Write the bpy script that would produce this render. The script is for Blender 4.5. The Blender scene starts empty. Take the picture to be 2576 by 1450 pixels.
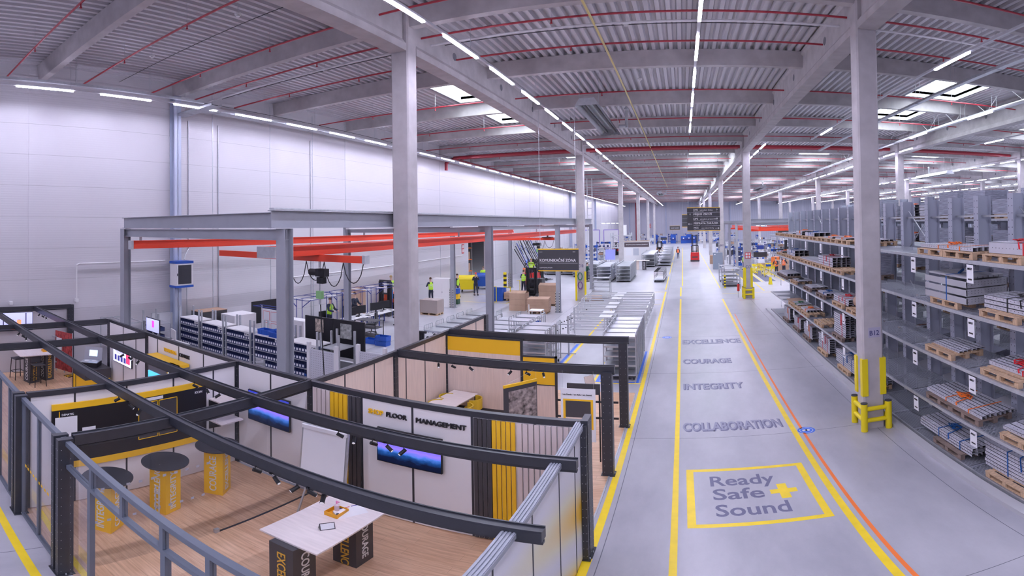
import bpy, bmesh, math, random
from mathutils import Matrix, Vector
random.seed(7)
SC = bpy.context.scene
COL = SC.collection
pi = math.pi

# ---------------------------------------------------------------- camera
# panoramic photograph: equirectangular slice, 2576 x 1450 px, F px per radian
F, CX, CY = 1290.2122, 1713.1212, 547.5842
PITCH, ROLL, YAW = .009086, .017878, .002846
CAMZ = 5.5
cam_data = bpy.data.cameras.new('camera')
cam = bpy.data.objects.new('camera', cam_data)
COL.objects.link(cam)
cam_data.type = 'PANO'
cam_data.panorama_type = 'EQUIRECTANGULAR'
cam_data.longitude_min = -CX / F
cam_data.longitude_max = (2576 - CX) / F
cam_data.latitude_min = -(1450 - CY) / F
cam_data.latitude_max = CY / F
cam_data.lens = 11.9
cam_data.clip_start = .05
cam_data.clip_end = 500
R = Matrix.Rotation(YAW, 4, 'Z') @ Matrix.Rotation(ROLL, 4, 'Y') @ Matrix.Rotation(PITCH, 4, 'X')
cam.matrix_world = Matrix.Translation((0, 0, CAMZ)) @ R @ Matrix.Rotation(pi / 2, 4, 'X')
SC.camera = cam

# ---------------------------------------------------------------- world, exposure
world = bpy.data.worlds.new('world')
SC.world = world
world.use_nodes = True
bg = world.node_tree.nodes['Background']
bg.inputs[0].default_value = (.82, .9, 1, 1)
bg.inputs[1].default_value = 8.0
SC.view_settings.view_transform = 'Standard'
SC.view_settings.look = 'None'
SC.view_settings.gamma = 1
SC.view_settings.exposure = 0.74
SC.view_settings.use_curve_mapping = False
cy = SC.cycles
cy.max_bounces = 6
cy.diffuse_bounces = 3
cy.glossy_bounces = 3
cy.transmission_bounces = 4
cy.transparent_max_bounces = 12
cy.caustics_reflective = False
cy.caustics_refractive = False
cy.sample_clamp_indirect = 4
cy.use_adaptive_sampling = True
cy.adaptive_threshold = .07
LAMP_STRENGTH = 105.0
LAMP_COLOUR = (.775, .755, 1.0)

# ---------------------------------------------------------------- materials
MATS = {}
def M(name, col, rough=.6, metal=0, emit=0, vary=0, scale=4, bump=0, alpha=1, spec=.5, stretch=(1, 1, 1)):
    if name in MATS: return MATS[name]
    m = bpy.data.materials.new(name)
    m.use_nodes = True
    nt = m.node_tree
    b = nt.nodes['Principled BSDF']
    c = (col[0], col[1], col[2], 1)
    b.inputs['Base Color'].default_value = c
    b.inputs['Roughness'].default_value = rough
    b.inputs['Metallic'].default_value = metal
    b.inputs['Specular IOR Level'].default_value = spec
    if alpha < 1: b.inputs['Alpha'].default_value = alpha
    if emit:
        b.inputs['Emission Color'].default_value = c
        b.inputs['Emission Strength'].default_value = emit
    if vary or bump:
        tc = nt.nodes.new('ShaderNodeTexCoord')
        mp = nt.nodes.new('ShaderNodeMapping')
        mp.inputs['Scale'].default_value = stretch
        nz = nt.nodes.new('ShaderNodeTexNoise')
        nz.inputs['Scale'].default_value = scale
        nz.inputs['Detail'].default_value = 6
        nt.links.new(tc.outputs['Object'], mp.inputs[0])
        nt.links.new(mp.outputs[0], nz.inputs['Vector'])
        if vary:
            rp = nt.nodes.new('ShaderNodeValToRGB')
            rp.color_ramp.elements[0].position = .3
            rp.color_ramp.elements[1].position = .7
            rp.color_ramp.elements[0].color = tuple(max(0, x * (1 - vary)) for x in col) + (1,)
            rp.color_ramp.elements[1].color = tuple(min(1, x * (1 + vary)) for x in col) + (1,)
            nt.links.new(nz.outputs['Fac'], rp.inputs[0])
            nt.links.new(rp.outputs[0], b.inputs['Base Color'])
        if bump:
            bp = nt.nodes.new('ShaderNodeBump')
            bp.inputs['Strength'].default_value = bump
            bp.inputs['Distance'].default_value = .02
            nt.links.new(nz.outputs['Fac'], bp.inputs['Height'])
            nt.links.new(bp.outputs[0], b.inputs['Normal'])
    MATS[name] = m
    return m

def glass_mat(name, tint=(.93, .96, .97), fac=.12, haze=.1):
    if name in MATS: return MATS[name]
    m = bpy.data.materials.new(name); m.use_nodes = True
    nt = m.node_tree; nt.nodes.clear()
    out = nt.nodes.new('ShaderNodeOutputMaterial')
    tr = nt.nodes.new('ShaderNodeBsdfTransparent'); tr.inputs[0].default_value = tint + (1,)
    gl = nt.nodes.new('ShaderNodeBsdfGlossy'); gl.inputs['Roughness'].default_value = .03
    gl.inputs[0].default_value = (.7, .72, .8, 1)
    df = nt.nodes.new('ShaderNodeBsdfDiffuse'); df.inputs[0].default_value = (.8, .8, .85, 1)
    lw = nt.nodes.new('ShaderNodeLayerWeight'); lw.inputs[0].default_value = fac
    m1 = nt.nodes.new('ShaderNodeMixShader'); m2 = nt.nodes.new('ShaderNodeMixShader')
    mm = nt.nodes.new('ShaderNodeMath'); mm.operation = 'MULTIPLY'; mm.inputs[1].default_value = .35; nt.links.new(lw.outputs['Fresnel'], mm.inputs[0]); nt.links.new(mm.outputs[0], m1.inputs[0]); nt.links.new(tr.outputs[0], m1.inputs[1]); nt.links.new(gl.outputs[0], m1.inputs[2])
    m2.inputs[0].default_value = haze
    nt.links.new(m1.outputs[0], m2.inputs[1]); nt.links.new(df.outputs[0], m2.inputs[2])
    nt.links.new(m2.outputs[0], out.inputs[0])
    MATS[name] = m
    return m

CONC = M('concrete', (.5, .47, .475), .75, vary=.12, scale=2.2, bump=.15)
DECK = M('deck steel', (.6, .58, .61), .5, metal=.0)
WHITE = M('white paint', (.8, .79, .8), .45)
GALV = M('galvanised steel', (.55, .57, .6), .38, metal=.55, vary=.08, scale=9)
STEEL = M('grey painted steel', (.34, .35, .39), .45, vary=.04, scale=3)
DARK = M('charcoal frame', (.035, .038, .048), .38, vary=.1, scale=8)
ANTH = M('anthracite panel', (.06, .058, .066), .5)
BLACK = M('black', (.012, .012, .016), .5)
RUBBER = M('black rubber', (.02, .02, .022), .8)
YEL = M('yellow laminate', (.95, .56, .02), .45)
YPAINT = M('yellow floor paint', (.95, .7, .02), .4, vary=.05, scale=5)
YPLAST = M('yellow plastic', (.9, .72, .01), .35)
ORANGE = M('orange paint', (.9, .22, .05), .4)
RED = M('crane red', (.85, .07, .03), .35)
PIPERED = M('sprinkler red', (.42, .03, .05), .4)
REDP = M('red plastic', (.7, .03, .03), .4)
BLUE = M('blue plastic', (.015, .09, .45), .4)
DBLUE = M('dark blue frame', (.03, .05, .25), .45)
NAVYBIN = M('navy bin', (.035, .05, .15), .5)
WOODP = M('pallet wood', (.55, .38, .24), .8, vary=.25, scale=7, stretch=(1, 6, 1))
WOODO = M('old pallet wood', (.23, .17, .14), .85, vary=.25, scale=7)
CARD = M('cardboard', (.47, .31, .22), .8, vary=.06, scale=3)
PAPER = M('paper', (.85, .85, .88), .7)
PALE = M('pale oak panel', (.8, .66, .58), .55, vary=.07, scale=3, stretch=(9, 9, .6))
TABLE = M('pale table oak', (.82, .74, .71), .4, vary=.06, scale=3, stretch=(.8, 9, 1))
PWHITE = M('white wall panel', (.86, .84, .85), .5)
GLASS = glass_mat('booth glass', (.98, .985, .99), .06, .018)
TAN = M('grey beige slats', (.72, .63, .61), .6)
HIVIS = M('hi-vis yellow', (.55, .9, .05), .6)
HIVO = M('hi-vis orange', (.95, .2, .06), .6)
SKIN = M('skin', (.66, .42, .33), .6)
HAIR = M('brown hair', (.09, .05, .03), .7)
NAVY = M('navy cloth', (.03, .035, .06), .8)
JEANS = M('grey jeans', (.09, .11, .17), .8)

# ---------------------------------------------------------------- helpers
class MB:
    def __init__(s): s.v = []; s.f = []; s.mi = []; s.mats = []; s.smooth = set()
    def _m(s, m):
        if m is None: m = STEEL
        if m not in s.mats: s.mats.append(m)
        return s.mats.index(m)
    def add(s, vs, fs, m=None, smooth=False):
        o = len(s.v); k = s._m(m)
        s.v += [tuple(p) for p in vs]
        for f in fs:
            if smooth: s.smooth.add(len(s.f))
            s.f.append(tuple(o + i for i in f)); s.mi.append(k)
        return s
    def box(s, x0, x1, y0, y1, z0, z1, m=None):
        return s.add([(x0, y0, z0), (x1, y0, z0), (x1, y1, z0), (x0, y1, z0), (x0, y0, z1), (x1, y0, z1), (x1, y1, z1), (x0, y1, z1)],
                     [(0, 3, 2, 1), (4, 5, 6, 7), (0, 1, 5, 4), (1, 2, 6, 5), (2, 3, 7, 6), (3, 0, 4, 7)], m)
    def cbox(s, cx, cy_, cz, sx, sy, sz, m=None, rz=0):
        c, n = math.cos(rz), math.sin(rz); vs = []
        for z in (-sz / 2, sz / 2):
            for x, y in ((-sx / 2, -sy / 2), (sx / 2, -sy / 2), (sx / 2, sy / 2), (-sx / 2, sy / 2)):
                vs.append((cx + x * c - y * n, cy_ + x * n + y * c, cz + z))
        return s.add(vs, [(0, 3, 2, 1), (4, 5, 6, 7), (0, 1, 5, 4), (1, 2, 6, 5), (2, 3, 7, 6), (3, 0, 4, 7)], m)
    def bar(s, p, q, w, h=None, m=None):          # box section bar from p to q
        h = w if h is None else h
        p, q = Vector(p), Vector(q); d = (q - p)
        if d.length < 1e-6: return s
        d.normalize()
        up = Vector((0, 0, 1)) if abs(d.z) < .95 else Vector((0, 1, 0))
        a = d.cross(up).normalized(); b = a.cross(d).normalized()
        vs = []
        for e in (p, q):
            for i, j in ((-1, -1), (1, -1), (1, 1), (-1, 1)): vs.append(e + a * (i * w / 2) + b * (j * h / 2))
        return s.add(vs, [(0, 1, 2, 3), (7, 6, 5, 4), (0, 4, 5, 1), (1, 5, 6, 2), (2, 6, 7, 3), (3, 7, 4, 0)], m)
    def cyl(s, p, q, r, n=10, m=None, r2=None, cap=True):
        r2 = r if r2 is None else r2
        p, q = Vector(p), Vector(q); d = (q - p).normalized()
        up = Vector((0, 0, 1)) if abs(d.z) < .9 else Vector((1, 0, 0))
        a = d.cross(up).normalized(); b = a.cross(d)
        vs = []
        for e, rr in ((p, r), (q, r2)):
            for i in range(n):
                t = 2 * pi * i / n; vs.append(e + (a * math.cos(t) + b * math.sin(t)) * rr)
        s.add(vs, [(i, (i + 1) % n, n + (i + 1) % n, n + i) for i in range(n)], m, smooth=n > 6)
        if cap: s.add(vs, [tuple(range(n))[::-1], tuple(range(n, 2 * n))], m)
        return s
    def tube(s, pts, r, n=6, m=None):
        for a, b in zip(pts[:-1], pts[1:]): s.cyl(a, b, r, n, m)
        return s
    def poly(s, pts, z0, z1, m=None):             # vertical prism over a CCW polygon
        n = len(pts)
        vs = [(x, y, z0) for x, y in pts] + [(x, y, z1) for x, y in pts]
        return s.add(vs, [tuple(range(n))[::-1], tuple(range(n, 2 * n))] + [(i, (i + 1) % n, n + (i + 1) % n, n + i) for i in range(n)], m)
    def disc(s, cx, cy_, r, z0, z1, n=32, m=None):
        return s.poly([(cx + r * math.cos(2 * pi * i / n), cy_ + r * math.sin(2 * pi * i / n)) for i in range(n)], z0, z1, m)
    def quad(s, a, b, c, d, m=None): return s.add([a, b, c, d], [(0, 1, 2, 3)], m)
    def ball(s, c, r, m=None, n=10, k=6, sc=(1, 1, 1)):
        vs = []; fs = []
        for j in range(k + 1):
            ph = pi * j / k
            for i in range(n):
                t = 2 * pi * i / n
                vs.append((c[0] + r * sc[0] * math.sin(ph) * math.cos(t), c[1] + r * sc[1] * math.sin(ph) * math.sin(t), c[2] + r * sc[2] * math.cos(ph)))
        for j in range(k):
            for i in range(n): fs.append((j * n + i, (j + 1) * n + i, (j + 1) * n + (i + 1) % n, j * n + (i + 1) % n))
        return s.add(vs, fs, m, smooth=True)
    def mesh(s, name):
        me = bpy.data.meshes.new(name)
        me.from_pydata(s.v, [], s.f)
        for m in s.mats: me.materials.append(m)
        me.polygons.foreach_set('material_index', s.mi)
        if s.smooth: me.polygons.foreach_set('use_smooth', [i in s.smooth for i in range(len(s.f))])
        me.update()
        return me
    def build(s, name, parent=None, loc=None, rz=0):
        o = bpy.data.objects.new(name, s.mesh(name)); COL.objects.link(o)
        if parent: o.parent = parent
        if loc: o.location = loc
        if rz: o.rotation_euler = (0, 0, rz)
        return o

def tag(o, label=None, cat=None, group=None, kind=None):
    if label: o['label'] = label
    if cat: o['category'] = cat
    if group: o['group'] = group
    if kind: o['kind'] = kind
    return o
def empty(name, loc=(0, 0, 0), rz=0, label=None, cat=None, group=None):
    o = bpy.data.objects.new(name, None); COL.objects.link(o)
    o.empty_display_size = .1
    o.location = loc; o.rotation_euler = (0, 0, rz)
    return tag(o, label, cat, group)
def kids(o): return [c for c in bpy.data.objects if c.parent == o]
def snap(root):                                   # remember a thing with its parts and sub-parts
    return (root, [(c, kids(c)) for c in kids(root)])
def dup(sn, loc, rz=0, label=None, group=None):
    root, ch = sn
    r = root.copy(); COL.objects.link(r); r.location = loc; r.rotation_euler = (0, 0, rz)
    if label: r['label'] = label
    if group: r['group'] = group
    for c, g in ch:
        d = c.copy(); COL.objects.link(d); d.parent = r
        for k in g:
            e = k.copy(); COL.objects.link(e); e.parent = d
    return r
class Maker:                                       # builds the first, copies the rest
    def __init__(s, fn): s.fn = fn; s.sn = None
    def __call__(s, loc, rz=0, label=None, group=None):
        if s.sn is None:
            r = s.fn(); r.location = loc; r.rotation_euler = (0, 0, rz)
            tag(r, label, None, group); s.sn = snap(r); return r
        return dup(s.sn, loc, rz, label, group)
def struct(o, label=None, cat=None, group=None): return tag(o, label, cat, group, 'structure')

def text(body, size, m, loc, rot, name='lettering', parent=None, bold=.012, depth=.004, align='LEFT', sx=1, spacing=1, fit=None):
    cu = bpy.data.curves.new(name, 'FONT')
    cu.body = body; cu.size = size; cu.offset = (bold if depth < .001 else 0) * size; cu.extrude = depth; cu.align_x = align
    cu.space_character = spacing; cu.resolution_u = 3
    cu.materials.append(m)
    o = bpy.data.objects.new(name, cu); COL.objects.link(o)
    o.location = loc; o.rotation_euler = rot; o.scale = (sx, 1, 1)
    if parent: o.parent = parent
    if depth >= .001 and bold > 0: o['fat'] = min(bold, .03) * size
    if fit: o['fit'] = fit
    return o
FACE_S = (pi / 2, 0, 0)        # text that faces -Y
FACE_E = (pi / 2, 0, pi / 2)   # text that faces +X
ORD = ['first', 'second', 'third', 'fourth', 'fifth', 'sixth', 'seventh', 'eighth', 'ninth', 'tenth', 'eleventh', 'twelfth', 'thirteenth',
       'fourteenth', 'fifteenth', 'sixteenth', 'seventeenth', 'eighteenth', 'nineteenth', 'twentieth']
# ================================================================ the hall
def floor_mat():
    m = bpy.data.materials.new('polished concrete floor'); m.use_nodes = True
    nt = m.node_tree; b = nt.nodes['Principled BSDF']
    tc = nt.nodes.new('ShaderNodeTexCoord')
    n1 = nt.nodes.new('ShaderNodeTexNoise'); n1.inputs['Scale'].default_value = .35; n1.inputs['Detail'].default_value = 9; n1.inputs['Roughness'].default_value = .65
    mp = nt.nodes.new('ShaderNodeMapping'); mp.inputs['Scale'].default_value = (1.6, .7, 1)
    nt.links.new(tc.outputs['Object'], mp.inputs[0]); nt.links.new(mp.outputs[0], n1.inputs['Vector'])
    rp = nt.nodes.new('ShaderNodeValToRGB'); e = rp.color_ramp.elements
    e[0].position = .3; e[0].color = (.36, .36, .4, 1); e[1].position = .7; e[1].color = (.53, .52, .56, 1)
    nt.links.new(n1.outputs['Fac'], rp.inputs[0]); nt.links.new(rp.outputs[0], b.inputs['Base Color'])
    r2 = nt.nodes.new('ShaderNodeMapRange'); r2.inputs[3].default_value = .22; r2.inputs[4].default_value = .42
    nt.links.new(n1.outputs['Fac'], r2.inputs[0]); nt.links.new(r2.outputs[0], b.inputs['Roughness'])
    return m
def panel_mat(name, col, period, joint, axis, rough=.33, fine=0):
    # steel sandwich panel: dark joint line every `period` metres along axis (0 x, 1 y, 2 z), fine ribs as bump
    m = bpy.data.materials.new(name); m.use_nodes = True
    nt = m.node_tree; b = nt.nodes['Principled BSDF']; L = nt.links.new
    tc = nt.nodes.new('ShaderNodeTexCoord'); sp = nt.nodes.new('ShaderNodeSeparateXYZ'); L(tc.outputs['Object'], sp.inputs[0])
    def mth(op, a, v, clampit=False):
        n = nt.nodes.new('ShaderNodeMath'); n.operation = op; L(a, n.inputs[0])
        if isinstance(v, (int, float)): n.inputs[1].default_value = v
        else: L(v, n.inputs[1])
        n.use_clamp = clampit; return n.outputs[0]
    src = sp.outputs[axis]
    md = mth('FLOORED_MODULO', src, period)
    ln = mth('LESS_THAN', md, joint)
    mx = nt.nodes.new('ShaderNodeMix'); mx.data_type = 'RGBA'
    mx.inputs['A'].default_value = col + (1,); mx.inputs['B'].default_value = tuple(c * .62 for c in col) + (1,)
    L(ln, mx.inputs['Factor']); L(mx.outputs['Result'], b.inputs['Base Color'])
    b.inputs['Roughness'].default_value = rough
    if fine:
        s = mth('MULTIPLY', src, 2 * pi / fine); s = mth('SINE', s, 0)
        bp = nt.nodes.new('ShaderNodeBump'); bp.inputs['Strength'].default_value = .12; bp.inputs['Distance'].default_value = .004
        L(s, bp.inputs['Height']); L(bp.outputs[0], b.inputs['Normal'])
    return m
X0, X1, Y0, Y1, ZT = -18.35, 100.0, -30.0, 150.0, 11.8
WPAN = panel_mat('white ribbed wall panel', (.64, .62, .65), 1.18, .012, 2, fine=.09)
FPAN = panel_mat('far wall panel', (.6, .6, .68), 3.0, .03, 0, .4)
CPAN = panel_mat('corrugated far wall', (.66, .68, .78), .3, .05, 0, .4)

f = MB(); f.box(X0, X1, Y0, Y1, -.2, 0, floor_mat()); struct(f.build('floor'), 'smooth light grey concrete floor of the hall', 'floor')
w = MB(); w.box(X0 - .2, X0, Y0, 41.3, 0, 12.2, WPAN); w.box(X0 - .2, X0, 45.4, Y1, 0, 12.2, WPAN); w.box(X0 - .2, X0, 41.3, 45.4, 4.3, 12.2, WPAN)
struct(w.build('wall_left'), 'tall white panel wall with fine horizontal ribs', 'wall')
w = MB(); w.box(X0, 14, Y1, Y1 + .2, 0, 12.2, FPAN); w.box(14, X1, Y1, Y1 + .2, 0, 12.2, CPAN)
struct(w.build('wall_far'), 'grey panel wall closing the far end of the aisle', 'wall')
w = MB(); w.box(X1, X1 + .2, Y0, Y1, 0, 12.2, CPAN); struct(w.build('wall_right'), 'distant panel wall behind the racks', 'wall')
w = MB(); w.box(X0, X1, Y0 - .2, Y0, 0, 12.2, FPAN); struct(w.build('wall_back'), 'panel wall behind the viewer', 'wall')
# vertical cover strips of the left wall
for i, y in enumerate((-.5, 5.75, 14.1, 17.7, 20.9, 23.8, 29.9, 35.9, 48, 54, 60, 66, 72, 78, 84, 90, 96, 102, 108, 114, 120, 126, 132, 138, 144)):
    b = MB(); b.box(X0 + .001, X0 + .014, y - (.16 if y < 6 else .02), y + (.16 if y < 6 else .02), 0, 11.6, WPAN if y < 6 else GALV)
    struct(b.build('trim_%d' % (i + 1)), 'vertical joint strip on the white left wall', 'wall trim', 'joint strips on the left wall')

# roof deck: trapezoidal ribs running along the hall, open where the skylights are
SKY = []      # (x0, x1, y0, y1)
for bx in range(9):
    c = -10.6 + .0 + 11.8 * bx
    xs = c - .1 if bx == 0 else (11.0 + 11.8 * (bx - 2) if bx > 1 else .7)
    w_ = 3.2 if bx == 0 else 2.9
    for yb in ((18.1, 24.1) if bx != 1 else ()) + (42.1, 48.1, 66.1, 72.1, 90.1, 96.1, 114.1, 120.1):
        SKY.append((xs, xs + w_, yb + .7, yb + 5.3))
for bx in (2, 3, 4): SKY.append((11.0 + 11.8 * (bx - 2), 13.4 + 11.8 * (bx - 2), -5, -1))  # unseen skylights behind the viewer that add daylight near the camera
dk = MB(); P = .3
x = X0
while x < X1:
    holes = sorted((s[2], s[3]) for s in SKY if s[0] - .05 < x + P / 2 < s[1] + .05)
    ys = [Y0]
    for a, b_ in holes: ys += [a, b_]
    ys.append(Y1)
    for a, b_ in zip(ys[::2], ys[1::2]):
        if b_ - a < .2: continue
        pr = [(x, ZT), (x + .12, ZT), (x + .16, ZT + .14), (x + .26, ZT + .14), (x + P, ZT)]
        vs = [(px, a, pz) for px, pz in pr] + [(px, b_, pz) for px, pz in pr]
        dk.add(vs, [(i, i + 1, 6 + i, 5 + i) for i in range(4)], DECK)
    x += P
struct(dk.build('ceiling'), 'ribbed metal roof deck seen from below', 'ceiling')
# a solid roof above the deck, with the same openings
rf = MB(); xs = sorted({X0, X1} | {s[0] for s in SKY} | {s[1] for s in SKY})
for a, b_ in zip(xs[:-1], xs[1:]):
    holes = sorted((s[2], s[3]) for s in SKY if s[0] - .01 < (a + b_) / 2 < s[1] + .01)
    ys = [Y0]
    for p_, q_ in holes: ys += [p_, q_]
    ys.append(Y1)
    for p_, q_ in zip(ys[::2], ys[1::2]): rf.box(a, b_, p_, q_, ZT + .16, ZT + .3, DECK)
struct(rf.build('roof_slab'), 'roof insulation above the metal deck', 'roof')
SKF = M('skylight shaft white', (.8, .85, .92), .6)
for i, (a, b_, c, d) in enumerate(SKY):
    e = empty('skylight', ((a + b_) / 2, (c + d) / 2, ZT))
    struct(e, 'rectangular roof skylight with white upstand and thin glazing bars', 'skylight', 'roof skylights in pairs')
    hx, hy = (b_ - a) / 2, (d - c) / 2
    k = MB(); t = .05
    for q in ((-hx - t, -hx, -hy, hy), (hx, hx + t, -hy, hy), (-hx, hx, -hy - t, -hy), (-hx, hx, hy, hy + t)): k.box(*q, -.02, .5, SKF)
    k.build('upstand', e)
    k = MB()
    for j in range(-1, 2): k.box(-hx, hx, j * hy * .55 - .025, j * hy * .55 + .025, .46, .5, GALV)
    k.bar((-hx, -hy, .3), (hx, hy * .1, .3), .03, .03, GALV); k.bar((-hx, hy, .3), (hx, -hy * .1, .3), .03, .03, GALV)
    k.build('glazing_bar', e)

COLX = [-7.25 + 11.8 * i for i in range(9)]
COLY = [12.1 + 24 * i for i in range(6)]
# roof girders
gm = None
for ix, gx in enumerate(COLX):
    for iy, gy in enumerate([-35.9, -11.9] + COLY):
        if gm is None:
            g = MB(); y0, y1 = .28, 23.72
            pr = [(-.25, 10.4), (.25, 10.4), (.25, 10.62), (.14, 10.78), (.14, 11.6), (.22, 11.68), (.22, 11.79), (-.22, 11.79), (-.22, 11.68), (-.14, 11.6), (-.14, 10.78), (-.25, 10.62)]
            n = len(pr); vs = [(a, y0, b_) for a, b_ in pr] + [(a, y1, b_) for a, b_ in pr]
            g.add(vs, [tuple(range(n)), tuple(range(n, 2 * n))[::-1]] + [(i, n + i, n + (i + 1) % n, (i + 1) % n) for i in range(n)], CONC)
            HOLE = M('girder opening', (.2, .2, .22), .9)
            for k in range(5):
                for sx in (-.141, .141): g.cyl((sx, 3 + 4.4 * k, 11.2), (sx * 1.03, 3 + 4.4 * k, 11.2), .14, 14, HOLE)
            gm = g.mesh('roof_girder')
        o = bpy.data.objects.new('roof_girder', gm); COL.objects.link(o); o.location = (gx, gy, 0)
        y_lo = gy
        struct(o, 'deep concrete roof girder running along the hall from column to column', 'roof beam', 'concrete roof girders')
# secondary beams
bm_ = {}
for ix in range(9):
    xa = X0 if ix == 0 else COLX[ix - 1] + .14
    xb = COLX[ix] - .14 if ix < 9 else X1
    for k in range(-5, 26):
        y = .1 + 6 * k
        if y > 149: break
        key = round(xb - xa, 3)
        if key not in bm_:
            g = MB(); L_ = xb - xa
            pr = [(-.13, 11.18), (.13, 11.18), (.19, 11.79), (-.19, 11.79)]
            vs = [(0, a, b_) for a, b_ in pr] + [(L_, a, b_) for a, b_ in pr]
            g.add(vs, [(3, 2, 1, 0), (4, 5, 6, 7)] + [(i, (i + 1) % 4, 4 + (i + 1) % 4, 4 + i) for i in range(4)], CONC)
            bm_[key] = g.mesh('roof_beam')
        o = bpy.data.objects.new('roof_beam', bm_[key]); COL.objects.link(o); o.location = (xa, y, 0)
        struct(o, 'concrete cross beam carrying the metal roof deck', 'roof beam', 'concrete cross beams')
# columns
def column_mesh():
    c = .04; a = .27; b_ = .25
    m = MB(); m.poly([(-a + c, -b_), (a - c, -b_), (a, -b_ + c), (a, b_ - c), (a - c, b_), (-a + c, b_), (-a, b_ - c), (-a, -b_ + c)], 0, 11.78, CONC)
    return m
cm = column_mesh().mesh('concrete_column')
LETR = M('column lettering', (.05, .05, .16), .6); PLATE = M('lilac plate', (.45, .43, .55), .6)
clab = {(0, 0): 'tall concrete column standing behind the booth corner with meeting table',
        (1, 0): 'tall concrete column marked B12 in front of the racks', (1, 1): 'concrete column marked C12 beside the aisle',
        (0, 1): 'concrete column marked C10 behind the hanging black zone sign'}
for ix, gx in enumerate(COLX):
    for iy, gy in enumerate(COLY):
        if False: pass
        o = bpy.data.objects.new('concrete_column', cm); COL.objects.link(o); o.location = (gx, gy, 0)
        side = 'left' if ix == 0 else 'right'
        lb = clab.get((ix, iy)) or ('concrete column %s down the row %s of the aisle' % (ORD[iy], side) if ix < 2 else 'concrete column behind the racks, row %s from the aisle, %s down the hall' % (ORD[ix - 1], ORD[iy]))
        tag(o, lb, 'column', 'concrete columns', 'structure')
        if (ix, iy) in ((1, 0), (1, 1), (0, 1), (1, 2)):
            t = {(1, 0): 'B12', (1, 1): 'C12', (0, 1): 'C10', (1, 2): 'D12'}[(ix, iy)]
            z = {(1, 0): 2.56, (1, 1): 2.15, (0, 1): 2.4, (1, 2): 2.6}[(ix, iy)]
            if t == 'B12':
                k = MB(); k.box(-.12, .2, -.262, -.251, z - .06, z + .2, PLATE); k.build('number_plate', o)
            text(t, .18 if t == 'B12' else .3, LETR, (-.1 if t == 'B12' else -.18, -.265, z), FACE_S, parent=o, depth=.002, fit=.25 if t == 'B12' else .36)
# yellow corner strips on the four columns next to the aisle
def corner_strips(cx, cy_, z0, z1, xoff, lab):
    for sx in (-1, 1):
        for sy in (-1, 1):
            if sy > 0 and sx > 0: continue
            m = MB(); X, Y = cx + sx * .27, cy_ + sy * .25
            m.box(min(X, X + sx * .045), max(X, X + sx * .045), min(Y + sy * .04, Y - sy * .11), max(Y + sy * .04, Y - sy * .11), z0, z1, YPLAST)
            m.box(min(X, X - sx * .11), max(X, X - sx * .11), min(Y, Y + sy * .04), max(Y, Y + sy * .04), z0, z1, YPLAST)
            o = m.build('corner_protector')
            tag(o, 'yellow corner protector strip on the %s %s corner of %s' % ('aisle' if sy < 0 else 'far', 'left' if sx < 0 else 'right', lab), 'corner protector', 'yellow corner strips on ' + lab)
corner_strips(4.55, 12.1, .95, 1.95, 0, 'column B12')
corner_strips(4.55, 36.1, .8, 2.2, 0, 'column C12')
def guard(cx, cy_, lab, h=.8):
    e = empty('column_guard', (cx, cy_, 0), 0, 'yellow tube bumper guard round the foot of ' + lab, 'column guard')
    P4 = [(-.31, -.36), (.33, -.36), (.33, .35), (-.31, .35)]
    for i, (a, b_) in enumerate(P4):
        m = MB(); m.cyl((a, b_, .005), (a, b_, h - .02), .085, 16, YPLAST); m.cyl((a, b_, h - .02), (a, b_, h), .088, 16, ANTH)
        m.build('post', e)
        a2, b2 = P4[(i + 1) % 4]
        for z in (.3, .62):
            r = MB(); r.cyl((a, b_, z), (a2, b2, z), .06, 12, YPLAST); r.build('rail', e)
guard(4.55, 12.1, 'column B12'); guard(4.55, 36.1, 'column C12')
for s in (-1, 1):
    m = MB(); m.box(-.06, .06, -.05, .05, 0, 2.1, YPLAST); o = m.build('corner_protector', None, (-7.25 + s * .335, 35.78, 0))
    tag(o, 'tall yellow post on the %s edge of column C10' % ('left' if s < 0 else 'right'), 'corner protector', 'yellow posts on column C10')

# ================================================================ lighting rows
TUBE = M('light tube', LAMP_COLOUR, .5, emit=LAMP_STRENGTH)
RAIL = M('white rail', (.7, .7, .74), .4)
TSIDE = M('light tube side', LAMP_COLOUR, .5, emit=LAMP_STRENGTH * .16)
tm = MB(); tm.box(-.04, .04, 0, 2.06, -.049, 0, TSIDE); tm.quad((-.04, 0, -.05), (-.04, 2.06, -.05), (.04, 2.06, -.05), (.04, 0, -.05), TUBE); tube_mesh = tm.mesh('tube')
HG = {}
def hang(e, x, y, z, z0_=0, n='hanger'):
    k = round(ZT - z, 2)
    if (k, z0_) not in HG: m = MB(); m.cyl((0, 0, z0_), (0, 0, ZT - .001 - z), .006, 4, GALV); HG[(k, z0_)] = m.mesh(n)
    o = bpy.data.objects.new(n, HG[(k, z0_)]); COL.objects.link(o); o.parent = e; o.location = (x, y, 0)
def light_row(x, ya, yb, first, where, rail=True, pitch=3.1, z=10.35):
    e = empty('light_row', (x, ya, z), 0, 'hanging row of white strip lights ' + where, 'strip light', 'hanging strip light rows')
    m = MB(); m.box(-.035, .035, 0, yb - ya, 0, .07, RAIL); m.build('rail', e)
    y = 1.5
    while y < yb - ya:
        hang(e, 0, y, z, .07); y += 6.2
    y = first
    while y + 2.06 <= yb + .05:
        t = bpy.data.objects.new('tube', tube_mesh); COL.objects.link(t); t.parent = e; t.location = (0, y - ya, 0); y += pitch
light_row(-16.4, -26, 148, 4.55 - 3.1 * 9, 'along the left wall under the cable tray')
light_row(-5.5, -26, 147, -4.4 - 3.1 * 6, 'over the booths left of the aisle')
light_row(.47, -26, 28.2, -2.8 - 3.1 * 7, 'over the middle of the aisle, the shortest row')
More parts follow.
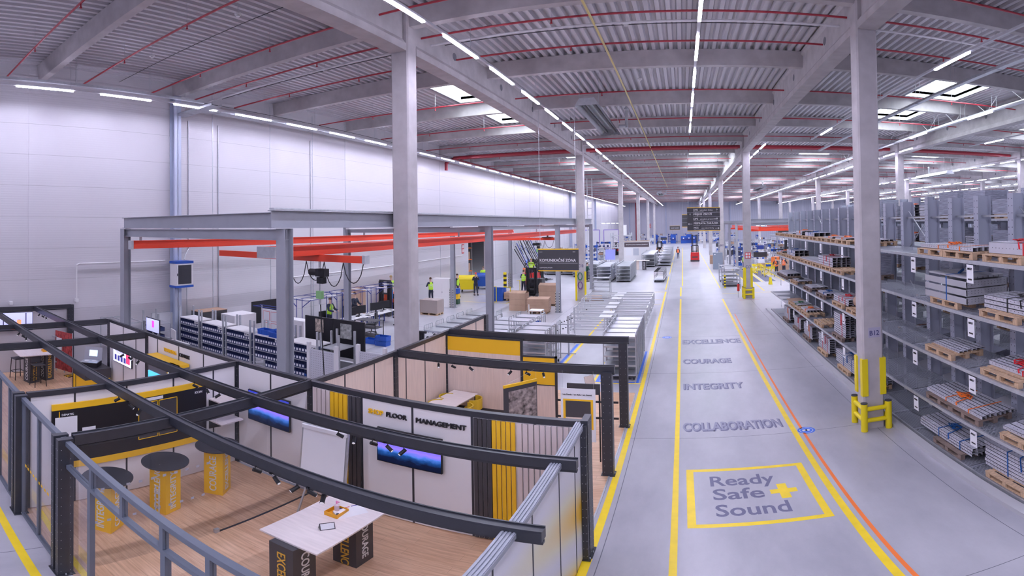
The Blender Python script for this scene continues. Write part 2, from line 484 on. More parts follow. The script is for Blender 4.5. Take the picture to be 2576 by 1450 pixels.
light_row(5.25, 31.2, 146, 31.7, 'right of the aisle from column C12 onward')
light_row(7.8, -26, 30, -1.23 - 13.5, 'over the near racks', pitch=13.5)
light_row(13.35, -26, 30, 19.2 - 6.5 * 6, 'behind the near racks under the first right girder', pitch=6.5)
light_row(15.4, 31.2, 146, 31.8, 'beyond the racks, second row right of the aisle')
light_row(18.9, 14, 30, 13.6, 'beyond the second column row, short stretch', pitch=6.2)
for x in (5.25, 14.9, 27.3): light_row(x, -28, -2.5, -27.5, 'added unseen behind the viewer, %s m to the right' % round(x))  # extra rows out of view, added to brighten the near floor
for i, x in enumerate((27.3, 37.5, 47.6, 58.5, 69, 80, 92)):
    light_row(x, 20, 146, 20.5 + (i % 2), 'far right over the hall, %s distant row' % ORD[i])
# ================================================================ pipes and trays under the roof
HD = []
def head(e, X, Y, z, m):
    if not HD:
        h = MB(); h.cyl((0, 0, 0), (0, 0, -.12), .02, 6, m); h.cyl((0, 0, -.12), (0, 0, -.15), .035, 6, m); h.cyl((0, 0, 0), (0, 0, ZT - .001 - z), .006, 4, GALV); HD.append(h.mesh('sprinkler_head'))
    o = bpy.data.objects.new('sprinkler_head', HD[0]); COL.objects.link(o); o.parent = e; o.location = (X, Y, z)
def pipe(name, pts, r, m, lab, cat, group=None, n=8, heads=None):
    e = empty(name, (0, 0, 0), 0, lab, cat, group)
    k = MB(); k.tube(pts, r, n, m); k.build('tube', e)
    if heads:
        (x0_, y0_, z0_), (x1_, y1_, z1_) = pts[0], pts[-1]
        L_ = math.hypot(x1_ - x0_, y1_ - y0_); c = int(L_ / heads)
        for i in range(1, c):
            t = i / c; X, Y = x0_ + (x1_ - x0_) * t, y0_ + (y1_ - y0_) * t
            head(e, X, Y, z0_, m)
    return e
PY = [4.6, 7.6, 10.6, 12.75] + [15.1 + 6 * i for i in range(22)]
for i, y in enumerate(PY):
    for ix in range(8):
        xa = -18.0 if ix == 0 else COLX[ix - 1] + .2
        xb = COLX[ix] - .2
        if ix > 3 and i % 2: continue
        if y < 12 and ix > 2: continue
        pipe('sprinkler_pipe', [(xa, y, 11.08), (xb, y, 11.08)], .032, PIPERED, 'thin red sprinkler pipe %s, %s going away' % (['left of the columns', 'over the aisle', 'over the near racks'][ix] if ix < 3 else 'over the %s bay to the right' % ORD[ix - 2], (ORD + ['%dth' % q for q in range(21, 40)])[i]), 'sprinkler pipe', 'thin red sprinkler pipes', 6, 2.9)
# white pipes next to the first sprinkler line
for ix in range(3):
    xa = -17.5 if ix == 0 else COLX[ix - 1] + .25
    pipe('conduit_pipe', [(xa, 13.25, 11.0), (COLX[ix] - .25, 13.25, 11.0)], .035, WHITE, ['white conduit pipe beside the red pipe left of the first column', 'white conduit pipe beside the red pipe over the aisle', 'white conduit pipe beside the red pipe over the racks'][ix], 'pipe')
for ix in range(6):
    xa = -17.8 if ix == 0 else COLX[ix - 1] + .25
    pipe('main_pipe', [(xa, 37.4, 11.0), (COLX[ix] - .25, 37.4, 11.0)], .13, PIPERED, 'thick red main pipe crossing the roof at the second columns, %s section from the left' % ORD[ix], 'fire main pipe', 'thick red main pipe sections', 12)
pipe('main_pipe', [(-18.0, 36.4, 9.9), (-18.0, 36.4, 10.5), (-17.9, 37.4, 10.9), (-17.9, 60, 10.9), (-17.9, 140, 10.9)], .13, PIPERED, 'thick red main pipe running along the top of the left wall', 'fire main pipe', None, 12)
pipe('gas_pipe', [(-2.2, -5, 11.0), (-2.25, 80, 11.0)], .035, M('yellow pipe', (.75, .62, .25), .5), 'long thin yellow gas pipe running under the roof over the aisle', 'gas pipe', None, 6)
def tray(x0_, y0_, x1_, y1_, z, w_, lab, name='cable_tray'):
    e = empty(name, (0, 0, 0), 0, lab, 'cable tray')
    k = MB(); d = Vector((x1_ - x0_, y1_ - y0_, 0)); L_ = d.length; d.normalize(); n_ = Vector((-d.y, d.x, 0))
    p, q = Vector((x0_, y0_, z)), Vector((x1_, y1_, z))
    k.bar(p, q, w_, .008, GALV)
    for s in (-1, 1): k.bar(p + n_ * s * w_ / 2 + Vector((0, 0, .04)), q + n_ * s * w_ / 2 + Vector((0, 0, .04)), .01, .09, GALV)
    k.build('channel', e)
    t = .8
    while t < L_:
        c = p + d * t
        for s in (-1, 1): q_ = c + n_ * s * w_ * .48; o = MB().cyl((q_.x, q_.y, z), (q_.x, q_.y, ZT - .001), .006, 4, GALV).build('hanger', e)
        MB().bar(c + n_ * w_ * .55, c - n_ * w_ * .55, .04, .04, GALV).build('bracket', e)
        t += 3.0
    return e
tray(-17.1, 12.6, -17.1, 140, 10.42, .5, 'wide galvanised cable tray following the left wall lights')
tray(-16.6, -6, -16.6, 12.3, 10.6, .12, 'narrow cable tray above the nearest wall lights')
tray(-18.2, 12.2, -15.6, 12.2, 10.3, .5, 'short galvanised tray branching from the wall column to the lights')
tray(9.9, 10, 9.9, 36, 10.5, .2, 'thin grey cable tray slanting over the near racks')
for i in range(9):
    y = 18.5 + 3.2 * i
    tag(MB().bar((14.75, y, 10.85), (14.75, y + 1.3, 11.78), .02, .02, WHITE).bar((14.75, y, 10.85), (14.75, y - 1.3, 11.78), .02, .02, WHITE).build('tray_brace'), 'white V shaped brace over the right cable tray, %s going away' % ORD[i], 'brace')
tray(14.6, 14, 14.6, 60, 10.8, .3, 'cable tray with diagonal hangers beside the right girder')
pipe('ceiling_wire', [(-17.5, -6, 10.9), (-17.5, 60, 10.9)], .012, RUBBER, 'thin dark cable strung along the top of the left wall', 'cable', None, 5)
pipe('ceiling_wire', [(-18, 14.4, 11.4), (4, 14.4, 11.4)], .012, RUBBER, 'thin dark cable strung across the roof after the first beam', 'cable', None, 5)
pipe('ceiling_wire', [(-18, 9.2, 11.4), (-7.5, 9.2, 11.4)], .01, RUBBER, 'thin dark cable across the roof above the left wall corner', 'cable', None, 5)
# smoke detectors
def mk_det():
    e = empty('smoke_detector'); e['category'] = 'smoke detector'
    m = MB(); m.disc(0, 0, .09, -.05, .0, 16, WHITE); m.cyl((0, 0, 0), (0, 0, .349), .008, 5, GALV); m.build('base', e)
    m = MB(); m.disc(0, 0, .055, -.1, -.05, 16, WHITE); m.build('sensor', e)
    return e
det = Maker(mk_det)
for x, y, lb in ((-10.2, 8.7, 'nearest over the booths'), (-14.6, 8.7, 'toward the left wall'), (-12, 14.4, 'behind the first cross beam on the left'), (-1.5, 14.4, 'over the aisle after the first beam'), (-1.6, 20.5, 'over the aisle after the second beam'), (9.5, 14.4, 'over the near racks')):
    det((x, y, 11.45), 0, 'small white ceiling smoke detector ' + lb)
# radiant heaters
def heater(x, y0_, y1_, z, lab):
    e = empty('radiant_heater', (x, y0_, z), 0, lab, 'heater'); L_ = y1_ - y0_
    m = MB()
    m.add([(-.5, 0, 0), (.5, 0, 0), (.3, 0, .3), (-.3, 0, .3), (-.5, L_, 0), (.5, L_, 0), (.3, L_, .3), (-.3, L_, .3)], [(0, 1, 2, 3), (7, 6, 5, 4), (3, 2, 6, 7), (0, 3, 7, 4), (1, 5, 6, 2)], GALV)
    m.build('hood', e)
    for s in (-.22, .22):
        t = MB(); t.cyl((s, .2, .12), (s, L_ - .2, .12), .07, 10, ANTH); t.build('burner_tube', e)
    t = MB(); t.cyl((.5, L_ - .8, .3), (.9, L_ - .8, .3), .08, 10, GALV); t.cyl((.9, L_ - .8, .2), (.9, L_ - .8, 1.2), .08, 10, GALV); t.ball((.9, L_ - .8, 1.2), .13, GALV)
    t.build('flue', e)
    h = MB()
    for yy in (.5, L_ - .5):
        for s in (-.4, .4): h.cyl((s, yy, .1), (s, yy, ZT - z), .008, 4, GALV)
    h.build('hanger', e)
heater(-3.7, 20, 27.2, 10.3, 'long dark radiant heater with flue hanging over the aisle')
heater(-3.7, 84, 91, 10.3, 'small distant radiant heater hanging near the far lights')
heater(10.6, 66, 73, 9.8, 'radiant heater with pale dome hanging far beyond column C12')
heater(25.4, 44, 51, 9.8, 'radiant heater hanging over the far right hall')
# ================================================================ booths (z = 0 on the hall floor)
def plank_mat():
    m = bpy.data.materials.new('oak plank floor'); m.use_nodes = True
    nt = m.node_tree; b = nt.nodes['Principled BSDF']; L = nt.links.new
    tc = nt.nodes.new('ShaderNodeTexCoord')
    br = nt.nodes.new('ShaderNodeTexBrick'); br.offset = .37
    br.inputs['Scale'].default_value = 1; br.inputs['Brick Width'].default_value = 1.3; br.inputs['Row Height'].default_value = .19
    br.inputs['Mortar Size'].default_value = .0015; br.inputs['Bias'].default_value = 0
    br.inputs['Color1'].default_value = (.7, .44, .27, 1); br.inputs['Color2'].default_value = (.8, .54, .35, 1); br.inputs['Mortar'].default_value = (.36, .22, .14, 1)
    L(tc.outputs['Object'], br.inputs['Vector'])
    mp = nt.nodes.new('ShaderNodeMapping'); mp.inputs['Scale'].default_value = (1.2, 14, 1)
    nz = nt.nodes.new('ShaderNodeTexNoise'); nz.inputs['Scale'].default_value = 1.6; nz.inputs['Detail'].default_value = 8
    L(tc.outputs['Object'], mp.inputs[0]); L(mp.outputs[0], nz.inputs['Vector'])
    rp = nt.nodes.new('ShaderNodeValToRGB'); rp.color_ramp.elements[0].position = .3; rp.color_ramp.elements[0].color = (.74, .68, .64, 1); rp.color_ramp.elements[1].position = .65; rp.color_ramp.elements[1].color = (1, 1, 1, 1)
    L(nz.outputs['Fac'], rp.inputs[0])
    mx = nt.nodes.new('ShaderNodeMix'); mx.data_type = 'RGBA'; mx.blend_type = 'MULTIPLY'; mx.inputs['Factor'].default_value = 1
    L(br.outputs['Color'], mx.inputs['A']); L(rp.outputs[0], mx.inputs['B']); L(mx.outputs['Result'], b.inputs['Base Color'])
    b.inputs['Roughness'].default_value = .4
    return m
PLANK = plank_mat()
ZB = .012
m = MB(); m.box(-18.3, -1.56, 2.56, 7.2, .001, ZB, PLANK); m.box(-6.35, -1.56, 7.2, 15.9, .001, ZB, PLANK)
m.box(-6.35, -1.54, 15.88, 15.92, .001, ZB + .004, GALV); m.box(-1.56, -1.53, 2.5, 15.92, .001, ZB + .004, GALV)
struct(m.build('floor_booth'), 'oak plank flooring laid inside the booths', 'floor')

def post(x, y, lab, w=.1, d=.22, h=2.5, holes=True, name='booth_post'):
    e = empty(name, (x, y, 0), 0, lab, 'post')
    m = MB(); m.box(-w / 2, w / 2, -d / 2, d / 2, 0, h, DARK); m.build('upright', e)
    m = MB(); m.box(-w / 2 - .03, w / 2 + .03, -d / 2 - .02, d / 2 + .02, 0, .02, DARK)
    for s in (-1, 1): m.cyl((s * (w / 2 + .015), 0, .02), (s * (w / 2 + .015), 0, .05), .012, 6, GALV)
    m.build('foot_plate', e)
    if holes:
        m = MB(); z = .1
        while z < h - .05:
            for s in (-1, 1):
                m.cyl((s * w * .3, -d / 2, z), (s * w * .3, -d / 2 - .002, z), .006, 5, GALV)
                m.cyl((w / 2, s * d * .3, z), (w / 2 + .002, s * d * .3, z), .006, 5, GALV)
            z += .16
        m.build('bolt_heads', e)
    return e
post(-8.67, 2.47, 'dark perforated booth post at the left end of the middle glass bay'); post(-8.5, 2.47, 'second dark post of the pair left of the middle glass bay', holes=False)
post(-6.6, 2.47, 'dark perforated post left of the door side glass', w=.1); post(-6.42, 2.47, 'dark perforated post beside the booth glass door', w=.1)
post(-1.42, 7.22, 'black post at the aisle end of the shop floor management wall', w=.1, d=.3, h=2.58)
post(-1.42, 7.02, 'narrower black post doubled at the aisle wall corner', w=.08, d=.08, h=2.52)
post(-1.57, 10.22, 'black free standing post by the wooden floor, nearer of two', w=.22, d=.22, h=2.42)
post(-1.57, 13.05, 'black free standing post by the wooden floor, farther of two', w=.22, d=.22, h=2.38)
post(-12.5, 7.3, 'black post left of the training centre lettering', w=.14, d=.1, h=2.5)
post(-14.95, 7.3, 'black post left of the slanted info screen', w=.16, d=.1, h=2.5)
post(-18.15, 7.2, 'thick black post against the white hall wall', w=.14, d=.24, h=2.56)
post(-6.46, 7.3, 'black post at the corner of slats and glass partition', w=.12, d=.16, h=2.5)
post(-6.44, 10.18, 'black post in the pale wood wall where the spotlight rail starts', w=.12, d=.14, h=2.5)
post(-6.46, 12.9, 'black post left of the large yellow panel', w=.12, d=.14, h=2.5)
post(-6.42, 15.75, 'black post at the far end of the pale wood wall', w=.14, d=.22, h=2.5)
post(-8.6, 7.27, 'slim dark post between training centre and black board room', w=.1, d=.1, h=2.5)

def beam(p, q, lab, w=.16, h=.16, lip=True, name='booth_beam'):
    e = empty(name, (0, 0, 0), 0, lab, 'beam')
    m = MB(); m.bar(p, q, w, h, DARK)
    m.build('profile', e)
    if lip:
        k = MB(); up = Vector((0, 0, h / 2 + .008)); d = (Vector(q) - Vector(p)).normalized(); n = Vector((-d.y, d.x, 0))
        for s in (-1, 1): k.bar(Vector(p) + up + n * s * w * .42, Vector(q) + up + n * s * w * .42, .018, .016, DARK)
        k.bar(Vector(p) - up * 1.35, Vector(q) - up * 1.35, w * .5, .03, DARK); k.build('flange', e)
    return e
beam((-16.9, 4.16, 2.5), (-1.2, 4.16, 2.5), 'long dark ceiling rail over the booths, nearest of the four', .13, .12)
beam((-18.1, 5.78, 2.5), (-1.25, 5.78, 2.5), 'long dark ceiling rail over the booths, ending on the aisle side wall', .12, .12)
beam((-6.4, 10.28, 2.46), (-1.42, 10.28, 2.46), 'dark spotlight rail over the meeting table', .12, .13)
beam((-6.4, 13.05, 2.46), (-1.42, 13.05, 2.46), 'dark rail above the large yellow panel', .12, .13)
beam((-6.45, 2.6, 2.45), (-6.45, 7.2, 2.45), 'dark beam from the glass front to the slatted wall corner', .12, .15)
beam((-8.6, 2.6, 2.46), (-8.6, 7.2, 2.46), 'dark top beam of the white wall with black board', .08, .1, False)
beam((-12.5, 2.6, 2.45), (-12.5, 7.2, 2.45), 'dark beam left of the training centre sign', .1, .12)
beam((-14.95, 2.6, 2.45), (-14.95, 7.2, 2.45), 'dark beam over the demo case stand', .1, .12)
beam((-18.1, 2.6, 2.5), (-18.1, 7.2, 2.5), 'dark beam along the white hall wall over the big screen', .1, .12)
beam((-6.44, 7.3, 2.46), (-6.44, 15.8, 2.46), 'dark capping rail of the pale wood wall', .09, .1, False)
beam((-14.95, 7.3, 2.46), (-6.45, 7.3, 2.46), 'dark capping rail of the training centre wall', .09, .09, False)
beam((-6.45, 7.26, 2.46), (-1.42, 7.26, 2.46), 'dark capping rail of the shop floor management wall', .1, .1, False)
LG = M('light grey aluminium', (.3, .32, .37), .35)
e = empty('booth_beam', (0, 0, 0), 0, 'pale grey grooved capping rail of the aisle side wall', 'beam')
m = MB(); m.box(-1.56, -1.42, 1.0, 7.15, 2.46, 2.52, LG)
for i in range(4): m.box(-1.55 + i * .034, -1.53 + i * .034, 1.0, 7.15, 2.52, 2.53, LG)
m.build('profile', e)

def wall(name, axis, c, spans, z0, z1, mats, lab, gap=.018, th=.05, cat='partition wall'):
    """partition of separate panels; axis 'x': runs along x at y=c, axis 'y': runs along y at x=c"""
    e = empty(name, (0, 0, 0), 0, lab, cat)
    for i, (a, b_) in enumerate(spans):
        k = MB(); mm = mats[i % len(mats)] if isinstance(mats, list) else mats
        if axis == 'x': k.box(a + gap, b_ - gap, c - th / 2, c + th / 2, z0, z1, mm)
        else: k.box(c - th / 2, c + th / 2, a + gap, b_ - gap, z0, z1, mm)
        k.build('panel', e)
    k = MB(); L_ = [s[0] for s in spans] + [spans[-1][1]]
    for a in L_:
        if axis == 'x': k.box(a - gap, a + gap, c - th / 2 - .006, c + th / 2 + .006, z0, z1, DARK)
        else: k.box(c - th / 2 - .006, c + th / 2 + .006, a - gap, a + gap, z0, z1, DARK)
    k.build('joint_strips', e)['kind'] = 'stuff'
    return e
wall('partition_wall', 'x', 7.25, [(-6.4, -5.25), (-5.25, -4.24), (-4.24, -3.19), (-3.19, -2.18), (-2.18, -1.5)], .03, 2.42, PWHITE, 'white panel wall reading shop floor management')
wall('partition_wall', 'x', 7.27, [(-12.4, -11.89), (-11.89, -10.86), (-10.86, -9.81), (-9.81, -8.66), (-8.54, -7.53), (-7.53, -6.5)], .03, 2.42, PWHITE, 'white panel wall with the training centre lettering')
wall('partition_wall', 'x', 7.27, [(-14.85, -13.9), (-13.9, -13.1), (-13.1, -12.55)], .03, 2.42, PWHITE, 'white panel wall carrying the slanted info screen')
wall('partition_wall', 'y', -8.62, [(2.65, 3.5), (3.5, 4.55), (4.55, 5.6), (5.6, 6.6), (6.6, 7.2)], .03, 2.42, PWHITE, 'white panel wall behind the long black board')
wall('partition_wall', 'y', -6.44, [(7.38, 8.25), (8.25, 9.3), (9.3, 10.1), (10.25, 10.65), (10.65, 11.6), (11.6, 12.82), (12.98, 13.8), (13.8, 14.95), (14.95, 15.64)], .03, 2.42, PALE, 'pale wood panel wall running back from the slatted corner')
# aisle side wall with printed yellow wave
def wave_mat():
    m = bpy.data.materials.new('wave print panel'); m.use_nodes = True
    nt = m.node_tree; b = nt.nodes['Principled BSDF']; L = nt.links.new
    tc = nt.nodes.new('ShaderNodeTexCoord'); mp = nt.nodes.new('ShaderNodeMapping')
    mp.inputs['Rotation'].default_value = (.5, 0, 0); mp.inputs['Scale'].default_value = (.5, .5, .75)
    wv = nt.nodes.new('ShaderNodeTexWave'); wv.wave_type = 'BANDS'; wv.bands_direction = 'Z'; wv.inputs['Scale'].default_value = .33; wv.inputs['Distortion'].default_value = 3.2; wv.inputs['Detail'].default_value = 1; wv.inputs['Detail Scale'].default_value = .5
    L(tc.outputs['Object'], mp.inputs[0]); L(mp.outputs[0], wv.inputs['Vector'])
    sp = nt.nodes.new('ShaderNodeSeparateXYZ'); L(tc.outputs['Object'], sp.inputs[0])
    mr = nt.nodes.new('ShaderNodeMapRange'); mr.inputs[1].default_value = 2.15; mr.inputs[2].default_value = 1.0; L(sp.outputs[2], mr.inputs[0])
    mu = nt.nodes.new('ShaderNodeMath'); mu.operation = 'MULTIPLY'; L(wv.outputs['Fac'], mu.inputs[0]); L(mr.outputs[0], mu.inputs[1])
    rp = nt.nodes.new('ShaderNodeValToRGB'); e = rp.color_ramp.elements
    e[0].position = 0; e[0].color = (.76, .74, .78, 1); e[1].position = .85; e[1].color = (.85, .5, .03, 1)
    k = rp.color_ramp.elements.new(.3); k.color = (.82, .76, .55, 1)
    L(mu.outputs[0], rp.inputs[0]); L(rp.outputs[0], b.inputs['Base Color']); b.inputs['Roughness'].default_value = .45
    return m
wall('partition_wall', 'y', -1.49, [(1.2, 2.6), (2.6, 3.65), (3.65, 4.69), (4.69, 5.75), (5.75, 6.6), (6.6, 7.1)], .03, 2.46, wave_mat(), 'white aisle side wall printed with a golden wave', .012)

def slats(x0_, n, pitch, mt, lab, y=7.216, w_=.055):
    e = empty('slat_cladding', (0, 0, 0), 0, lab, 'slat cladding')
    for i in range(n):
        k = MB(); k.box(x0_ + i * pitch, x0_ + i * pitch + pitch * .78, y - .03, y, .05, 2.4, mt); k.build('slat', e)
slats(-6.34, 4, .105, TAN, 'grey beige vertical slats next to the partition corner')
slats(-5.93, 4, .1, YEL, 'yellow vertical slats behind the flip chart')
slats(-5.52, 3, .09, ANTH, 'charcoal vertical slats left of the shop lettering')
slats(-3.15, 4, .076, ANTH, 'charcoal vertical slats right of the management lettering')
slats(-2.85, 5, .076, YEL, 'yellow vertical slats between charcoal and beige slats', w_=.058)
slats(-2.45, 10, .088, TAN, 'grey beige vertical slats beside the aisle side wall', w_=.06)

# lettering on the walls
BLK = M('black letters', (.02, .02, .025), .45)
def wall_text(words_, y, lab, z):
    for body, x, mt, size, w_ in words_:
        e = text(body, size, mt, (x, y, z), FACE_S, name='wall_lettering', bold=.03, depth=.012, sx=w_)
        tag(e, lab % body, 'lettering')
wall_text([('SHOP', -5.1, YEL, .125, .95), ('FLOOR', -4.74, BLK, .125, 1.0), ('MANAGEMENT', -4.17, BLK, .125, 1.05)], 7.205, 'raised capital letters %s on the white slatted wall', 2.15)
wall_text([('TRAINING', -11.55, YEL, .13, .98), ('CENTRE', -10.83, BLK, .13, .95)], 7.23, 'raised capital letters %s on the white booth wall', 2.17)

# screens
def screen_mat(kind):
    m = bpy.data.materials.new('screen ' + kind); m.use_nodes = True
    nt = m.node_tree; nt.nodes.clear(); L = nt.links.new
    out = nt.nodes.new('ShaderNodeOutputMaterial'); em = nt.nodes.new('ShaderNodeEmission'); L(em.outputs[0], out.inputs[0])
    tc = nt.nodes.new('ShaderNodeTexCoord'); sp = nt.nodes.new('ShaderNodeSeparateXYZ'); L(tc.outputs['Generated'], sp.inputs[0])
    nz = nt.nodes.new('ShaderNodeTexNoise'); nz.inputs['Scale'].default_value = 5 if kind == 'dusk' else 3; nz.inputs['Detail'].default_value = 5
    L(tc.outputs['Generated'], nz.inputs['Vector'])
    ad = nt.nodes.new('ShaderNodeMath'); ad.operation = 'MULTIPLY_ADD'; L(nz.outputs['Fac'], ad.inputs[0]); ad.inputs[1].default_value = .28; L(sp.outputs[2], ad.inputs[2])
    rp = nt.nodes.new('ShaderNodeValToRGB'); e = rp.color_ramp.elements; L(ad.outputs[0], rp.inputs[0])
    if kind == 'dusk':
        st = [(.0, (.003, .004, .012)), (.3, (.005, .008, .03)), (.42, (.01, .05, .2)), (.5, (.05, .14, .5)), (.62, (.22, .14, .75)), (.85, (.09, .09, .6)), (1, (.03, .04, .36))]
    elif kind == 'teal':
        st = [(0, (.02, .15, .6)), (.5, (.05, .35, .9)), (1, (.1, .5, 1))]
    else: st = [(0, (.35, .35, .75)), (1, (.45, .45, .95))]
    e[0].position, e[0].color = st[0][0], st[0][1] + (1,); e[1].position, e[1].color = st[-1][0], st[-1][1] + (1,)
    for p_, c in st[1:-1]: k = e.new(p_); k.color = c + (1,)
    L(rp.outputs[0], em.inputs[0]); em.inputs[1].default_value = 1.0
    return m
DUSK, TEALS, LILAC = screen_mat('dusk'), screen_mat('teal'), screen_mat('lilac')
def screen(axis, c, a0, a1, z0, z1, mt, lab, facing=-1, extra=None):
    """axis x: face in the plane y=c"""
    e = empty('wall_screen', (((a0 + a1) / 2, c, z0) if axis == 'x' else (c, (a0 + a1) / 2, z0)), 0 if axis == 'x' else (pi / 2 if facing > 0 else -pi / 2), lab, 'screen')
    hw = (a1 - a0) / 2; h = z1 - z0
    k = MB(); k.box(-hw, hw, 0, .045, 0, h, BLACK); k.build('housing', e)
    k = MB(); k.box(-hw + .015, hw - .015, -.003, 0, .015, h - .015, mt); k.build('display', e)
    k = MB(); k.box(-.2, .2, .045, .085, h * .3, h * .7, ANTH); k.build('wall_bracket', e)
    if extra: extra(e, hw, h)
    return e
screen('x', 7.13, -4.88, -3.67, 1.27, 1.94, DUSK, 'large wall screen with a dusk valley under the shop floor lettering')
screen('x', 7.16, -8.13, -6.93, 1.27, 1.97, DUSK, 'dusk picture wall screen seen behind the round tables')
def info(e, hw, h):
    pm = M('screen pictures', (.05, .05, .3), .5, emit=.5); rm = M('screen red block', (.8, .05, .15), .5, emit=.8)
    k = MB()
    for i in range(4): k.box(-hw * .8 + i * .2, -hw * .8 + i * .2 + .13, -.006, -.003, h * .12, h * .38, pm)
    for i in range(5): k.box(-hw * .7, hw * .1, -.006, -.003, h * (.5 + .06 * i), h * (.515 + .06 * i), pm)
    k.box(hw * .45, hw * .85, -.006, -.003, h * .15, h * .6, rm); k.build('picture_blocks', e)
screen('x', 7.2, -14.5, -13.3, 1.22, 1.88, M('bright screen', (.62, .62, 1), .5, emit=.95), 'bright info screen with small pictures on the white wall', extra=info)
def vid(e, hw, h):
    ho = M('screen orange vest', (.95, .25, .12), .5, emit=.9); dk_ = M('screen dark', (.05, .04, .12), .5, emit=.4)
    k = MB()
    k.box(-.05, .1, -.006, -.003, .02, h * .55, ho); k.box(.18, .34, -.006, -.003, .02, h * .6, ho)
    for x in (.02, .26): k.disc(x, -.0045, .045, h * .6, h * .61, 10, dk_)
    for x in (-.7, -.35, .5): k.box(x, x + .04, -.006, -.003, h * .3, h * .95, dk_)
    k.build('picture_blocks', e)
screen('y', -18.0, 4.1, 5.66, 1.68, 2.38, LILAC, 'large screen on the hall wall showing people in orange vests', 1, vid)
e = empty('wall_screen', (-15.6, 9.3, 1.75), 0, 'pale screen with a pink square standing behind the booth beams', 'screen')
k = MB(); k.box(-.45, .45, 0, .04, 0, .5, BLACK); k.build('housing', e)
k = MB(); k.box(-.43, .43, -.004, 0, .02, .48, LILAC); k.box(-.04, .1, -.007, -.004, .18, .42, M('pink square', (.9, .05, .6), .5, emit=.9)); k.build('display', e)
k = MB(); k.box(-.03, .03, .0, .04, -1.75, 0, GALV); k.box(-.3, .3, -.2, .2, -1.75, -1.72, GALV); k.build('stand', e)

# logo box in the training centre
e = empty('display_cabinet', (-10.85, 6.93, .0), 0, 'display cabinet with yellow top band, grey face and blue screen', 'display cabinet')
k = MB(); k.box(-1.0, .5, -.1, .28, 1.98, 2.06, YEL); k.build('top_band', e)
k = MB(); k.box(-1.0, .5, .0, .26, 1.62, 1.98, M('grey face', (.17, .17, .2), .5)); k.build('face', e)
k = MB(); k.box(-.98, -.15, -.02, .0, 1.0, 1.6, TEALS); k.build('display', e)
k = MB(); k.box(.1, .5, -.12, 0, 1.5, 2.06, YEL); k.build('side_band', e)
k = MB(); k.disc(.3, -.14, .11, 1.72, 1.722, 20, WHITE)
k = MB(); k.cyl((.3, -.14, 1.8), (.3, -.12, 1.8), .12, 24, M('lit disc', (1, .97, .85), .5, emit=2.5)); k.build('logo_disc', e)
text('D', .16, BLK, (.24, -.146, 1.74), FACE_S, parent=e, bold=.03)
k = MB(); k.box(-1.0, .5, .02, .26, .0, 1.6, PWHITE); k.build('carcass', e)

# long black magnetic board
e = empty('notice_board', (-8.585, 4.73, 0), pi / 2, 'long black magnetic board with yellow top and bottom bands', 'notice board')
k = MB(); k.box(-1.68, 1.66, -.03, 0, .98, 2.1, BLACK); k.build('board', e)
k = MB(); k.box(-1.68, 1.68, -.034, 0, 2.1, 2.22, YEL); k.build('yellow_band', e)
k = MB(); k.box(-1.68, 1.68, -.034, 0, .84, .98, YEL); k.build('yellow_band', e)
for x0_, x1_ in ((.05, .48), (.5, .93)):
    k = MB()
    for q in ((x0_, x0_ + .012, 1.2, 2.0), (x1_ - .012, x1_, 1.2, 2.0), (x0_, x1_, 1.2, 1.212), (x0_, x1_, 1.988, 2.0)): k.box(q[0], q[1], -.045, -.03, q[2], q[3], YEL)
    k.box(x0_ + .012, x1_ - .012, -.036, -.03, 1.212, 1.988, ANTH); k.build('poster_frame', e)
for x0_, z0_, w_, h_ in ((-1.62, 1.35, .42, .6), (-1.1, 1.28, .26, .4), (.1, 2.02, .5, .06)):
    k = MB(); k.box(x0_, x0_ + w_, -.04, -.03, z0_, z0_ + h_, PAPER); k.build('paper_sheet', e)
text('DEMATIC', .055, PAPER, (-1.5, -.036, 1.98), FACE_S, parent=e, bold=.01)
text('KION', .075, PAPER, (1.36, -.036, 1.97), FACE_S, parent=e, bold=.015)
k = MB(); k.box(-1.55, -1.535, -.038, -.03, 1.95, 2.07, YEL); k.build('accent_bar', e)
k = MB()                                            # outline face drawing on the sheet
fc = [(-.97 + .055 * math.cos(t * pi / 8), 1.48 + .08 * math.sin(t * pi / 8)) for t in range(17)]
for a, b_ in zip(fc[:-1], fc[1:]): k.bar((a[0], -.042, a[1]), (b_[0], -.042, b_[1]), .004, .004, BLK)
k.box(-.995, -.98, -.043, -.04, 1.49, 1.495, BLK); k.box(-.96, -.945, -.043, -.04, 1.49, 1.495, BLK); k.box(-.985, -.955, -.043, -.04, 1.44, 1.444, BLK); k.build('line_drawing', e)

# glass front along the near side
FR = M('grey window frame', (.13, .15, .19), .35)
e = empty('glass_front', (0, 2.5, 0), 0, 'long glazed front of the booths with grey frames and door', 'glazed partition')
def pane(x0_, x1_, z0_, z1_):
    k = MB(); k.box(x0_, x1_, -.006, .006, z0_, z1_, GLASS); k.build('glass_pane', e)
k = MB(); k.box(-13.5, -.9, -.04, .04, 2.4, 2.47, FR); k.build('top_rail', e)
k = MB(); k.box(-13.5, -6.7, -.03, .03, 0, .05, FR); k.build('bottom_rail', e)
k = MB(); k.box(-6.35, -.9, -.035, .035, 2.04, 2.1, FR); k.build('transom', e)
for x in (-13.4, -12.3, -11.2, -10.1, -9.35): k = MB(); k.box(x - .02, x + .02, -.03, .03, .05, 2.4, FR); k.build('mullion', e)
k = MB(); k.box(-7.62, -7.57, -.03, .03, .05, 2.4, FR); k.build('mullion', e)
for x in (-5.58, -4.79, -4.0, -3.3, -2.5, -1.7): k = MB(); k.box(x - .03, x + .03, -.035, .035, 2.1, 2.4, FR); k.build('mullion', e)
for x in (-5.62, -3.97, -1.7): k = MB(); k.box(x - .04, x + .04, -.035, .035, 0, 2.04, FR); k.build('door_post', e)
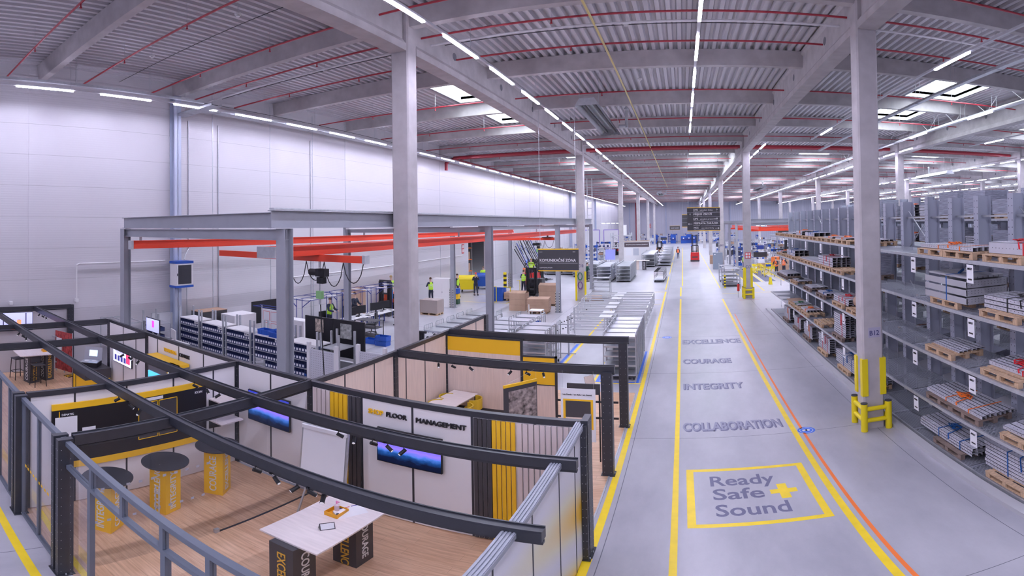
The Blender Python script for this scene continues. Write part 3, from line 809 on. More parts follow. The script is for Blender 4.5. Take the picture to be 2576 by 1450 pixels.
for a, b_ in ((-13.38, -12.32), (-12.28, -11.22), (-11.18, -10.12), (-10.08, -9.37), (-9.33, -8.75), (-8.4, -7.62), (-7.57, -6.7)): pane(a, b_, .05, 2.4)
for a, b_ in ((-6.3, -5.61), (-5.55, -4.82), (-4.76, -4.03), (-3.97, -3.33), (-3.27, -2.53), (-2.47, -1.73)): pane(a, b_, 2.1, 2.4)
pane(-6.3, -5.66, .03, 2.04); pane(-3.93, -1.74, .03, 2.04)
for a in (-8.45,): k = MB(); k.box(a, a + .03, -.03, .03, .05, 2.4, FR); k.build('mullion', e)

# glass partition between the rooms, with door pulls
e = empty('glass_partition', (-6.42, 0, 0), 0, 'frameless glass partition under the dark beam with steel door pulls', 'glass partition')
for a, b_ in ((2.7, 3.78), (3.8, 4.98), (5.0, 6.08), (6.1, 7.15)):
    k = MB(); k.box(-.006, .006, a, b_, .02, 2.33, GLASS); k.build('glass_pane', e)
k = MB(); k.box(-.02, .02, 4.98, 7.15, 0, .02, DARK); k.build('floor_channel', e)
for s in (-1, 1): k = MB(); k.tube([(s * .05, 3.9, .75), (s * .05, 3.9, 1.35)], .012, 8, GALV); k.cyl((0, 3.9, .85), (s * .05, 3.9, .85), .008, 6, GALV); k.cyl((0, 3.9, 1.25), (s * .05, 3.9, 1.25), .008, 6, GALV); k.build('door_pull', e)
k = MB(); k.box(-.03, .03, 4.94, 5.02, 0, .09, GALV); k.build('patch_fitting', e)
k = MB()
for i in range(10):
    for zz in (.9, 1.5): k.box(-.009, -.007, 2.9 + i * .2 + (.1 if zz > 1 else 0), 2.96 + i * .2 + (.1 if zz > 1 else 0), zz, zz + .045, M('frosted square', (.5, .5, .56), .6))
k.build('safety_squares', e)
k = MB()
for i in range(9): k.box(-8.3 + i * .14 + 6.42, -8.22 + i * .14 + 6.42, 2.485 - 0, 2.487, 1.15, 1.2, YEL)
k.build('yellow_squares', e)

# tables
def text_prism(e, cx, cy_, side, h, rz, mt, words_, cols, down=False):
    k = MB(); k.box(-side / 2, side / 2, -side / 2, side / 2, 0, h, mt)
    o = k.build('base', e, (cx, cy_, 0), rz)
    for w_, c, face in words_ and [(words_[0], cols[0], 0), (words_[1], cols[1], 1)]:
        size = .2; ang = -pi / 2 if down else pi / 2
        off = (.06 if not down else -.06)
        if face == 0: rot = Matrix.Rotation(0, 4, 'Z'); loc = Vector((off, -side / 2 - .002, h - .12 if down else .08))
        else: rot = Matrix.Rotation(pi / 2, 4, 'Z'); loc = Vector((side / 2 + .002, off, h - .12 if down else .08))
        r_ = (rot @ Matrix.Rotation(pi / 2, 4, 'X') @ Matrix.Rotation(ang, 4, 'Z')).to_euler()
        text(w_, size, c, loc, r_, parent=o, bold=.02, depth=.002, sx=.86)
    return o
def round_table(x, y, rz, words_, lab):
    e = empty('round_table', (x, y, ZB), 0, lab, 'table')
    k = MB(); k.disc(0, 0, .42, 1.07, 1.09, 48, M('slate top', (.045, .047, .058), .35)); k.build('tabletop', e)
    text_prism(e, 0, 0, .38, 1.07, rz, YEL, words_, (WHITE, WHITE))
round_table(-7.5, 3.62, .55, ('INTEGRITY', 'COURAGE'), 'round slate table on a yellow base reading courage, behind the door')
round_table(-7.62, 4.79, .26, ('EXCELLENCE', 'INTEGRITY'), 'round slate table whose yellow base reads excellence and integrity')
round_table(-7.7, 6.0, .5, ('COURAGE', 'EXCELLENCE'), 'round slate table nearest the dusk wall screen')
GOLD = M('gold letters', (.78, .45, .06), .5)
e = empty('high_table', (-4.38, 5.18, ZB), 0, 'high rectangular pale oak table on two dark lettered plinths', 'table')
k = MB(); k.box(-.48, .48, -.72, .72, 1.06, 1.085, TABLE); k.build('tabletop', e)
text_prism(e, 0, -.62, .4, 1.06, 0, ANTH, ('EXCELLENCE', 'COURAGE'), (GOLD, WHITE), True)
text_prism(e, 0, .6, .4, 1.06, 0, ANTH, ('EXCELLENCE', 'COURAGE'), (GOLD, WHITE), True)
e = empty('high_table', (-17.0, 5.55, ZB), 0, 'high pale table with rounded corners on a dark plinth reading excellence', 'table')
k = MB(); pts = []
for cx, cy_, a0 in ((.42, -.68, -90), (.42, .68, 0), (-.42, .68, 90), (-.42, -.68, 180)):
    for t in range(4): a = math.radians(a0 + t * 30); pts.append((cx + .12 * math.cos(a), cy_ + .12 * math.sin(a)))
k.poly(pts, 1.06, 1.085, TABLE); k.build('tabletop', e)
text_prism(e, .05, -.25, .4, 1.06, .3, ANTH, ('COURAGE', 'EXCELLENCE'), (WHITE, GOLD)); text_prism(e, -.1, .35, .36, 1.06, .3, ANTH, ('COURAGE', 'EXCELLENCE'), (WHITE, GOLD))
def box_thing(name, x, y, z, sx, sy, sz, mt, lab, cat, rz=0):
    k = MB(); t = .008
    k.box(-sx / 2, sx / 2, -sy / 2, sy / 2, 0, t, mt)
    for q in ((-sx / 2, sx / 2, -sy / 2, -sy / 2 + t), (-sx / 2, sx / 2, sy / 2 - t, sy / 2), (-sx / 2, -sx / 2 + t, -sy / 2 + t, sy / 2 - t), (sx / 2 - t, sx / 2, -sy / 2 + t, sy / 2 - t)): k.box(*q, t, sz, mt)
    return tag(k.build(name, None, (x, y, z), rz), lab, cat)
ZT1 = ZB + 1.085
box_thing('desk_tray', -16.95, 5.75, ZT1, .2, .14, .07, M('amber plastic', (.85, .4, .02), .4), 'small amber box on the high table by the hall wall', 'box')
box_thing('desk_tray', -4.42, 5.47, ZT1, .22, .26, .07, M('amber plastic', (.85, .4, .02), .4), 'open amber tray on the large oak table', 'tray')
e = empty('soap_dispenser', (-4.44, 5.5, ZT1 + .01), 0, 'clear pump bottle with pink head standing in the amber tray', 'bottle')
k = MB(); k.cyl((0, 0, 0), (0, 0, .13), .036, 14, M('clear pink plastic', (.75, .6, .65), .3)); k.cyl((0, 0, .13), (0, 0, .155), .036, 14, M('clear pink plastic', (0, 0, 0)), r2=.014); k.build('bottle', e)
k = MB(); PK = M('pink plastic', (.85, .25, .5), .4); k.cyl((0, 0, .155), (0, 0, .2), .012, 8, PK); k.bar((-.01, 0, .2), (.045, 0, .195), .016, .012, PK); k.build('pump_head', e)
k = MB(); k.cbox(0, 0, .02, .03, .06, .035, ANTH, .4); tag(k.build('stapler', None, (-4.36, 5.41, ZT1 + .008)), 'small dark stapler lying in the amber tray', 'stapler')
e = empty('writing_slope', (-4.28, 5.6, ZT1), -.45, 'white sloped writing board with markers beside the amber tray', 'writing board')
k = MB(); k.add([(-.1, -.22, 0), (.1, -.22, 0), (.1, .22, 0), (-.1, .22, 0), (-.1, -.22, .05), (-.1, .22, .05)], [(0, 3, 2, 1), (4, 1, 2, 5), (0, 1, 4), (3, 5, 2), (0, 4, 5, 3)], WHITE); k.build('slope', e)
for i, c in enumerate(((.02, .03, .3), (.6, .05, .05), (.02, .03, .3))):
    k = MB(); k.cyl((-.112, -.17 + .12 * i, .045), (-.112, -.08 + .12 * i, .045), .008, 6, M('marker %d' % i, c, .4)); k.cyl((-.112, -.17 + .12 * i, .0), (-.112, -.17 + .12 * i, .04), .002, 4, WHITE); k.build('marker_pen', e)
e = empty('table_card', (-4.25, 5.06, ZT1), .95, 'dark tent shaped table card with white text face', 'sign')
k = MB(); k.add([(-.1, -.05, 0), (.1, -.05, 0), (.1, 0, .1), (-.1, 0, .1), (-.1, .05, 0), (.1, .05, 0)], [(0, 1, 2, 3), (3, 2, 5, 4), (0, 3, 4), (1, 5, 2), (0, 4, 5, 1)], ANTH); k.build('card', e)
k = MB(); k.add([(-.09, -.0475, .012), (.09, -.0475, .012), (.09, -.007, .092), (-.09, -.007, .092)], [(0, 1, 2, 3)], PAPER); k.build('text_face', e)

# stools
def mk_stool():
    e = empty('bar_stool'); e['category'] = 'bar stool'
    k = MB(); k.cbox(0, 0, .77, .38, .38, .03, ANTH); k.build('seat', e)
    k = MB(); k.cbox(0, .18, .92, .36, .03, .22, ANTH); k.build('backrest', e)
    for sx in (-1, 1):
        for sy in (-1, 1): k = MB(); k.bar((sx * .17, sy * .17, .76), (sx * .21, sy * .21, 0), .022, .022, BLACK); k.build('leg', e)
    k = MB()
    for a, b_ in (((-.2, -.2), (.2, -.2)), ((.2, -.2), (.2, .2)), ((.2, .2), (-.2, .2)), ((-.2, .2), (-.2, -.2))): k.bar(a + (.28,), b_ + (.28,), .016, .016, BLACK)
    k.build('footrest', e)
    return e
stool = Maker(mk_stool)
stool((-17.45, 4.95, ZB), .2, 'dark bar stool left of the lettered plinth'); stool((-16.4, 5.35, ZB), 1.7, 'dark bar stool right of the lettered plinth, mostly hidden')

# demo case on its cabinet
e = empty('demo_cabinet', (-15.05, 6.7, ZB), 0, 'black topped yellow cabinet holding the open demo case', 'cabinet')
k = MB(); k.box(-.5, .5, -.42, .42, 0, .62, YEL); k.build('body', e)
k = MB(); k.box(-.52, .52, -.44, .44, .62, .95, ANTH); k.build('top', e)
k = MB(); k.box(-.3, -.27, -.43, -.42, 0, .62, BLACK); k.box(-.52, -.5, -.44, .44, 0, .62, BLACK); k.build('edge_strips', e)
e = empty('demo_case', (-15.1, 6.7, ZB + .95), .8, 'open grey suitcase with a small lit screen in the lid', 'case')
k = MB(); k.box(-.3, .3, -.25, .2, 0, .14, BLACK); k.build('case_body', e)
k = MB(); k.box(-.28, .28, -.23, .18, .14, .155, GALV)
for s in (-.12, .12): k.disc(s, -.03, .08, .155, .17, 16, WHITE)
k.build('insert', e)
k = MB(); k.add([(-.3, .2, .14), (.3, .2, .14), (.3, .3, .56), (-.3, .3, .56), (-.3, .24, .13), (.3, .24, .13), (.3, .34, .55), (-.3, .34, .55)], [(0, 1, 2, 3), (5, 4, 7, 6), (0, 3, 7, 4), (1, 5, 6, 2), (3, 2, 6, 7)], M('case grey', (.42, .42, .47), .5)); k.build('lid', e)
k = MB(); k.add([(-.14, .225, .26), (.14, .225, .26), (.14, .272, .46), (-.14, .272, .46)], [(0, 1, 2, 3)], M('pale display', (.5, .65, .95), .5, emit=1.1)); k.build('display', e)

# red poster board on a stand
e = empty('poster_board', (-17.6, 6.72, ZB), .34, 'tall red poster board on a low striped stand', 'poster board')
e.scale = (.6, 1, 1)
RP = M('red poster', (.42, .06, .06), .6, vary=.6, scale=7)
k = MB(); k.box(-.75, .75, -.02, .02, .12, 1.6, RP); k.build('poster', e)
k = MB()
for x in (-.75, 0, .75): k.box(x - .02, x + .02, .02, .05, .0, 1.62, GALV)
k.build('frame', e)
k = MB()
for i in range(6): k.box(-.9, -.6, -.1, .02, .35 + .2 * i, .39 + .2 * i, GALV)
k.build('bracket', e)
k = MB(); k.box(-.6, -.1, -.045, -.02, .9, 1.35, PAPER); k.box(.1, .5, -.045, -.02, .5, .7, PAPER); k.build('paper_sheet', e)
k = MB()
for i in range(5): k.box(.5 + .1 * i, .6 + .1 * i, -.25, .25, 0, .02, YEL if i % 2 else BLACK)
k.build('striped_base', e)

# flip chart
e = empty('flip_chart', (-5.62, 6.6, ZB), .08, 'white flip chart on a tripod in front of the slats', 'flip chart')
k = MB(); k.add([(-.48, -.05, .75), (.48, -.05, .75), (.48, .08, 1.88), (-.48, .08, 1.88), (-.48, -.02, .75), (.48, -.02, .75), (.48, .11, 1.88), (-.48, .11, 1.88)], [(0, 1, 2, 3), (5, 4, 7, 6), (0, 3, 7, 4), (1, 5, 6, 2), (3, 2, 6, 7), (0, 4, 5, 1)], GALV); k.build('board', e)
k = MB(); k.add([(-.44, -.06, .8), (.44, -.06, .8), (.44, .06, 1.82), (-.44, .06, 1.82)], [(0, 1, 2, 3)], PAPER); k.build('paper_pad', e)
k = MB(); k.box(-.46, .46, .03, .08, 1.8, 1.87, PAPER); k.build('clamp_bar', e)
k = MB(); k.box(-.44, .44, -.12, -.04, .74, .77, GALV); k.build('pen_tray', e)
for a, b_ in (((-.3, .02, .8), (-.4, -.2, 0)), ((.3, .02, .8), (.4, -.2, 0)), ((0, .1, 1.2), (0, .35, 0))): k = MB(); k.bar(a, b_, .03, .03, GALV); k.build('leg', e)

# wall desk between board and screen
for z, lab in ((1.75, 'upper pale wall shelf with black brackets beyond the black board'), (1.25, 'lower pale wall desk with black brackets beyond the black board')):
    e = empty('wall_shelf', (-8.3, 6.75, z), 0, lab, 'shelf')
    k = MB(); k.box(-.28, .14, -.28, .3, 0, .025, TABLE); k.build('board', e)
    for y in (-.26, .28): k = MB(); k.add([(-.29, y - .01, -.2), (-.29, y + .01, -.2), (-.29, y - .01, 0), (-.29, y + .01, 0), (.14, y - .01, 0), (.14, y + .01, 0)], [(0, 2, 4), (1, 5, 3), (0, 4, 5, 1), (2, 3, 5, 4), (0, 1, 3, 2)], BLACK); k.build('bracket', e)

# yellow panels and meeting corner
e = empty('display_wall', (0, 12.92, 0), 0, 'large yellow topped pale panel wall under the far rail', 'display panel')
k = MB(); k.box(-6.4, -4.26, -.02, .02, 1.95, 2.36, YEL); k.build('yellow_panel', e)
k = MB(); k.box(-6.4, -4.26, -.02, .02, .3, 1.95, PALE); k.build('oak_panel', e)
k = MB(); k.box(-6.4, -4.26, -.022, .022, .02, .3, ANTH); k.build('plinth', e)
k = MB(); k.box(-6.42, -4.24, -.03, .03, 2.36, 2.41, DARK); k.box(-4.27, -4.21, -.04, .04, 0, 2.41, DARK); k.build('frame', e)
e = empty('display_wall', (0, 12.92, 0), 0, 'smaller yellow panel with handwriting beside the large one', 'display panel')
k = MB(); k.box(-4.2, -3.34, -.02, .02, 1.17, 1.93, YEL); k.build('yellow_panel', e)
k = MB(); k.box(-4.2, -3.34, -.02, .02, .05, 1.15, PALE); k.build('oak_panel', e)
k = MB(); k.box(-4.22, -3.28, -.03, .03, 1.93, 1.98, DARK); k.box(-3.34, -3.28, -.03, .03, 0, 1.98, DARK); k.box(-4.2, -3.34, -.03, .03, 1.145, 1.17, DARK); k.build('frame', e)
text('for change and innovate', .08, BLK, (-4.12, -.024, 1.55), FACE_S, parent=e, bold=0, sx=.85)
e = empty('black_barrier_rail', (0, 12.92, 0), 0, 'thin black double rail between panel and post', 'rail')
k = MB(); k.box(-3.28, -1.7, -.02, .02, .25, .3, BLACK); k.box(-3.28, -1.7, -.02, .02, .72, .77, BLACK); k.build('rail', e)
e = empty('meeting_table', (-5.9, 12.15, ZB), -.1, 'pale rectangular meeting table in the wood walled corner', 'table')
k = MB(); k.box(-.38, .38, -.7, .7, .72, .745, TABLE); k.build('tabletop', e)
for sx in (-1, 1):
    for sy in (-1, 1): k = MB(); k.bar((sx * .33, sy * .62, .72), (sx * .33, sy * .62, 0), .04, .04, BLACK); k.build('leg', e)
def mk_chair():
    e = empty('meeting_chair'); e['category'] = 'chair'
    YC = M('mustard plastic', (.72, .5, .03), .4)
    k = MB(); k.disc(0, 0, .22, .43, .46, 20, YC); k.build('seat', e)
    k = MB()
    for i in range(8):
        a0, a1 = pi * (.0 + i / 8), pi * (i + 1) / 8
        k.add([(.24 * math.cos(a), .24 * math.sin(a), z) for a in (a0, a1) for z in (.46, .76)] + [(.265 * math.cos(a), .265 * math.sin(a), z) for a in (a0, a1) for z in (.46, .76)],
              [(0, 1, 3, 2), (4, 6, 7, 5), (1, 5, 7, 3), (0, 2, 6, 4)], YC)
    k.build('backrest', e)
    for sx in (-1, 1):
        for sy in (-1, 1): k = MB(); k.bar((sx * .14, sy * .14, .44), (sx * .2, sy * .2, 0), .02, .02, YC); k.build('leg', e)
    return e
chair = Maker(mk_chair)
chair((-6.1, 12.6 - .3, ZB), 1.5, 'mustard chair between the meeting table and the wood wall, far end'); chair((-6.1, 11.7, ZB), 1.6, 'mustard chair between the meeting table and the wood wall, near end')
chair((-5.45, 12.4, ZB), -1.5, 'mustard chair on the aisle side of the meeting table, far end'); chair((-5.42, 11.75, ZB), -1.6, 'mustard chair on the aisle side of the meeting table, near end')

# hanging posters
e = empty('hanging_poster', (-2.17, 10.22, 0), 0, 'white safety poster with a brown board picture hung from the rail', 'poster')
k = MB(); k.box(-.36, .36, -.005, .005, .78, 2.02, PAPER); k.build('sheet', e)
k = MB(); k.box(-.31, .31, -.008, -.005, 1.08, 1.78, YEL); k.box(-.26, .26, -.011, -.008, 1.36, 1.74, ANTH); k.box(-.26, .26, -.011, -.008, 1.12, 1.36, PALE); k.build('picture', e)
text('I am Ready. I am Safe. I am Sound.', .045, BLK, (-.33, -.009, 1.87), FACE_S, parent=e, bold=.01)
k = MB()
for s in (-.32, .32): k.cyl((s, 0, 2.02), (s, 0, 2.42), .002, 4, GALV)
k.build('hanging_wire', e)
e = empty('display_board', (-2.17, 10.8, 0), 0, 'dark topped board standing behind the white poster', 'board')
k = MB(); k.box(-.36, .36, -.02, .02, 1.7, 1.95, ANTH); k.build('header', e); k = MB(); k.box(-.36, -.33, -.02, .02, 0, 1.7, BLACK); k.box(.33, .36, -.02, .02, 0, 1.7, BLACK); k.build('leg', e)
e = empty('hanging_poster', (-3.3, 9.94, 0), .95, 'tall photo collage poster hung at an angle by the yellow panel', 'poster')
COLL = M('photo collage', (.3, .25, .24), .5, vary=.9, scale=9)
k = MB(); k.box(-.42, .42, -.006, .006, .9, 2.15, ANTH); k.build('sheet', e)
k = MB(); k.box(-.3, .4, -.01, -.006, 1.0, 2.02, COLL); k.build('picture', e)
k = MB(); k.box(-.42, .42, -.02, .02, 2.12, 2.18, YEL); k.build('clamp_bar', e)
text('SIPO', .1, PAPER, (-.34, -.012, 1.1), (pi / 2, -pi / 2, 0), parent=e)
k = MB(); k.cyl((.4, 0, 2.18), (.4, 0, 2.41), .002, 4, GALV); k.cyl((-.4, 0, 2.18), (.4, 0, 2.41), .002, 4, GALV); k.build('hanging_wire', e)
e = empty('floor_sign', (-2.6, 13.9, ZB), .9, 'small tilted sign board on thin legs behind the posters', 'sign')
k = MB(); k.add([(-.17, -.06, .75), (.17, -.06, .75), (.17, .06, 1.15), (-.17, .06, 1.15)], [(0, 1, 2, 3)], PALE); k.add([(-.17, -.05, .75), (.17, -.05, .75), (.17, .07, 1.15), (-.17, .07, 1.15)], [(3, 2, 1, 0)], BLACK); k.build('board', e)
k = MB(); k.bar((-.14, 0, .8), (-.14, .1, 0), .015, .015, GALV); k.bar((.14, 0, .8), (.14, .1, 0), .015, .015, GALV); k.build('leg', e)

# spotlights
SPOTL = M('lit spot lens', (.8, .8, .85), .4, emit=.2)
def mk_spot():
    e = empty('spotlight'); e['category'] = 'spotlight'
    k = MB(); k.cyl((0, 0, .03), (0, 0, .11), .008, 6, BLACK); k.box(-.09, .04, -.02, .02, .11, .13, BLACK); k.build('mount', e)
    k = MB(); k.cyl((0, .03, .02), (.02, -.09, -.05), .034, 14, BLACK); k.build('lamp_head', e)
    k = MB(); k.cyl((.02, -.089, -.0495), (.0215, -.094, -.052), .027, 14, SPOTL); k.build('lens', e)
    e.scale = (.8, .8, .8)
    return e
spot = Maker(mk_spot)
near_, second_, third_ = 'nearest ceiling rail', 'second ceiling rail', 'rail over the meeting corner'
for y, z, rail_, xs_ in ((4.16, 2.32, near_, [(-14.56, 'left end, first of three'), (-14.2, 'left end, middle of three'), (-13.86, 'left end, last of three'), (-8.16, 'above the black board, first of three'), (-7.74, 'above the black board, middle'), (-7.4, 'above the black board, last'), (-4.6, 'beside the big table, first'), (-4.26, 'beside the big table, second'), (-3.92, 'beside the big table, third'), (-3.73, 'over the big table edge'), (-3.54, 'last before the aisle')]),
                         (5.78, 2.325, second_, [(-17.59, 'by the hall wall, first of three'), (-17.26, 'by the hall wall, middle'), (-16.85, 'by the hall wall, last'), (-11.1, 'under the training sign, first'), (-10.78, 'under the training sign, middle'), (-10.35, 'under the training sign, last'), (-8.13, 'above the board end, first'), (-7.72, 'above the board end, middle'), (-7.36, 'above the board end, last'), (-4.62, 'in front of the slats'), (-4.34, 'left of the dusk screen'), (-4.03, 'over the dusk screen, left'), (-3.78, 'over the dusk screen, middle'), (-3.53, 'over the dusk screen, right')]),
                         (10.28, 2.28, third_, [(-5.34, 'first at the wood wall'), (-4.98, 'second from the wood wall'), (-4.56, 'third from the wood wall'), (-3.63, 'left of the yellow panel edge'), (-3.27, 'before the yellow panel, left'), (-2.91, 'before the yellow panel, right')])):
    for i, (x, w_) in enumerate(xs_):
        spot((x, y, z), [.3, 2.6, 1.2, -.6, 1.9][i % 5], 'small black spotlight on the %s, %s' % (rail_, w_), 'black rail spotlights')
# ================================================================ floor markings
zf = .0015
def line(x0_, x1_, y0_, y1_, mt, lab, z=zf, name='floor_line', group=None):
    k = MB(); k.box(x0_, x1_, y0_, y1_, .0004, z, mt)
    return tag(k.build(name), lab, 'floor marking', group)
OPAINT = M('orange floor paint', (.95, .22, .04), .45); BPAINT = M('blue floor paint', (.05, .18, .75), .45)
line(-1.47, -1.34, .5, 40.4, YPAINT, 'wide yellow line along the left edge of the aisle')
for i, (a, b_) in enumerate(((41.5, 52), (54, 70), (74, 100))): line(-1.5, -1.42, a, b_, YPAINT, 'yellow left aisle line, %s stretch beyond the crossing' % ORD[i])
line(-.28, -.17, .5, 36.4, YPAINT, 'yellow line dividing the walkway from the driving lane')
line(-.28, -.17, 37.8, 43, YPAINT, 'short yellow dash in the crossing')
line(-.14, -.05, 44, 110, YPAINT, 'thin yellow lane line running to the far wall')
k = MB(); k.add([(2.5, .5, zf), (2.64, .5, zf), (2.78, 36, zf), (2.66, 36, zf)], [(0, 1, 2, 3)], YPAINT)
tag(k.build('floor_line'), 'wide yellow line on the right side of the driving lane', 'floor marking')
k = MB(); k.add([(2.7, .5, zf), (2.78, .5, zf), (2.98, 30, zf), (2.93, 30, zf)], [(0, 1, 2, 3)], OPAINT)
tag(k.build('floor_line'), 'orange line painted beside the yellow right lane line', 'floor marking')
line(2.95, 3.03, 42, 110, YPAINT, 'thin yellow line right of the lane beyond the crossing')
line(-5, -1.5, 40.2, 40.32, YPAINT, 'pale yellow cross line left of the aisle at the crossing')
line(2.9, 9, 38.6, 38.7, YPAINT, 'pale yellow cross line right of column C12')
line(6.2, 6.3, 39.5, 47, YPAINT, 'pale yellow edge line beyond column C12')
# yellow and blue bays for trolleys
line(-3.1, -1.47, 16.85, 16.93, YPAINT, 'yellow front line of the nearest trolley bay'); line(-3.1, -3.02, 16.93, 19.6, YPAINT, 'yellow left line of the nearest trolley bay')
line(-3.0, -2.88, 16.97, 19.4, BPAINT, 'blue left line inside the nearest trolley bay'); line(-1.64, -1.55, 16.97, 21.4, BPAINT, 'blue right line inside the nearest trolley bay'); line(-2.88, -1.68, 16.97, 17.07, BPAINT, 'blue front line inside the nearest trolley bay')
line(-4.62, -4.52, 18, 33, YPAINT, 'yellow lane line left of the aluminium frames'); line(-4.8, -4.68, 18, 22.5, BPAINT, 'blue line beside the long yellow one by the wire trolleys')
for i, y in enumerate((34, 36.2)): line(-6.8, -1.5, y, y + .06, YPAINT, 'faint yellow cross line behind the frames, %s' % ('near one' if i == 0 else 'far one'))
line(-8.5, -8.42, 25, 31, YPAINT, 'yellow diagonal bay line by the cardboard stacks')
for i, y in enumerate((33.5, 37.5)): line(-16, -12, y, y + .07, YPAINT, 'faint yellow line on the floor by the yellow rails, %s' % ('near one' if i == 0 else 'far one'))
k = MB(); k.add([(-12.6, 2.22, zf), (-12.6, 2.08, zf), (-5.5, 2.02, zf), (-5.5, 2.16, zf)], [(0, 1, 2, 3)], YPAINT); tag(k.build('floor_line'), 'yellow line on the concrete in front of the glass booth', 'floor marking')
k = MB(); k.add([(-8.55, 2.85, ZB + .001), (-8.55, 2.75, ZB + .001), (-5.7, 2.62, ZB + .001), (-5.7, 2.72, ZB + .001)], [(0, 1, 2, 3)], YPAINT); tag(k.build('floor_line'), 'yellow strip on the oak floor just inside the glass front', 'floor marking')
# thin saw joints in the concrete
JT = M('floor joint', (.16, .16, .19), .8)
jn = MB()
for y in (-1.5, 5.6, 12.25, 18.1, 24.1, 30.1, 36.1, 42.1, 48.1, 60.1, 72.1): jn.box(-18.2, 40, y - .006, y + .006, .0002, .0009, JT)
for x in (-13, -7.25, -1.24, 4.62, 10.4, 16.3): jn.box(x - .006, x + .006, Y0, 100, .0002, .0009, JT)
struct(jn.build('trim_40'), 'thin dark saw cut joints in the concrete floor', 'floor joint')

# painted words, ready box
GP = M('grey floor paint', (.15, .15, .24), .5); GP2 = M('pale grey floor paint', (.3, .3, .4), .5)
def floor_word(body, x, y, w_, size, lab):
    e = empty('floor_lettering', (x, y, 0), 0, lab, 'floor lettering')
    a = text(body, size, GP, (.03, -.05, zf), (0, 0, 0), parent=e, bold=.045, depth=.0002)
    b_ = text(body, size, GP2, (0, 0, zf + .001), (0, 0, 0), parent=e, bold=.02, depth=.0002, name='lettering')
    bpy.context.view_layer.update()
    s = w_ / max(.01, a.dimensions.x); a.scale = (s, 1, 1); b_.scale = (s, 1, 1)
    return e
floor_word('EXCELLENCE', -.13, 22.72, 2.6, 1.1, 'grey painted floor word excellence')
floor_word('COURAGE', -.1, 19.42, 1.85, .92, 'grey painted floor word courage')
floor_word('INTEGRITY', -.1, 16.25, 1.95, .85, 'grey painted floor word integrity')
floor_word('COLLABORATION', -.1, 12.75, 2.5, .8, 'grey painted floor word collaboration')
e = empty('floor_lettering', (0, 0, 0), 0, 'yellow framed floor slogan ready safe sound with a yellow cross', 'floor lettering')
k = MB()
for q in ((-.02, 2.36, 8.08, 8.2), (-.02, 2.36, 10.36, 10.48), (-.02, .12, 8.2, 10.36), (2.22, 2.36, 8.2, 10.36)): k.box(q[0], q[1], q[2], q[3], .0004, zf, YPAINT)
k.build('yellow_frame', e)
k = MB(); k.box(1.5, 2.0, 9.2, 9.37, .0004, zf, YPAINT); k.box(1.66, 1.84, 8.98, 9.59, .0004, zf + .0001, YPAINT); k.build('yellow_cross', e)
for body, x, y, w_ in (('Ready', .4, 9.68, 1.24), ('Safe', .44, 9.1, .93), ('Sound', .45, 8.46, 1.28)):
    a = text(body, .62, GP, (x, y, zf), (0, 0, 0), parent=e, bold=.018, depth=.0002); bpy.context.view_layer.update(); a.scale = (w_ / a.dimensions.x, 1, 1)
def blue_spot(x, y, lab):
    e = empty('floor_pictogram', (x, y, 0), 0, lab, 'floor pictogram')
    k = MB(); k.disc(0, 0, .22, .0004, zf, 32, BPAINT); k.build('blue_disc', e)
    k = MB(); k.disc(0, 0, .17, zf, zf + .0008, 32, WHITE); k.disc(0, 0, .155, zf, zf + .0012, 32, BPAINT); k.box(-.1, .02, -.05, .05, zf, zf + .002, WHITE); k.disc(.03, 0, .06, zf, zf + .002, 20, WHITE); k.build('white_symbol', e)
blue_spot(2.92, 12.3, 'blue and white shoe pictogram beside the orange line'); blue_spot(-.82, 24.1, 'blue and white pictogram in the walkway by the trolleys')
line(3.8, 5.2, 35.2, 35.26, REDP, 'faint red arrow mark left of the foot of column C12', name='floor_arrow')
# ================================================================ cantilever racks on the right
def grate_mat():
    m = bpy.data.materials.new('steel grating'); m.use_nodes = True
    nt = m.node_tree; b = nt.nodes['Principled BSDF']; L = nt.links.new
    b.inputs['Base Color'].default_value = (.36, .38, .43, 1); b.inputs['Roughness'].default_value = .45; b.inputs['Metallic'].default_value = .2
    tc = nt.nodes.new('ShaderNodeTexCoord'); mp = nt.nodes.new('ShaderNodeMapping'); mp.inputs['Rotation'].default_value = (0, 0, 0)
    br = nt.nodes.new('ShaderNodeTexBrick'); br.offset = .5; br.inputs['Scale'].default_value = 1; br.inputs['Brick Width'].default_value = .1; br.inputs['Row Height'].default_value = .05; br.inputs['Mortar Size'].default_value = .012; br.inputs['Mortar Smooth'].default_value = 0
    L(tc.outputs['Object'], mp.inputs[0]); L(mp.outputs[0], br.inputs['Vector'])
    tr = nt.nodes.new('ShaderNodeBsdfTransparent'); mx = nt.nodes.new('ShaderNodeMixShader')
    out = [n for n in nt.nodes if n.type == 'OUTPUT_MATERIAL'][0]
    L(br.outputs['Fac'], mx.inputs[0]); L(tr.outputs[0], mx.inputs[1]); L(b.outputs[0], mx.inputs[2]); L(mx.outputs[0], out.inputs[0])
    return m
GRATE = grate_mat()
UPR = M('rack upright grey', (.4, .42, .5), .45)
def upright_bm(h):
    k = MB(); k.box(-.17, .17, -.012, .012, 0, h, UPR); k.box(-.18, -.165, -.1, .1, 0, h, UPR); k.box(.165, .18, -.1, .1, 0, h, UPR)
    DOT = M('bolt hole', (.05, .05, .06), .8); z = .3
    while z < h:
        for s in (-.06, .06): k.box(-.182, -.18, s - .01, s + .01, z, z + .02, DOT)
        z += .15
    return k.mesh('upright')
UY = [6.0, 7.3, 8.66, 10.0, 11.2, 12.51, 14.12, 15.5, 16.75, 18.0, 19.26, 20.5, 21.83, 23.12, 24.56, 26.0, 27.52, 29.11, 30.65]
LEVELS = [.12, 1.2, 2.4, 3.58, 4.65]
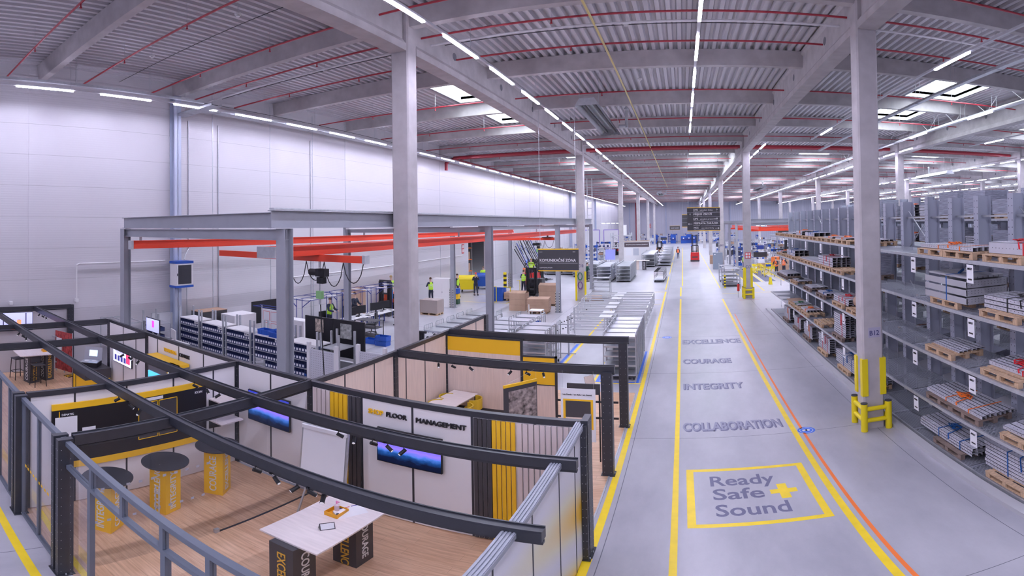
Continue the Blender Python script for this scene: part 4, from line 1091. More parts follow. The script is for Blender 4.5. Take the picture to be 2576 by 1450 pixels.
def rack(x, ys, h, levels, lab, front=1.2, back=1.1, zoff=0, deck_back=True):
    e = empty('cantilever_rack', (x, 0, 0), 0, lab, 'rack')
    um = upright_bm(h); am = {}
    for y in ys:
        o = bpy.data.objects.new('upright', um); COL.objects.link(o); o.parent = e; o.location = (0, y, 0)
    k = MB(); k.box(-.18, .18, -.1, .1, 0, .3, UPR)
    arm = MB(); arm.add([(-.18, -.035, -.22), (-.18, .035, -.22), (-.18, -.035, -.03), (-.18, .035, -.03), (-front, -.035, -.09), (-front, .035, -.09), (-front, -.035, -.03), (-front, .035, -.03)],
        [(0, 1, 5, 4), (2, 6, 7, 3), (0, 4, 6, 2), (1, 3, 7, 5), (4, 5, 7, 6)], UPR)
    amf = arm.mesh('arm')
    for z in levels:
        for y in ys:
            for s in ((1, -1) if deck_back else (1,)):
                o = bpy.data.objects.new('arm', amf); COL.objects.link(o); o.parent = e; o.location = (0, y, z); o.rotation_euler = (0, 0, 0 if s == 1 else pi)
        for i, (a, b_) in enumerate(zip(ys[:-1], ys[1:])):
            if i % 2: continue
            b2 = ys[min(i + 2, len(ys) - 1)]
            for s in ((1, -1) if deck_back else (1,)):
                k = MB(); xa, xb = (-front - .03, -.2) if s == 1 else (.2, back)
                k.quad((xa, a + .02, z - .002), (xb, a + .02, z - .002), (xb, b2 - .02, z - .002), (xa, b2 - .02, z - .002), GRATE)
                k.build('grating_deck', e)
        for s in ((1, -1) if deck_back else (1,)):
            k = MB(); xe = -front - .03 if s == 1 else back
            k.box(xe - .02, xe + .02, ys[0], ys[-1], z - .07, z, GALV); k.build('edge_beam', e)
    for i, (a, b_) in enumerate(zip(ys[:-1], ys[1:])):
        k = MB()
        for z in ((h - .5,) + ((2.0,) if h > 3 else ())): k.box(-.02, .02, a, b_, z, z + .05, GALV)
        if i % 4 == 1:
            for z in (.3, 2.5, 4.6):
                if z + 1.2 < h: k.bar((.05, a, z), (.05, b_, z + 1.1), .03, .01, GALV); k.bar((.06, b_, z), (.06, a, z + 1.1), .03, .01, GALV)
        k.build('tie_bar', e)
    return e
rack(6.62, UY, 5.98, LEVELS, 'long grey cantilever rack beside the aisle with grating shelves', 1.32, 1.3)
YB = [9.0 + 1.35 * i for i in range(18)]
rack(10.4, YB, 6.4, [.5, 1.9, 3.3, 4.4, 5.42], 'second cantilever rack standing parallel behind the aisle rack', 1.25, 1.2)
YC_ = [13 + 1.5 * i for i in range(14)]
rack(15.0, YC_, 6.2, [1.2, 3.0, 4.6], 'third grey rack behind the second one, seen in gaps', 1.2, 1.2, deck_back=False)
k = MB(); k.box(4.98, 5.2, 5.4, 31, 0, .1, M('kerb concrete', (.5, .5, .52), .6)); k.box(5.2, 8.0, 5.4, 31, 0, .035, M('rack base', (.22, .23, .26), .6)); struct(k.build('trim_41'), 'low pale concrete kerb under the aisle rack', 'kerb')

# pallets
def mk_pallet(mt, tone):
    def f():
        e = empty('pallet'); e['category'] = 'pallet'
        k = MB()
        for x in (-.35, -.175, 0, .175, .35): k.box(x - .06, x + .06, -.6, .6, .122, .144, mt)
        for y in (-.55, 0, .55): k.box(-.4, .4, y - .05, y + .05, .1, .122, mt)
        k.build('deck_boards', e)
        k = MB()
        for x in (-.35, 0, .35):
            for y in (-.53, 0, .53): k.box(x - .05, x + .05, y - .07, y + .07, .022, .1, mt)
        k.build('blocks', e)
        k = MB()
        for x in (-.35, 0, .35): k.box(x - .05, x + .05, -.6, .6, 0, .022, mt)
        k.build('skids', e)
        return e
    return Maker(f)
pallet_new, pallet_old = mk_pallet(WOODP, 'pale'), mk_pallet(WOODO, 'dark')
PERF = M('light grey powder coat', (.56, .56, .62), .45, vary=.03, scale=6)
DOTM = M('punched holes', (.12, .12, .14), .8)
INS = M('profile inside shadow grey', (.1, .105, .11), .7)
STR = {c: M('strap ' + c, v, .6) for c, v in (('orange', (.95, .2, .02)), ('blue', (.01, .1, .35)), ('red', (.7, .02, .03)), ('black', (.02, .02, .02)), ('green', (.02, .2, .05)))}
def bundle(x, y, z, w_, l_, h, layers, cols, lab, strap=None, slope=0, group=None, kind='flat'):
    """strapped bundle of long folded steel profiles, lying along y"""
    e = empty('profile_bundle', (x, y, z), 0, lab, 'profile bundle', group)
    k = MB(); pw = w_ / cols; ph = h / layers; rnd = random.Random(int(y * 100 + z * 10))
    for j in range(layers):
        for i in range(cols):
            a = -w_ / 2 + i * pw; zb = j * ph; dy = rnd.uniform(-.03, .03)
            y0_, y1_ = -l_ / 2 + dy, l_ / 2 + dy; g = .006
            k.box(a + g, a + pw - g, y0_, y1_, zb + ph - g - .006, zb + ph - g, PERF)     # web
            k.box(a + g, a + g + .006, y0_, y1_, zb + g, zb + ph - g, PERF); k.box(a + pw - g - .006, a + pw - g, y0_, y1_, zb + g, zb + ph - g, PERF)
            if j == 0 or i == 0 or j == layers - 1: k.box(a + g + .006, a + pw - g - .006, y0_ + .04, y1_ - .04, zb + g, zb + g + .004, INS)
    k.build('profiles', e)
    d = MB(); n = int(l_ / .11)
    for t in range(n):
        yy = -l_ / 2 + .06 + t * .11
        for j in range(layers):
            d.box(-w_ / 2 + .0045, -w_ / 2 + .006, yy, yy + .018, j * ph + ph * .45, j * ph + ph * .45 + .016, DOTM)
        for i in range(cols): d.box(-w_ / 2 + (i + .45) * pw, -w_ / 2 + (i + .45) * pw + .016, yy, yy + .018, h - .0062, h - .0045, DOTM)
    d.build('punched_holes', e)['kind'] = 'stuff'
    if strap:
        s = MB(); m_ = STR[strap]
        for yy in (-l_ * .22,) if l_ < 1.6 else (-l_ * .3, l_ * .1):
            s.box(-w_ / 2 - .004, -w_ / 2, yy, yy + .035, 0, h, m_); s.box(w_ / 2, w_ / 2 + .004, yy, yy + .035, 0, h, m_); s.box(-w_ / 2 - .004, w_ / 2 + .004, yy, yy + .035, h - .002, h + .002, m_)
        s.build('strap', e)
        s = MB(); pts = []
        for t in range(34):
            a = t * .9; r = .05 + .09 * rnd.random()
            pts.append((-.05 + r * math.cos(a), -.1 + t * .008 + r * 1.3 * math.sin(a), h + .015 + .05 * rnd.random()))
        for a, b_ in zip(pts[:-1], pts[1:]): s.bar(a, b_, .03, .006, m_)
        pts = [(-.05, -.1, h + .02), (-w_ / 2, -.18, h + .01), (-w_ / 2 - .015, -.22, h * .5)]
        for a, b_ in zip(pts[:-1], pts[1:]): s.bar(a, b_, .03, .006, m_)
        s.build('strap_coil', e)
    return e
def wrapped(x, y, z, w_, l_, h, lab, mt=None, group=None):
    e = empty('wrapped_load', (x, y, z), 0, lab, 'wrapped load', group)
    mt = mt or M('wrapped grey stack', (.42, .43, .5), .35, vary=.5, scale=5, stretch=(1, .5, 9))
    k = MB(); k.box(-w_ / 2, w_ / 2, -l_ / 2, l_ / 2, 0, h, mt); k.build('stack', e)
    k = MB(); k.box(-w_ / 2 - .004, w_ / 2 + .004, -l_ / 2 - .004, l_ / 2 + .004, .04, h + .004, glass_mat('stretch film', (.9, .92, .96), .3, .22)); k.build('film', e)
    return e
LNAME = ['bottom', 'second lowest', 'middle', 'second highest', 'top']
XF = 5.78
# near part of the rack (towards the viewer, right of column B12)
PN = [(4, 10.2, 'n'), (4, 8.98, 'n'), (4, 7.45, 'n'), (3, 9.6, 'n'), (3, 7.6, 'n'), (2, 9.9, 'n'), (2, 7.6, 'n'), (1, 9.9, 'o'), (1, 8.9, 'o'), (1, 7.0, 'n'), (0, 9.6, 'o'), (0, 7.5, 'n'), (4, 15.0, 'n'), (3, 15.3, 'o')]
names_n = {0: 'bottom', 1: 'second lowest', 2: 'middle', 3: 'second highest', 4: 'top'}
for L_, y, t in PN:
    mk_ = pallet_new if t == 'n' else pallet_old
    w_ = 'right of column B12' if y < 12 else 'just behind column B12'
    rk = sum(1 for q in PN if q[0] == L_ and q[1] < y and (q[1] < 12) == (y < 12)) + 1
    mk_((XF - .07 if y < 12 else 6.0, y, LEVELS[L_]), 0, '%s pallet, %s shelf %s, %s one going away' % ('pale wooden' if t == 'n' else 'dark weathered', names_n[L_], w_, ORD[rk - 1]), 'pallets on the aisle rack')
PZ = .146
tb = M('grey tray steel', (.42, .42, .45), .4)
def tray_stack(x, y, z, lab):
    e = empty('tray_stack', (x, y, z), 0, lab, 'tray stack')
    for j in range(3):
        k = MB(); z0_ = j * .17
        k.box(-.5, .5, -.9, .9, z0_, z0_ + .012, tb); k.box(-.5, -.485, -.9, .9, z0_ + .012, z0_ + .13, tb); k.box(.485, .5, -.9, .9, z0_ + .012, z0_ + .13, tb)
        k.box(-.5, .5, -.9, -.885, z0_ + .012, z0_ + .15, tb)
        for i in range(12):
            for zz in (.05, .1): k.box(-.47 + .08 * i, -.455 + .08 * i, -.902, -.9, z0_ + zz, z0_ + zz + .012, DOTM)
        k.build('tray', e)
    k = MB()
    for i in range(7): k.box(-.42 + i * .13, -.31 + i * .13, -.8, .85, .51, .55, tb)
    k.build('top_slats', e)
    k = MB(); k.box(-.505, -.5, -.1, -.06, 0, .52, STR['blue']); k.box(-.505, .505, -.1, -.06, .55, .555, STR['blue']); k.bar((-.2, -.1, .56), (.1, .2, .6), .04, .04, STR['blue']); k.build('strap', e)
    return e
bundle(5.78, 9.75, LEVELS[4] + PZ, .7, 2.3, .09, 1, 5, 'flat bundle with orange tapes on the top shelf right of column B12', 'orange')
bundle(5.8, 7.35, LEVELS[4] + PZ, .6, 1.5, .22, 1, 1, 'tall punched beam with red strap on the top shelf near the picture edge', 'red')
tray_stack(5.82, 9.55, LEVELS[3] + PZ, 'stack of three open grey trays tied with blue strap')
bundle(5.85, 7.3, LEVELS[3] + PZ, .75, 1.9, .26, 3, 4, 'bundle of three punched layers on spacers, second highest shelf', 'black')
bundle(5.85, 9.9, LEVELS[2] + PZ, .7, 1.15, .05, 1, 6, 'low pile of punched strips on a pale pallet, middle shelf')
bundle(5.9, 7.5, LEVELS[2] + PZ, .7, 1.5, .1, 1, 6, 'shiny grey channels with red strap on the middle shelf', 'red')
bundle(5.78, 9.45, LEVELS[1] + PZ, .8, 2.3, .09, 1, 7, 'long pile of punched profiles with an orange strap coil', 'orange')
bundle(5.85, 7.0, LEVELS[1] + PZ, .8, 1.4, .08, 1, 5, 'white panels with red strap coil on the second lowest shelf', 'red')
bundle(5.8, 9.9, LEVELS[0] + PZ, .75, 2.3, .22, 3, 6, 'long punched profiles with a blue strap coil on the bottom shelf', 'blue')
bundle(5.85, 7.4, LEVELS[0] + PZ, .75, 1.9, .58, 7, 4, 'high stack of punched profiles with blue strap on the bottom shelf', 'blue')
bundle(6.0, 15.0, LEVELS[4] + PZ, .6, 1.1, .06, 1, 4, 'small flat bundle behind column B12 on the top shelf')
wrapped(5.96, 15.3, LEVELS[3] + PZ, .8, .95, .62, 'block of stacked white cartons behind column B12')
# far part, left of column B12 in the picture
FAR = {4: [(28.3, 'n'), (26.9, 'n'), (25.6, 'n'), (24.3, 'n'), (23.0, 'n'), (21.7, 'n'), (20.4, 'n'), (19.1, 'n'), (17.8, 'n'), (16.5, 'n')],
       3: [(28.0, 'n'), (26.6, 'n'), (25.3, 'n'), (24.0, 'n'), (22.7, 'n'), (21.4, 'n'), (20.0, 'n'), (18.6, 'n'), (17.2, 'n')],
       2: [(28.0, 'o'), (26.6, 'o'), (24.4, 'n'), (21.7, 'o'), (19.5, 'o'), (17.2, 'n'), (15.6, 'n')],
       1: [(25.0, 'n'), (23.6, 'n'), (22.2, 'n'), (19.9, 'n'), (17.3, 'o')],
       0: [(26.6, 'o'), (24.1, 'o'), (22.0, 'o'), (19.4, 'n'), (16.7, 'n'), (14.9, 'n')]}
for L_, ls in FAR.items():
    for i, (y, t) in enumerate(ls):
        (pallet_new if t == 'n' else pallet_old)((XF - .1, y, LEVELS[L_]), 0, '%s pallet on the %s shelf beyond column B12, %s from the far end' % ('pale' if t == 'n' else 'worn dark', LNAME[L_], ORD[i]), 'pallets on the aisle rack')
FL = [(4, 26.9, 1.2, .06, 1, 4, None), (4, 25.4, 1.3, .06, 1, 4, None), (4, 23.4, 1.2, .2, 2, 3, 'orange'), (4, 21.4, 1.6, .16, 1, 3, 'blue'), (4, 18.6, 1.2, .06, 1, 4, 'orange'), (4, 17.0, 1.2, .06, 1, 4, 'orange'),
      (3, 28.0, 1.0, .08, 1, 4, 'orange'), (3, 25.3, 1.9, .28, 2, 3, 'blue'), (3, 21.6, 3.2, .07, 1, 5, None), (3, 19.0, 2.0, .36, 4, 4, 'red'),
      (2, 27.4, 2.2, .14, 1, 4, None), (2, 24.3, 1.3, .05, 1, 5, 'black'), (2, 21.7, 1.2, .06, 1, 4, None), (2, 19.5, 1.2, .08, 1, 4, 'blue'), (2, 17.1, 1.7, .22, 3, 4, 'red'),
      (1, 24.6, 1.3, .05, 1, 3, 'green'), (1, 22.6, 1.2, .1, 1, 5, 'orange'), (1, 17.3, 1.35, .78, 10, 4, 'red'),
      (0, 26.5, 1.5, .62, 8, 3, 'orange'), (0, 24.1, 1.4, .5, 7, 3, 'red'), (0, 22.0, 1.5, .55, 8, 3, 'orange'), (0, 19.4, 1.6, .6, 8, 3, 'red'), (0, 16.7, 2.2, .46, 6, 4, 'blue'), (0, 14.9, 1.2, .3, 4, 4, 'red')]
for L_, y, l_, h, ly, co, st in FL:
    rk = sorted((q[1] for q in FL if q[0] == L_), reverse=True).index(y)
    bundle(5.75, y, LEVELS[L_] + PZ, .72, l_, h, ly, co, '%s bundle%s, %s shelf beyond column B12, %s from far end' % ('high' if h > .4 else 'flat' if h < .1 else 'low', ' with %s strap' % st if st else '', LNAME[L_], ORD[rk]), st)
e = empty('carton_roll', (5.7, 15.6, LEVELS[2] + PZ), 0, 'big brown paper roll lying on the middle shelf beside column B12', 'paper roll'); k = MB(); k.cyl((0, -.55, .2), (0, .5, .2), .2, 20, CARD); k.build('roll', e); k = MB(); k.cyl((0, -.1, .2), (0, -.06, .2), .203, 20, STR['red']); k.build('strap', e)
e = empty('carton_sheet', (5.7, 24.2, LEVELS[1] + PZ), 0, 'flat cardboard sheets with green tape on the far shelf', 'cardboard'); k = MB(); k.cbox(0, 1.2, .02, .7, 1.6, .04, CARD, .05); k.build('sheets', e)
# shelf labels
for y, near in ((8.36, True), (10.86, True), (16.3, False), (19.0, False), (21.4, False), (24.1, False), (27.2, False)):
    for L_ in (0, 1, 2, 3, 4):
        if L_ == 0 and not near and y > 20: continue
        e = empty('shelf_label', (5.24, y, LEVELS[L_] - .08), -pi / 2, 'white location label hanging from the %s shelf, %s' % (LNAME[L_], {8.36: 'nearest the picture edge', 10.86: 'right of column B12', 16.3: 'first beyond column B12', 19.0: 'second beyond column B12', 21.4: 'third beyond column B12', 24.1: 'fourth beyond column B12', 27.2: 'near the far rack end'}[y]), 'shelf label', 'rack location labels')
        k = MB(); k.box(-.12, .12, -.02, -.015, -.36, 0, PAPER); k.build('card', e)
        k = MB(); k.box(-.07, .07, -.022, -.02, -.3, -.27, BLACK); k.build('arrow_bar', e)
        if near:
            t = 'A0%d%s' % (L_ + 1, '17' if y < 9 else '15')
            text(t, .06, BLK, (-.085, -.022, -.1), FACE_S, parent=e, bold=.01)
# loads on the second and third racks
n_ = 0
rr = random.Random(3)
for L_, z in enumerate((.5, 1.9, 3.3, 4.4, 5.42)):
    for i in range(12):
        y = 11.0 + i * 1.75
        if rr.random() < .22: continue
        h = rr.uniform(.45, .6) if L_ == 3 else rr.uniform(.45, .85) if L_ == 4 else rr.uniform(.25, .62)
        where = '%s shelf of the second rack, %s place' % (LNAME[L_], ORD[i])
        (pallet_new if rr.random() < .5 else pallet_old)((9.7, y, z), 0, 'pallet under a load on the ' + where, 'pallets on the second rack')
        if rr.random() < .75: wrapped(9.7, y, z + PZ, .85, 1.35, h, 'film wrapped grey stack on the ' + where, group='wrapped loads on the second rack')
        else: bundle(9.7, y, z + PZ, .8, 1.3, h * .6, 4, 3, 'profile bundle on the ' + where, rr.choice(['orange', 'orange', 'red', 'blue']))
for i in range(8):
    for L_, z in enumerate((1.2, 3.0, 4.6)):
        if rr.random() < .3: continue
        wrapped(14.2, 14 + i * 2.3, z, 1.0, 1.6, rr.uniform(.5, .9), 'wrapped stack on the %s shelf of the third rack, %s place' % (['low', 'middle', 'high'][L_], ORD[i]), group='wrapped loads on the third rack')
# ================================================================ dark opening in the left wall with storage behind
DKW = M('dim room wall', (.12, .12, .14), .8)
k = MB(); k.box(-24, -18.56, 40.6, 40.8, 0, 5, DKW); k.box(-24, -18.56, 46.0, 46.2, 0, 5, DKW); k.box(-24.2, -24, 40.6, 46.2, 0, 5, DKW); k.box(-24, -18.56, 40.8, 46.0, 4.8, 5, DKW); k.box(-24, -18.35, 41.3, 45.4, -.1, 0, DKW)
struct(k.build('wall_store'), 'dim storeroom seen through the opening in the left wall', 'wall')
e = empty('storage_rack', (-20.3, 43.4, 0), 0, 'dim storage rack with cartons inside the wall opening', 'rack')
k = MB()
for y in (-1.9, 0, 1.9):
    for x in (-.5, .5): k.box(x - .05, x + .05, y - .05, y + .05, 0, 4.3, STEEL)
k.build('upright', e)
for z in (1.1, 2.2, 3.3): k = MB(); k.box(-.55, .55, -1.95, 1.95, z, z + .08, ORANGE); k.build('shelf', e)
for i in range(9):
    z = (0, 1.18, 2.28)[i // 3]; tag(MB().cbox(0, 0, .35, .9, .95, .7, (CARD, BLUE, CARD)[i % 3]).build('carton', None, (-20.3, 42.2 + 1.2 * (i % 3), z)), '%s carton on the %s level of the rack in the wall opening, %s across' % ('blue' if i % 3 == 1 else 'brown', ('floor', 'first', 'second')[i // 3], ORD[i % 3]), 'carton')

# steel column, cabinet and conduits on the left wall
BG = M('blue grey steel', (.5, .55, .68), .45)
e = empty('steel_column', (-18.1, 11.95, 0), 0, 'blue grey steel column standing against the white wall', 'column')
k = MB(); k.box(-.2, .15, -.012, .012, 0, 11.17, BG); k.box(-.22, -.2, -.17, .17, 0, 11.17, BG); k.box(.13, .15, -.17, .17, 0, 11.17, BG); k.build('profile', e)
e = empty('electrical_cabinet', (-17.75, 11.95, 3.02), 0, 'blue and white electrical cabinet with dark glass door on the wall column', 'cabinet')
k = MB(); k.box(-.17, .28, -.42, .42, .09, 1.0, WHITE); k.build('body', e)
k = MB(); k.box(-.2, .3, -.44, .44, 0, .09, BLUE); k.box(-.2, .3, -.44, .44, 1.0, 1.1, BLUE); k.build('corner_caps', e)
k = MB(); k.box(.28, .3, -.4, .4, .12, .97, WHITE); k.build('door', e)
k = MB(); k.box(.3, .303, -.33, .33, .15, .94, M('smoked glass', (.05, .05, .06), .15)); k.build('door_glass', e)
k = MB(); k.box(.303, .32, -.38, -.35, .5, .6, BLACK); k.build('handle', e)
def wire(name, pts, r, m, lab, cat, n=6):
    return tag(MB().tube(pts, r, n, m).build(name), lab, cat)
wire('conduit', [(-18.25, 7.5, 2.6), (-18.25, 7.5, 4.07), (-18.25, 7.62, 4.12), (-18.25, 11.5, 4.12)], .025, WHITE, 'white conduit bending along the wall to the electrical cabinet', 'conduit')
wire('conduit', [(-18.32, 12.75, 10.2), (-18.32, 12.75, 4.6), (-18.1, 12.4, 4.3), (-18.0, 12.3, 4.15)], .022, GALV, 'thin grey conduit dropping from the roof to the electrical cabinet', 'conduit')
wire('conduit', [(-18.32, 14.4, 10.2), (-18.32, 14.4, 0)], .022, GALV, 'thin grey conduit on the wall right of the cabinet', 'conduit')
wire('conduit', [(-18.25, 12.6, 0), (-18.25, 12.6, 2.98)], .022, GALV, 'thin grey conduit rising from below to the cabinet', 'conduit')
wire('conduit', [(-18.32, 20.7, 10.2), (-18.32, 20.7, 0)], .022, GALV, 'thin grey conduit on the wall behind the crane hoist', 'conduit')
wire('conduit', [(-18.325, 19, 2.9), (-18.325, 30, 2.9), (-18.325, 40, 2.95)], .03, WHITE, 'white pipe running low along the left wall behind the desks', 'conduit')
wire('conduit', [(-17.9, 20.2, 1.3), (-17.9, 20.2, 2.8), (-17.9, 23.6, 2.85), (-17.9, 23.6, 1.4)], .025, GALV, 'bent grey conduit above the blue frames', 'conduit')
for i, y in enumerate((4.9, 7.5)): tag(MB().cbox(0, 0, 0, .16, .12, .12, WHITE).build('wall_box', None, (-18.26, y, 2.7)), 'small white junction box on the wall, %s one' % ('left' if i == 0 else 'right'), 'junction box')
for i, y in enumerate((82, 106)):
    e = empty('steel_column', (-18.1, y, 0), 0, 'blue grey wall column, %s beyond the cabinet' % ORD[i], 'column')
    k = MB(); k.box(-.2, .15, -.012, .012, 0, 10.7, BG); k.box(-.22, -.2, -.13, .13, 0, 10.7, BG); k.box(.13, .15, -.13, .13, 0, 10.7, BG); k.build('profile', e)
for i, (x, y, z) in enumerate(((-17.9, 41.0, 5.75), (-17.9, 57, 5.75))):
    e = empty('wall_unit', (x, y, z), 0, 'grey box shaped unit on the left wall above the crane frame, %s' % ('nearer' if i == 0 else 'farther'), 'ventilation unit')
    k = MB(); k.box(-.25, .3, -1.1, 1.1, 0, .35, GALV); k.build('housing', e); k = MB(); k.box(-.1, .1, -1.05, -.85, .35, .6, ANTH); k.cyl((0, .7, .35), (0, .7, .7), .04, 6, GALV); k.build('antenna', e)
def sign_plate(axis, x, y, z, w_, h, mt, lab, mark=None):
    e = empty('safety_sign', (x, y, z), pi / 2 if axis == 'y' else 0, lab, 'sign')
    k = MB(); k.box(-w_ / 2, w_ / 2, -.01, 0, 0, h, mt); k.build('plate', e)
    if mark:
        k = MB()
        for q in mark: k.box(q[0] * w_, q[1] * w_, -.013, -.01, q[2] * h, q[3] * h, WHITE)
        k.build('symbol', e)
HYD = [(-.4, -.05, .1, .45), (.08, .4, .1, .45), (-.4, -.05, .55, .9), (.1, .38, .55, .9)]
sign_plate('y', -18.33, 40.1, 3.1, .45, .8, REDP, 'red and white fire sign on the wall left of the dark opening', HYD)
sign_plate('x', 4.55, 35.84, 2.85, .42, .42, REDP, 'red and white fire extinguisher sign on column C12', HYD)
sign_plate('x', -9.6, 149.98, 4.0, .8, 1.2, REDP, 'red fire sign on the far wall', HYD)

# ================================================================ crane gantry
def hbeam(k, p, q, w_, h, m):
    p, q = Vector(p), Vector(q); u = Vector((0, 0, 1)) * (h / 2 - .008)
    d = (q - p).normalized()
    k.bar(p, q, .012, h - .03, m); k.bar(p + u, q + u, w_, .016, m); k.bar(p - u, q - u, w_, .016, m)
def gantry(xl, xr, ys, lab, zt=5.47, main=True):
    e = empty('crane_gantry', (0, 0, 0), 0, lab, 'crane gantry')
    for y in ys:
        for x in (xl, xr):
            k = MB(); k.box(x - .006, x + .006, y - .12, y + .12, 0, zt, STEEL); k.box(x - .13, x + .13, y - .13, y - .115, 0, zt, STEEL); k.box(x - .13, x + .13, y + .115, y + .13, 0, zt, STEEL)
            k.box(x - .2, x + .2, y - .2, y + .2, 0, .02, STEEL); k.build('post', e)
        k = MB(); hbeam(k, (xl - .05, y, zt - .13), (xr + .05, y, zt - .13), .16, .24, STEEL); k.build('cross_beam', e)
    if main:
        k = MB(); hbeam(k, (xl - .1, ys[0], zt + .19), (xr - .25, ys[0], zt + .19), .16, .34, STEEL); k.build('top_beam', e)
        for x in (xr,):
            k = MB(); hbeam(k, (x, ys[0] - .4, zt + .2), (x, ys[-1] + .2, zt + .2), .2, .38, STEEL); k.build('top_beam', e)
            k = MB(); k.bar((x + .02, ys[0] - .4, zt + .42), (x + .02, ys[-1] + .2, zt + .42), .14, .03, GALV); k.build('cable_channel', e)
        k = MB(); hbeam(k, (xl, ys[0], zt + .12), (xl, ys[-1], zt + .12), .14, .22, STEEL); k.build('top_beam', e)
    k = MB(); a = ys[0]
    while a < ys[-1] - 4:
        k.box(xr + .1, xr + .2, a + 2, a + 4.2, zt - .03, zt, WHITE); a += 5.7
    k.build('light_strip', e)
    return e
gantry(-14.8, -7.65, [7.8, 19.3, 30.75, 42.3], 'large grey steel crane gantry spanning the left work area')
def rail_red(x, y0_, y1_, z, lab, two=False, dz=.25):
    e = empty('crane_rail', (0, 0, 0), 0, lab, 'crane rail')
    k = MB()
    for ox in ((0, .42) if two else (0,)):
        k.box(x + ox - .09, x + ox + .09, y0_, y1_, z, z + .03, RED); k.box(x + ox - .03, x + ox + .03, y0_, y1_, z + .03, z + dz - .03, RED); k.box(x + ox - .09, x + ox + .09, y0_, y1_, z + dz - .03, z + dz, RED)
        k.box(x + ox - .07, x + ox + .07, y0_, y1_, z + .03, z + .13, RED)
    k.build('profile', e)
    k = MB(); k.box(x - .1, x + (.52 if two else .1), y0_ - .08, y0_, z - .02, z + dz, GALV); k.build('end_stop', e)
    k = MB()
    for y in (7.8, 19.3, 30.75, 42.3):
        if y0_ - .5 < y < y1_ + .5: k.box(x - .03, x + .03, y - .03, y + .03, z + dz, 5.24, STEEL)
    k.build('rail_hanger', e)
rail_red(-13.8, 7.5, 40.2, 4.86, 'red crane rail farther from the aisle')
rail_red(-9.0, 8.4, 42.0, 4.79, 'double red crane rail nearer the aisle', True)
def girder_red(y, x0_, x1_, z, lab):
    e = empty('crane_girder', (0, y, 0), 0, lab, 'crane girder')
    k = MB(); k.box(x0_, x1_, -.07, .07, z, z + .17, RED); k.build('profile', e)
    k = MB(); k.box(x1_, x1_ + .08, -.1, .1, z - .02, z + .19, GALV); k.build('end_cap', e)
    for xx in (-13.8, -8.9):
        if x0_ < xx < x1_: k = MB(); k.box(xx - .3, xx + .3, -.35, .35, z + .17, z + .22, ANTH); k.box(xx - .05, xx + .05, -.05, .05, z + .2, 4.86, ANTH); k.build('trolley', e)
    k = MB(); n = 4
    for i in range(n):
        xa = x1_ - .1 - i * .62; pts = [(xa - .62 * t / 8, .1, z - .02 - (.62 if i % 2 else .5) * math.sin(pi * t / 8) ** .6) for t in range(9)]
        k.tube(pts, .012, 5, BLACK)
    k.build('festoon_cable', e)
girder_red(10.0, -12.6, -7.15, 4.62, 'red travelling crane girder with cable loops, nearer')
girder_red(33.0, -12.8, -8.4, 4.45, 'red travelling crane girder, farther one')
for y, x, lab, zb in ((10.0, -8.56, 'black chain hoist with green hook block near the gantry post', 1.6), (33.0, -9.6, 'black chain hoist on the farther crane girder', 3.2)):
    e = empty('chain_hoist', (x, y, 4.45), 0, lab, 'hoist'); z0_ = 0 if y < 20 else -.15
    k = MB(); k.cbox(.08, 0, -.12 + z0_, .3, .2, .2, BLACK); k.cyl((-.32, 0, -.12 + z0_), (-.05, 0, -.12 + z0_), .09, 12, BLACK); k.cbox(.06, 0, -.32 + z0_, .2, .16, .16, BLACK); k.build('motor', e)
    k = MB(); k.cyl((0, 0, .17 + z0_), (0, 0, 0 + z0_), .03, 6, GALV); k.build('suspension', e)
    k = MB(); k.cyl((0, 0, -.4), (0, 0, -.62), .018, 6, GALV); k.cyl((0, 0, -.8), (0, 0, -.95), .03, 6, GALV); k.build('hook', e)
    k = MB(); k.cbox(0, 0, -.7, .18, .1, .2, M('signal green', (.3, .6, .25), .5)); k.build('hook_block', e)
    k = MB(); k.cyl((.02, 0, -.95), (.12, 0, zb - 4.45), .014, 6, BLACK); k.build('load_line', e)

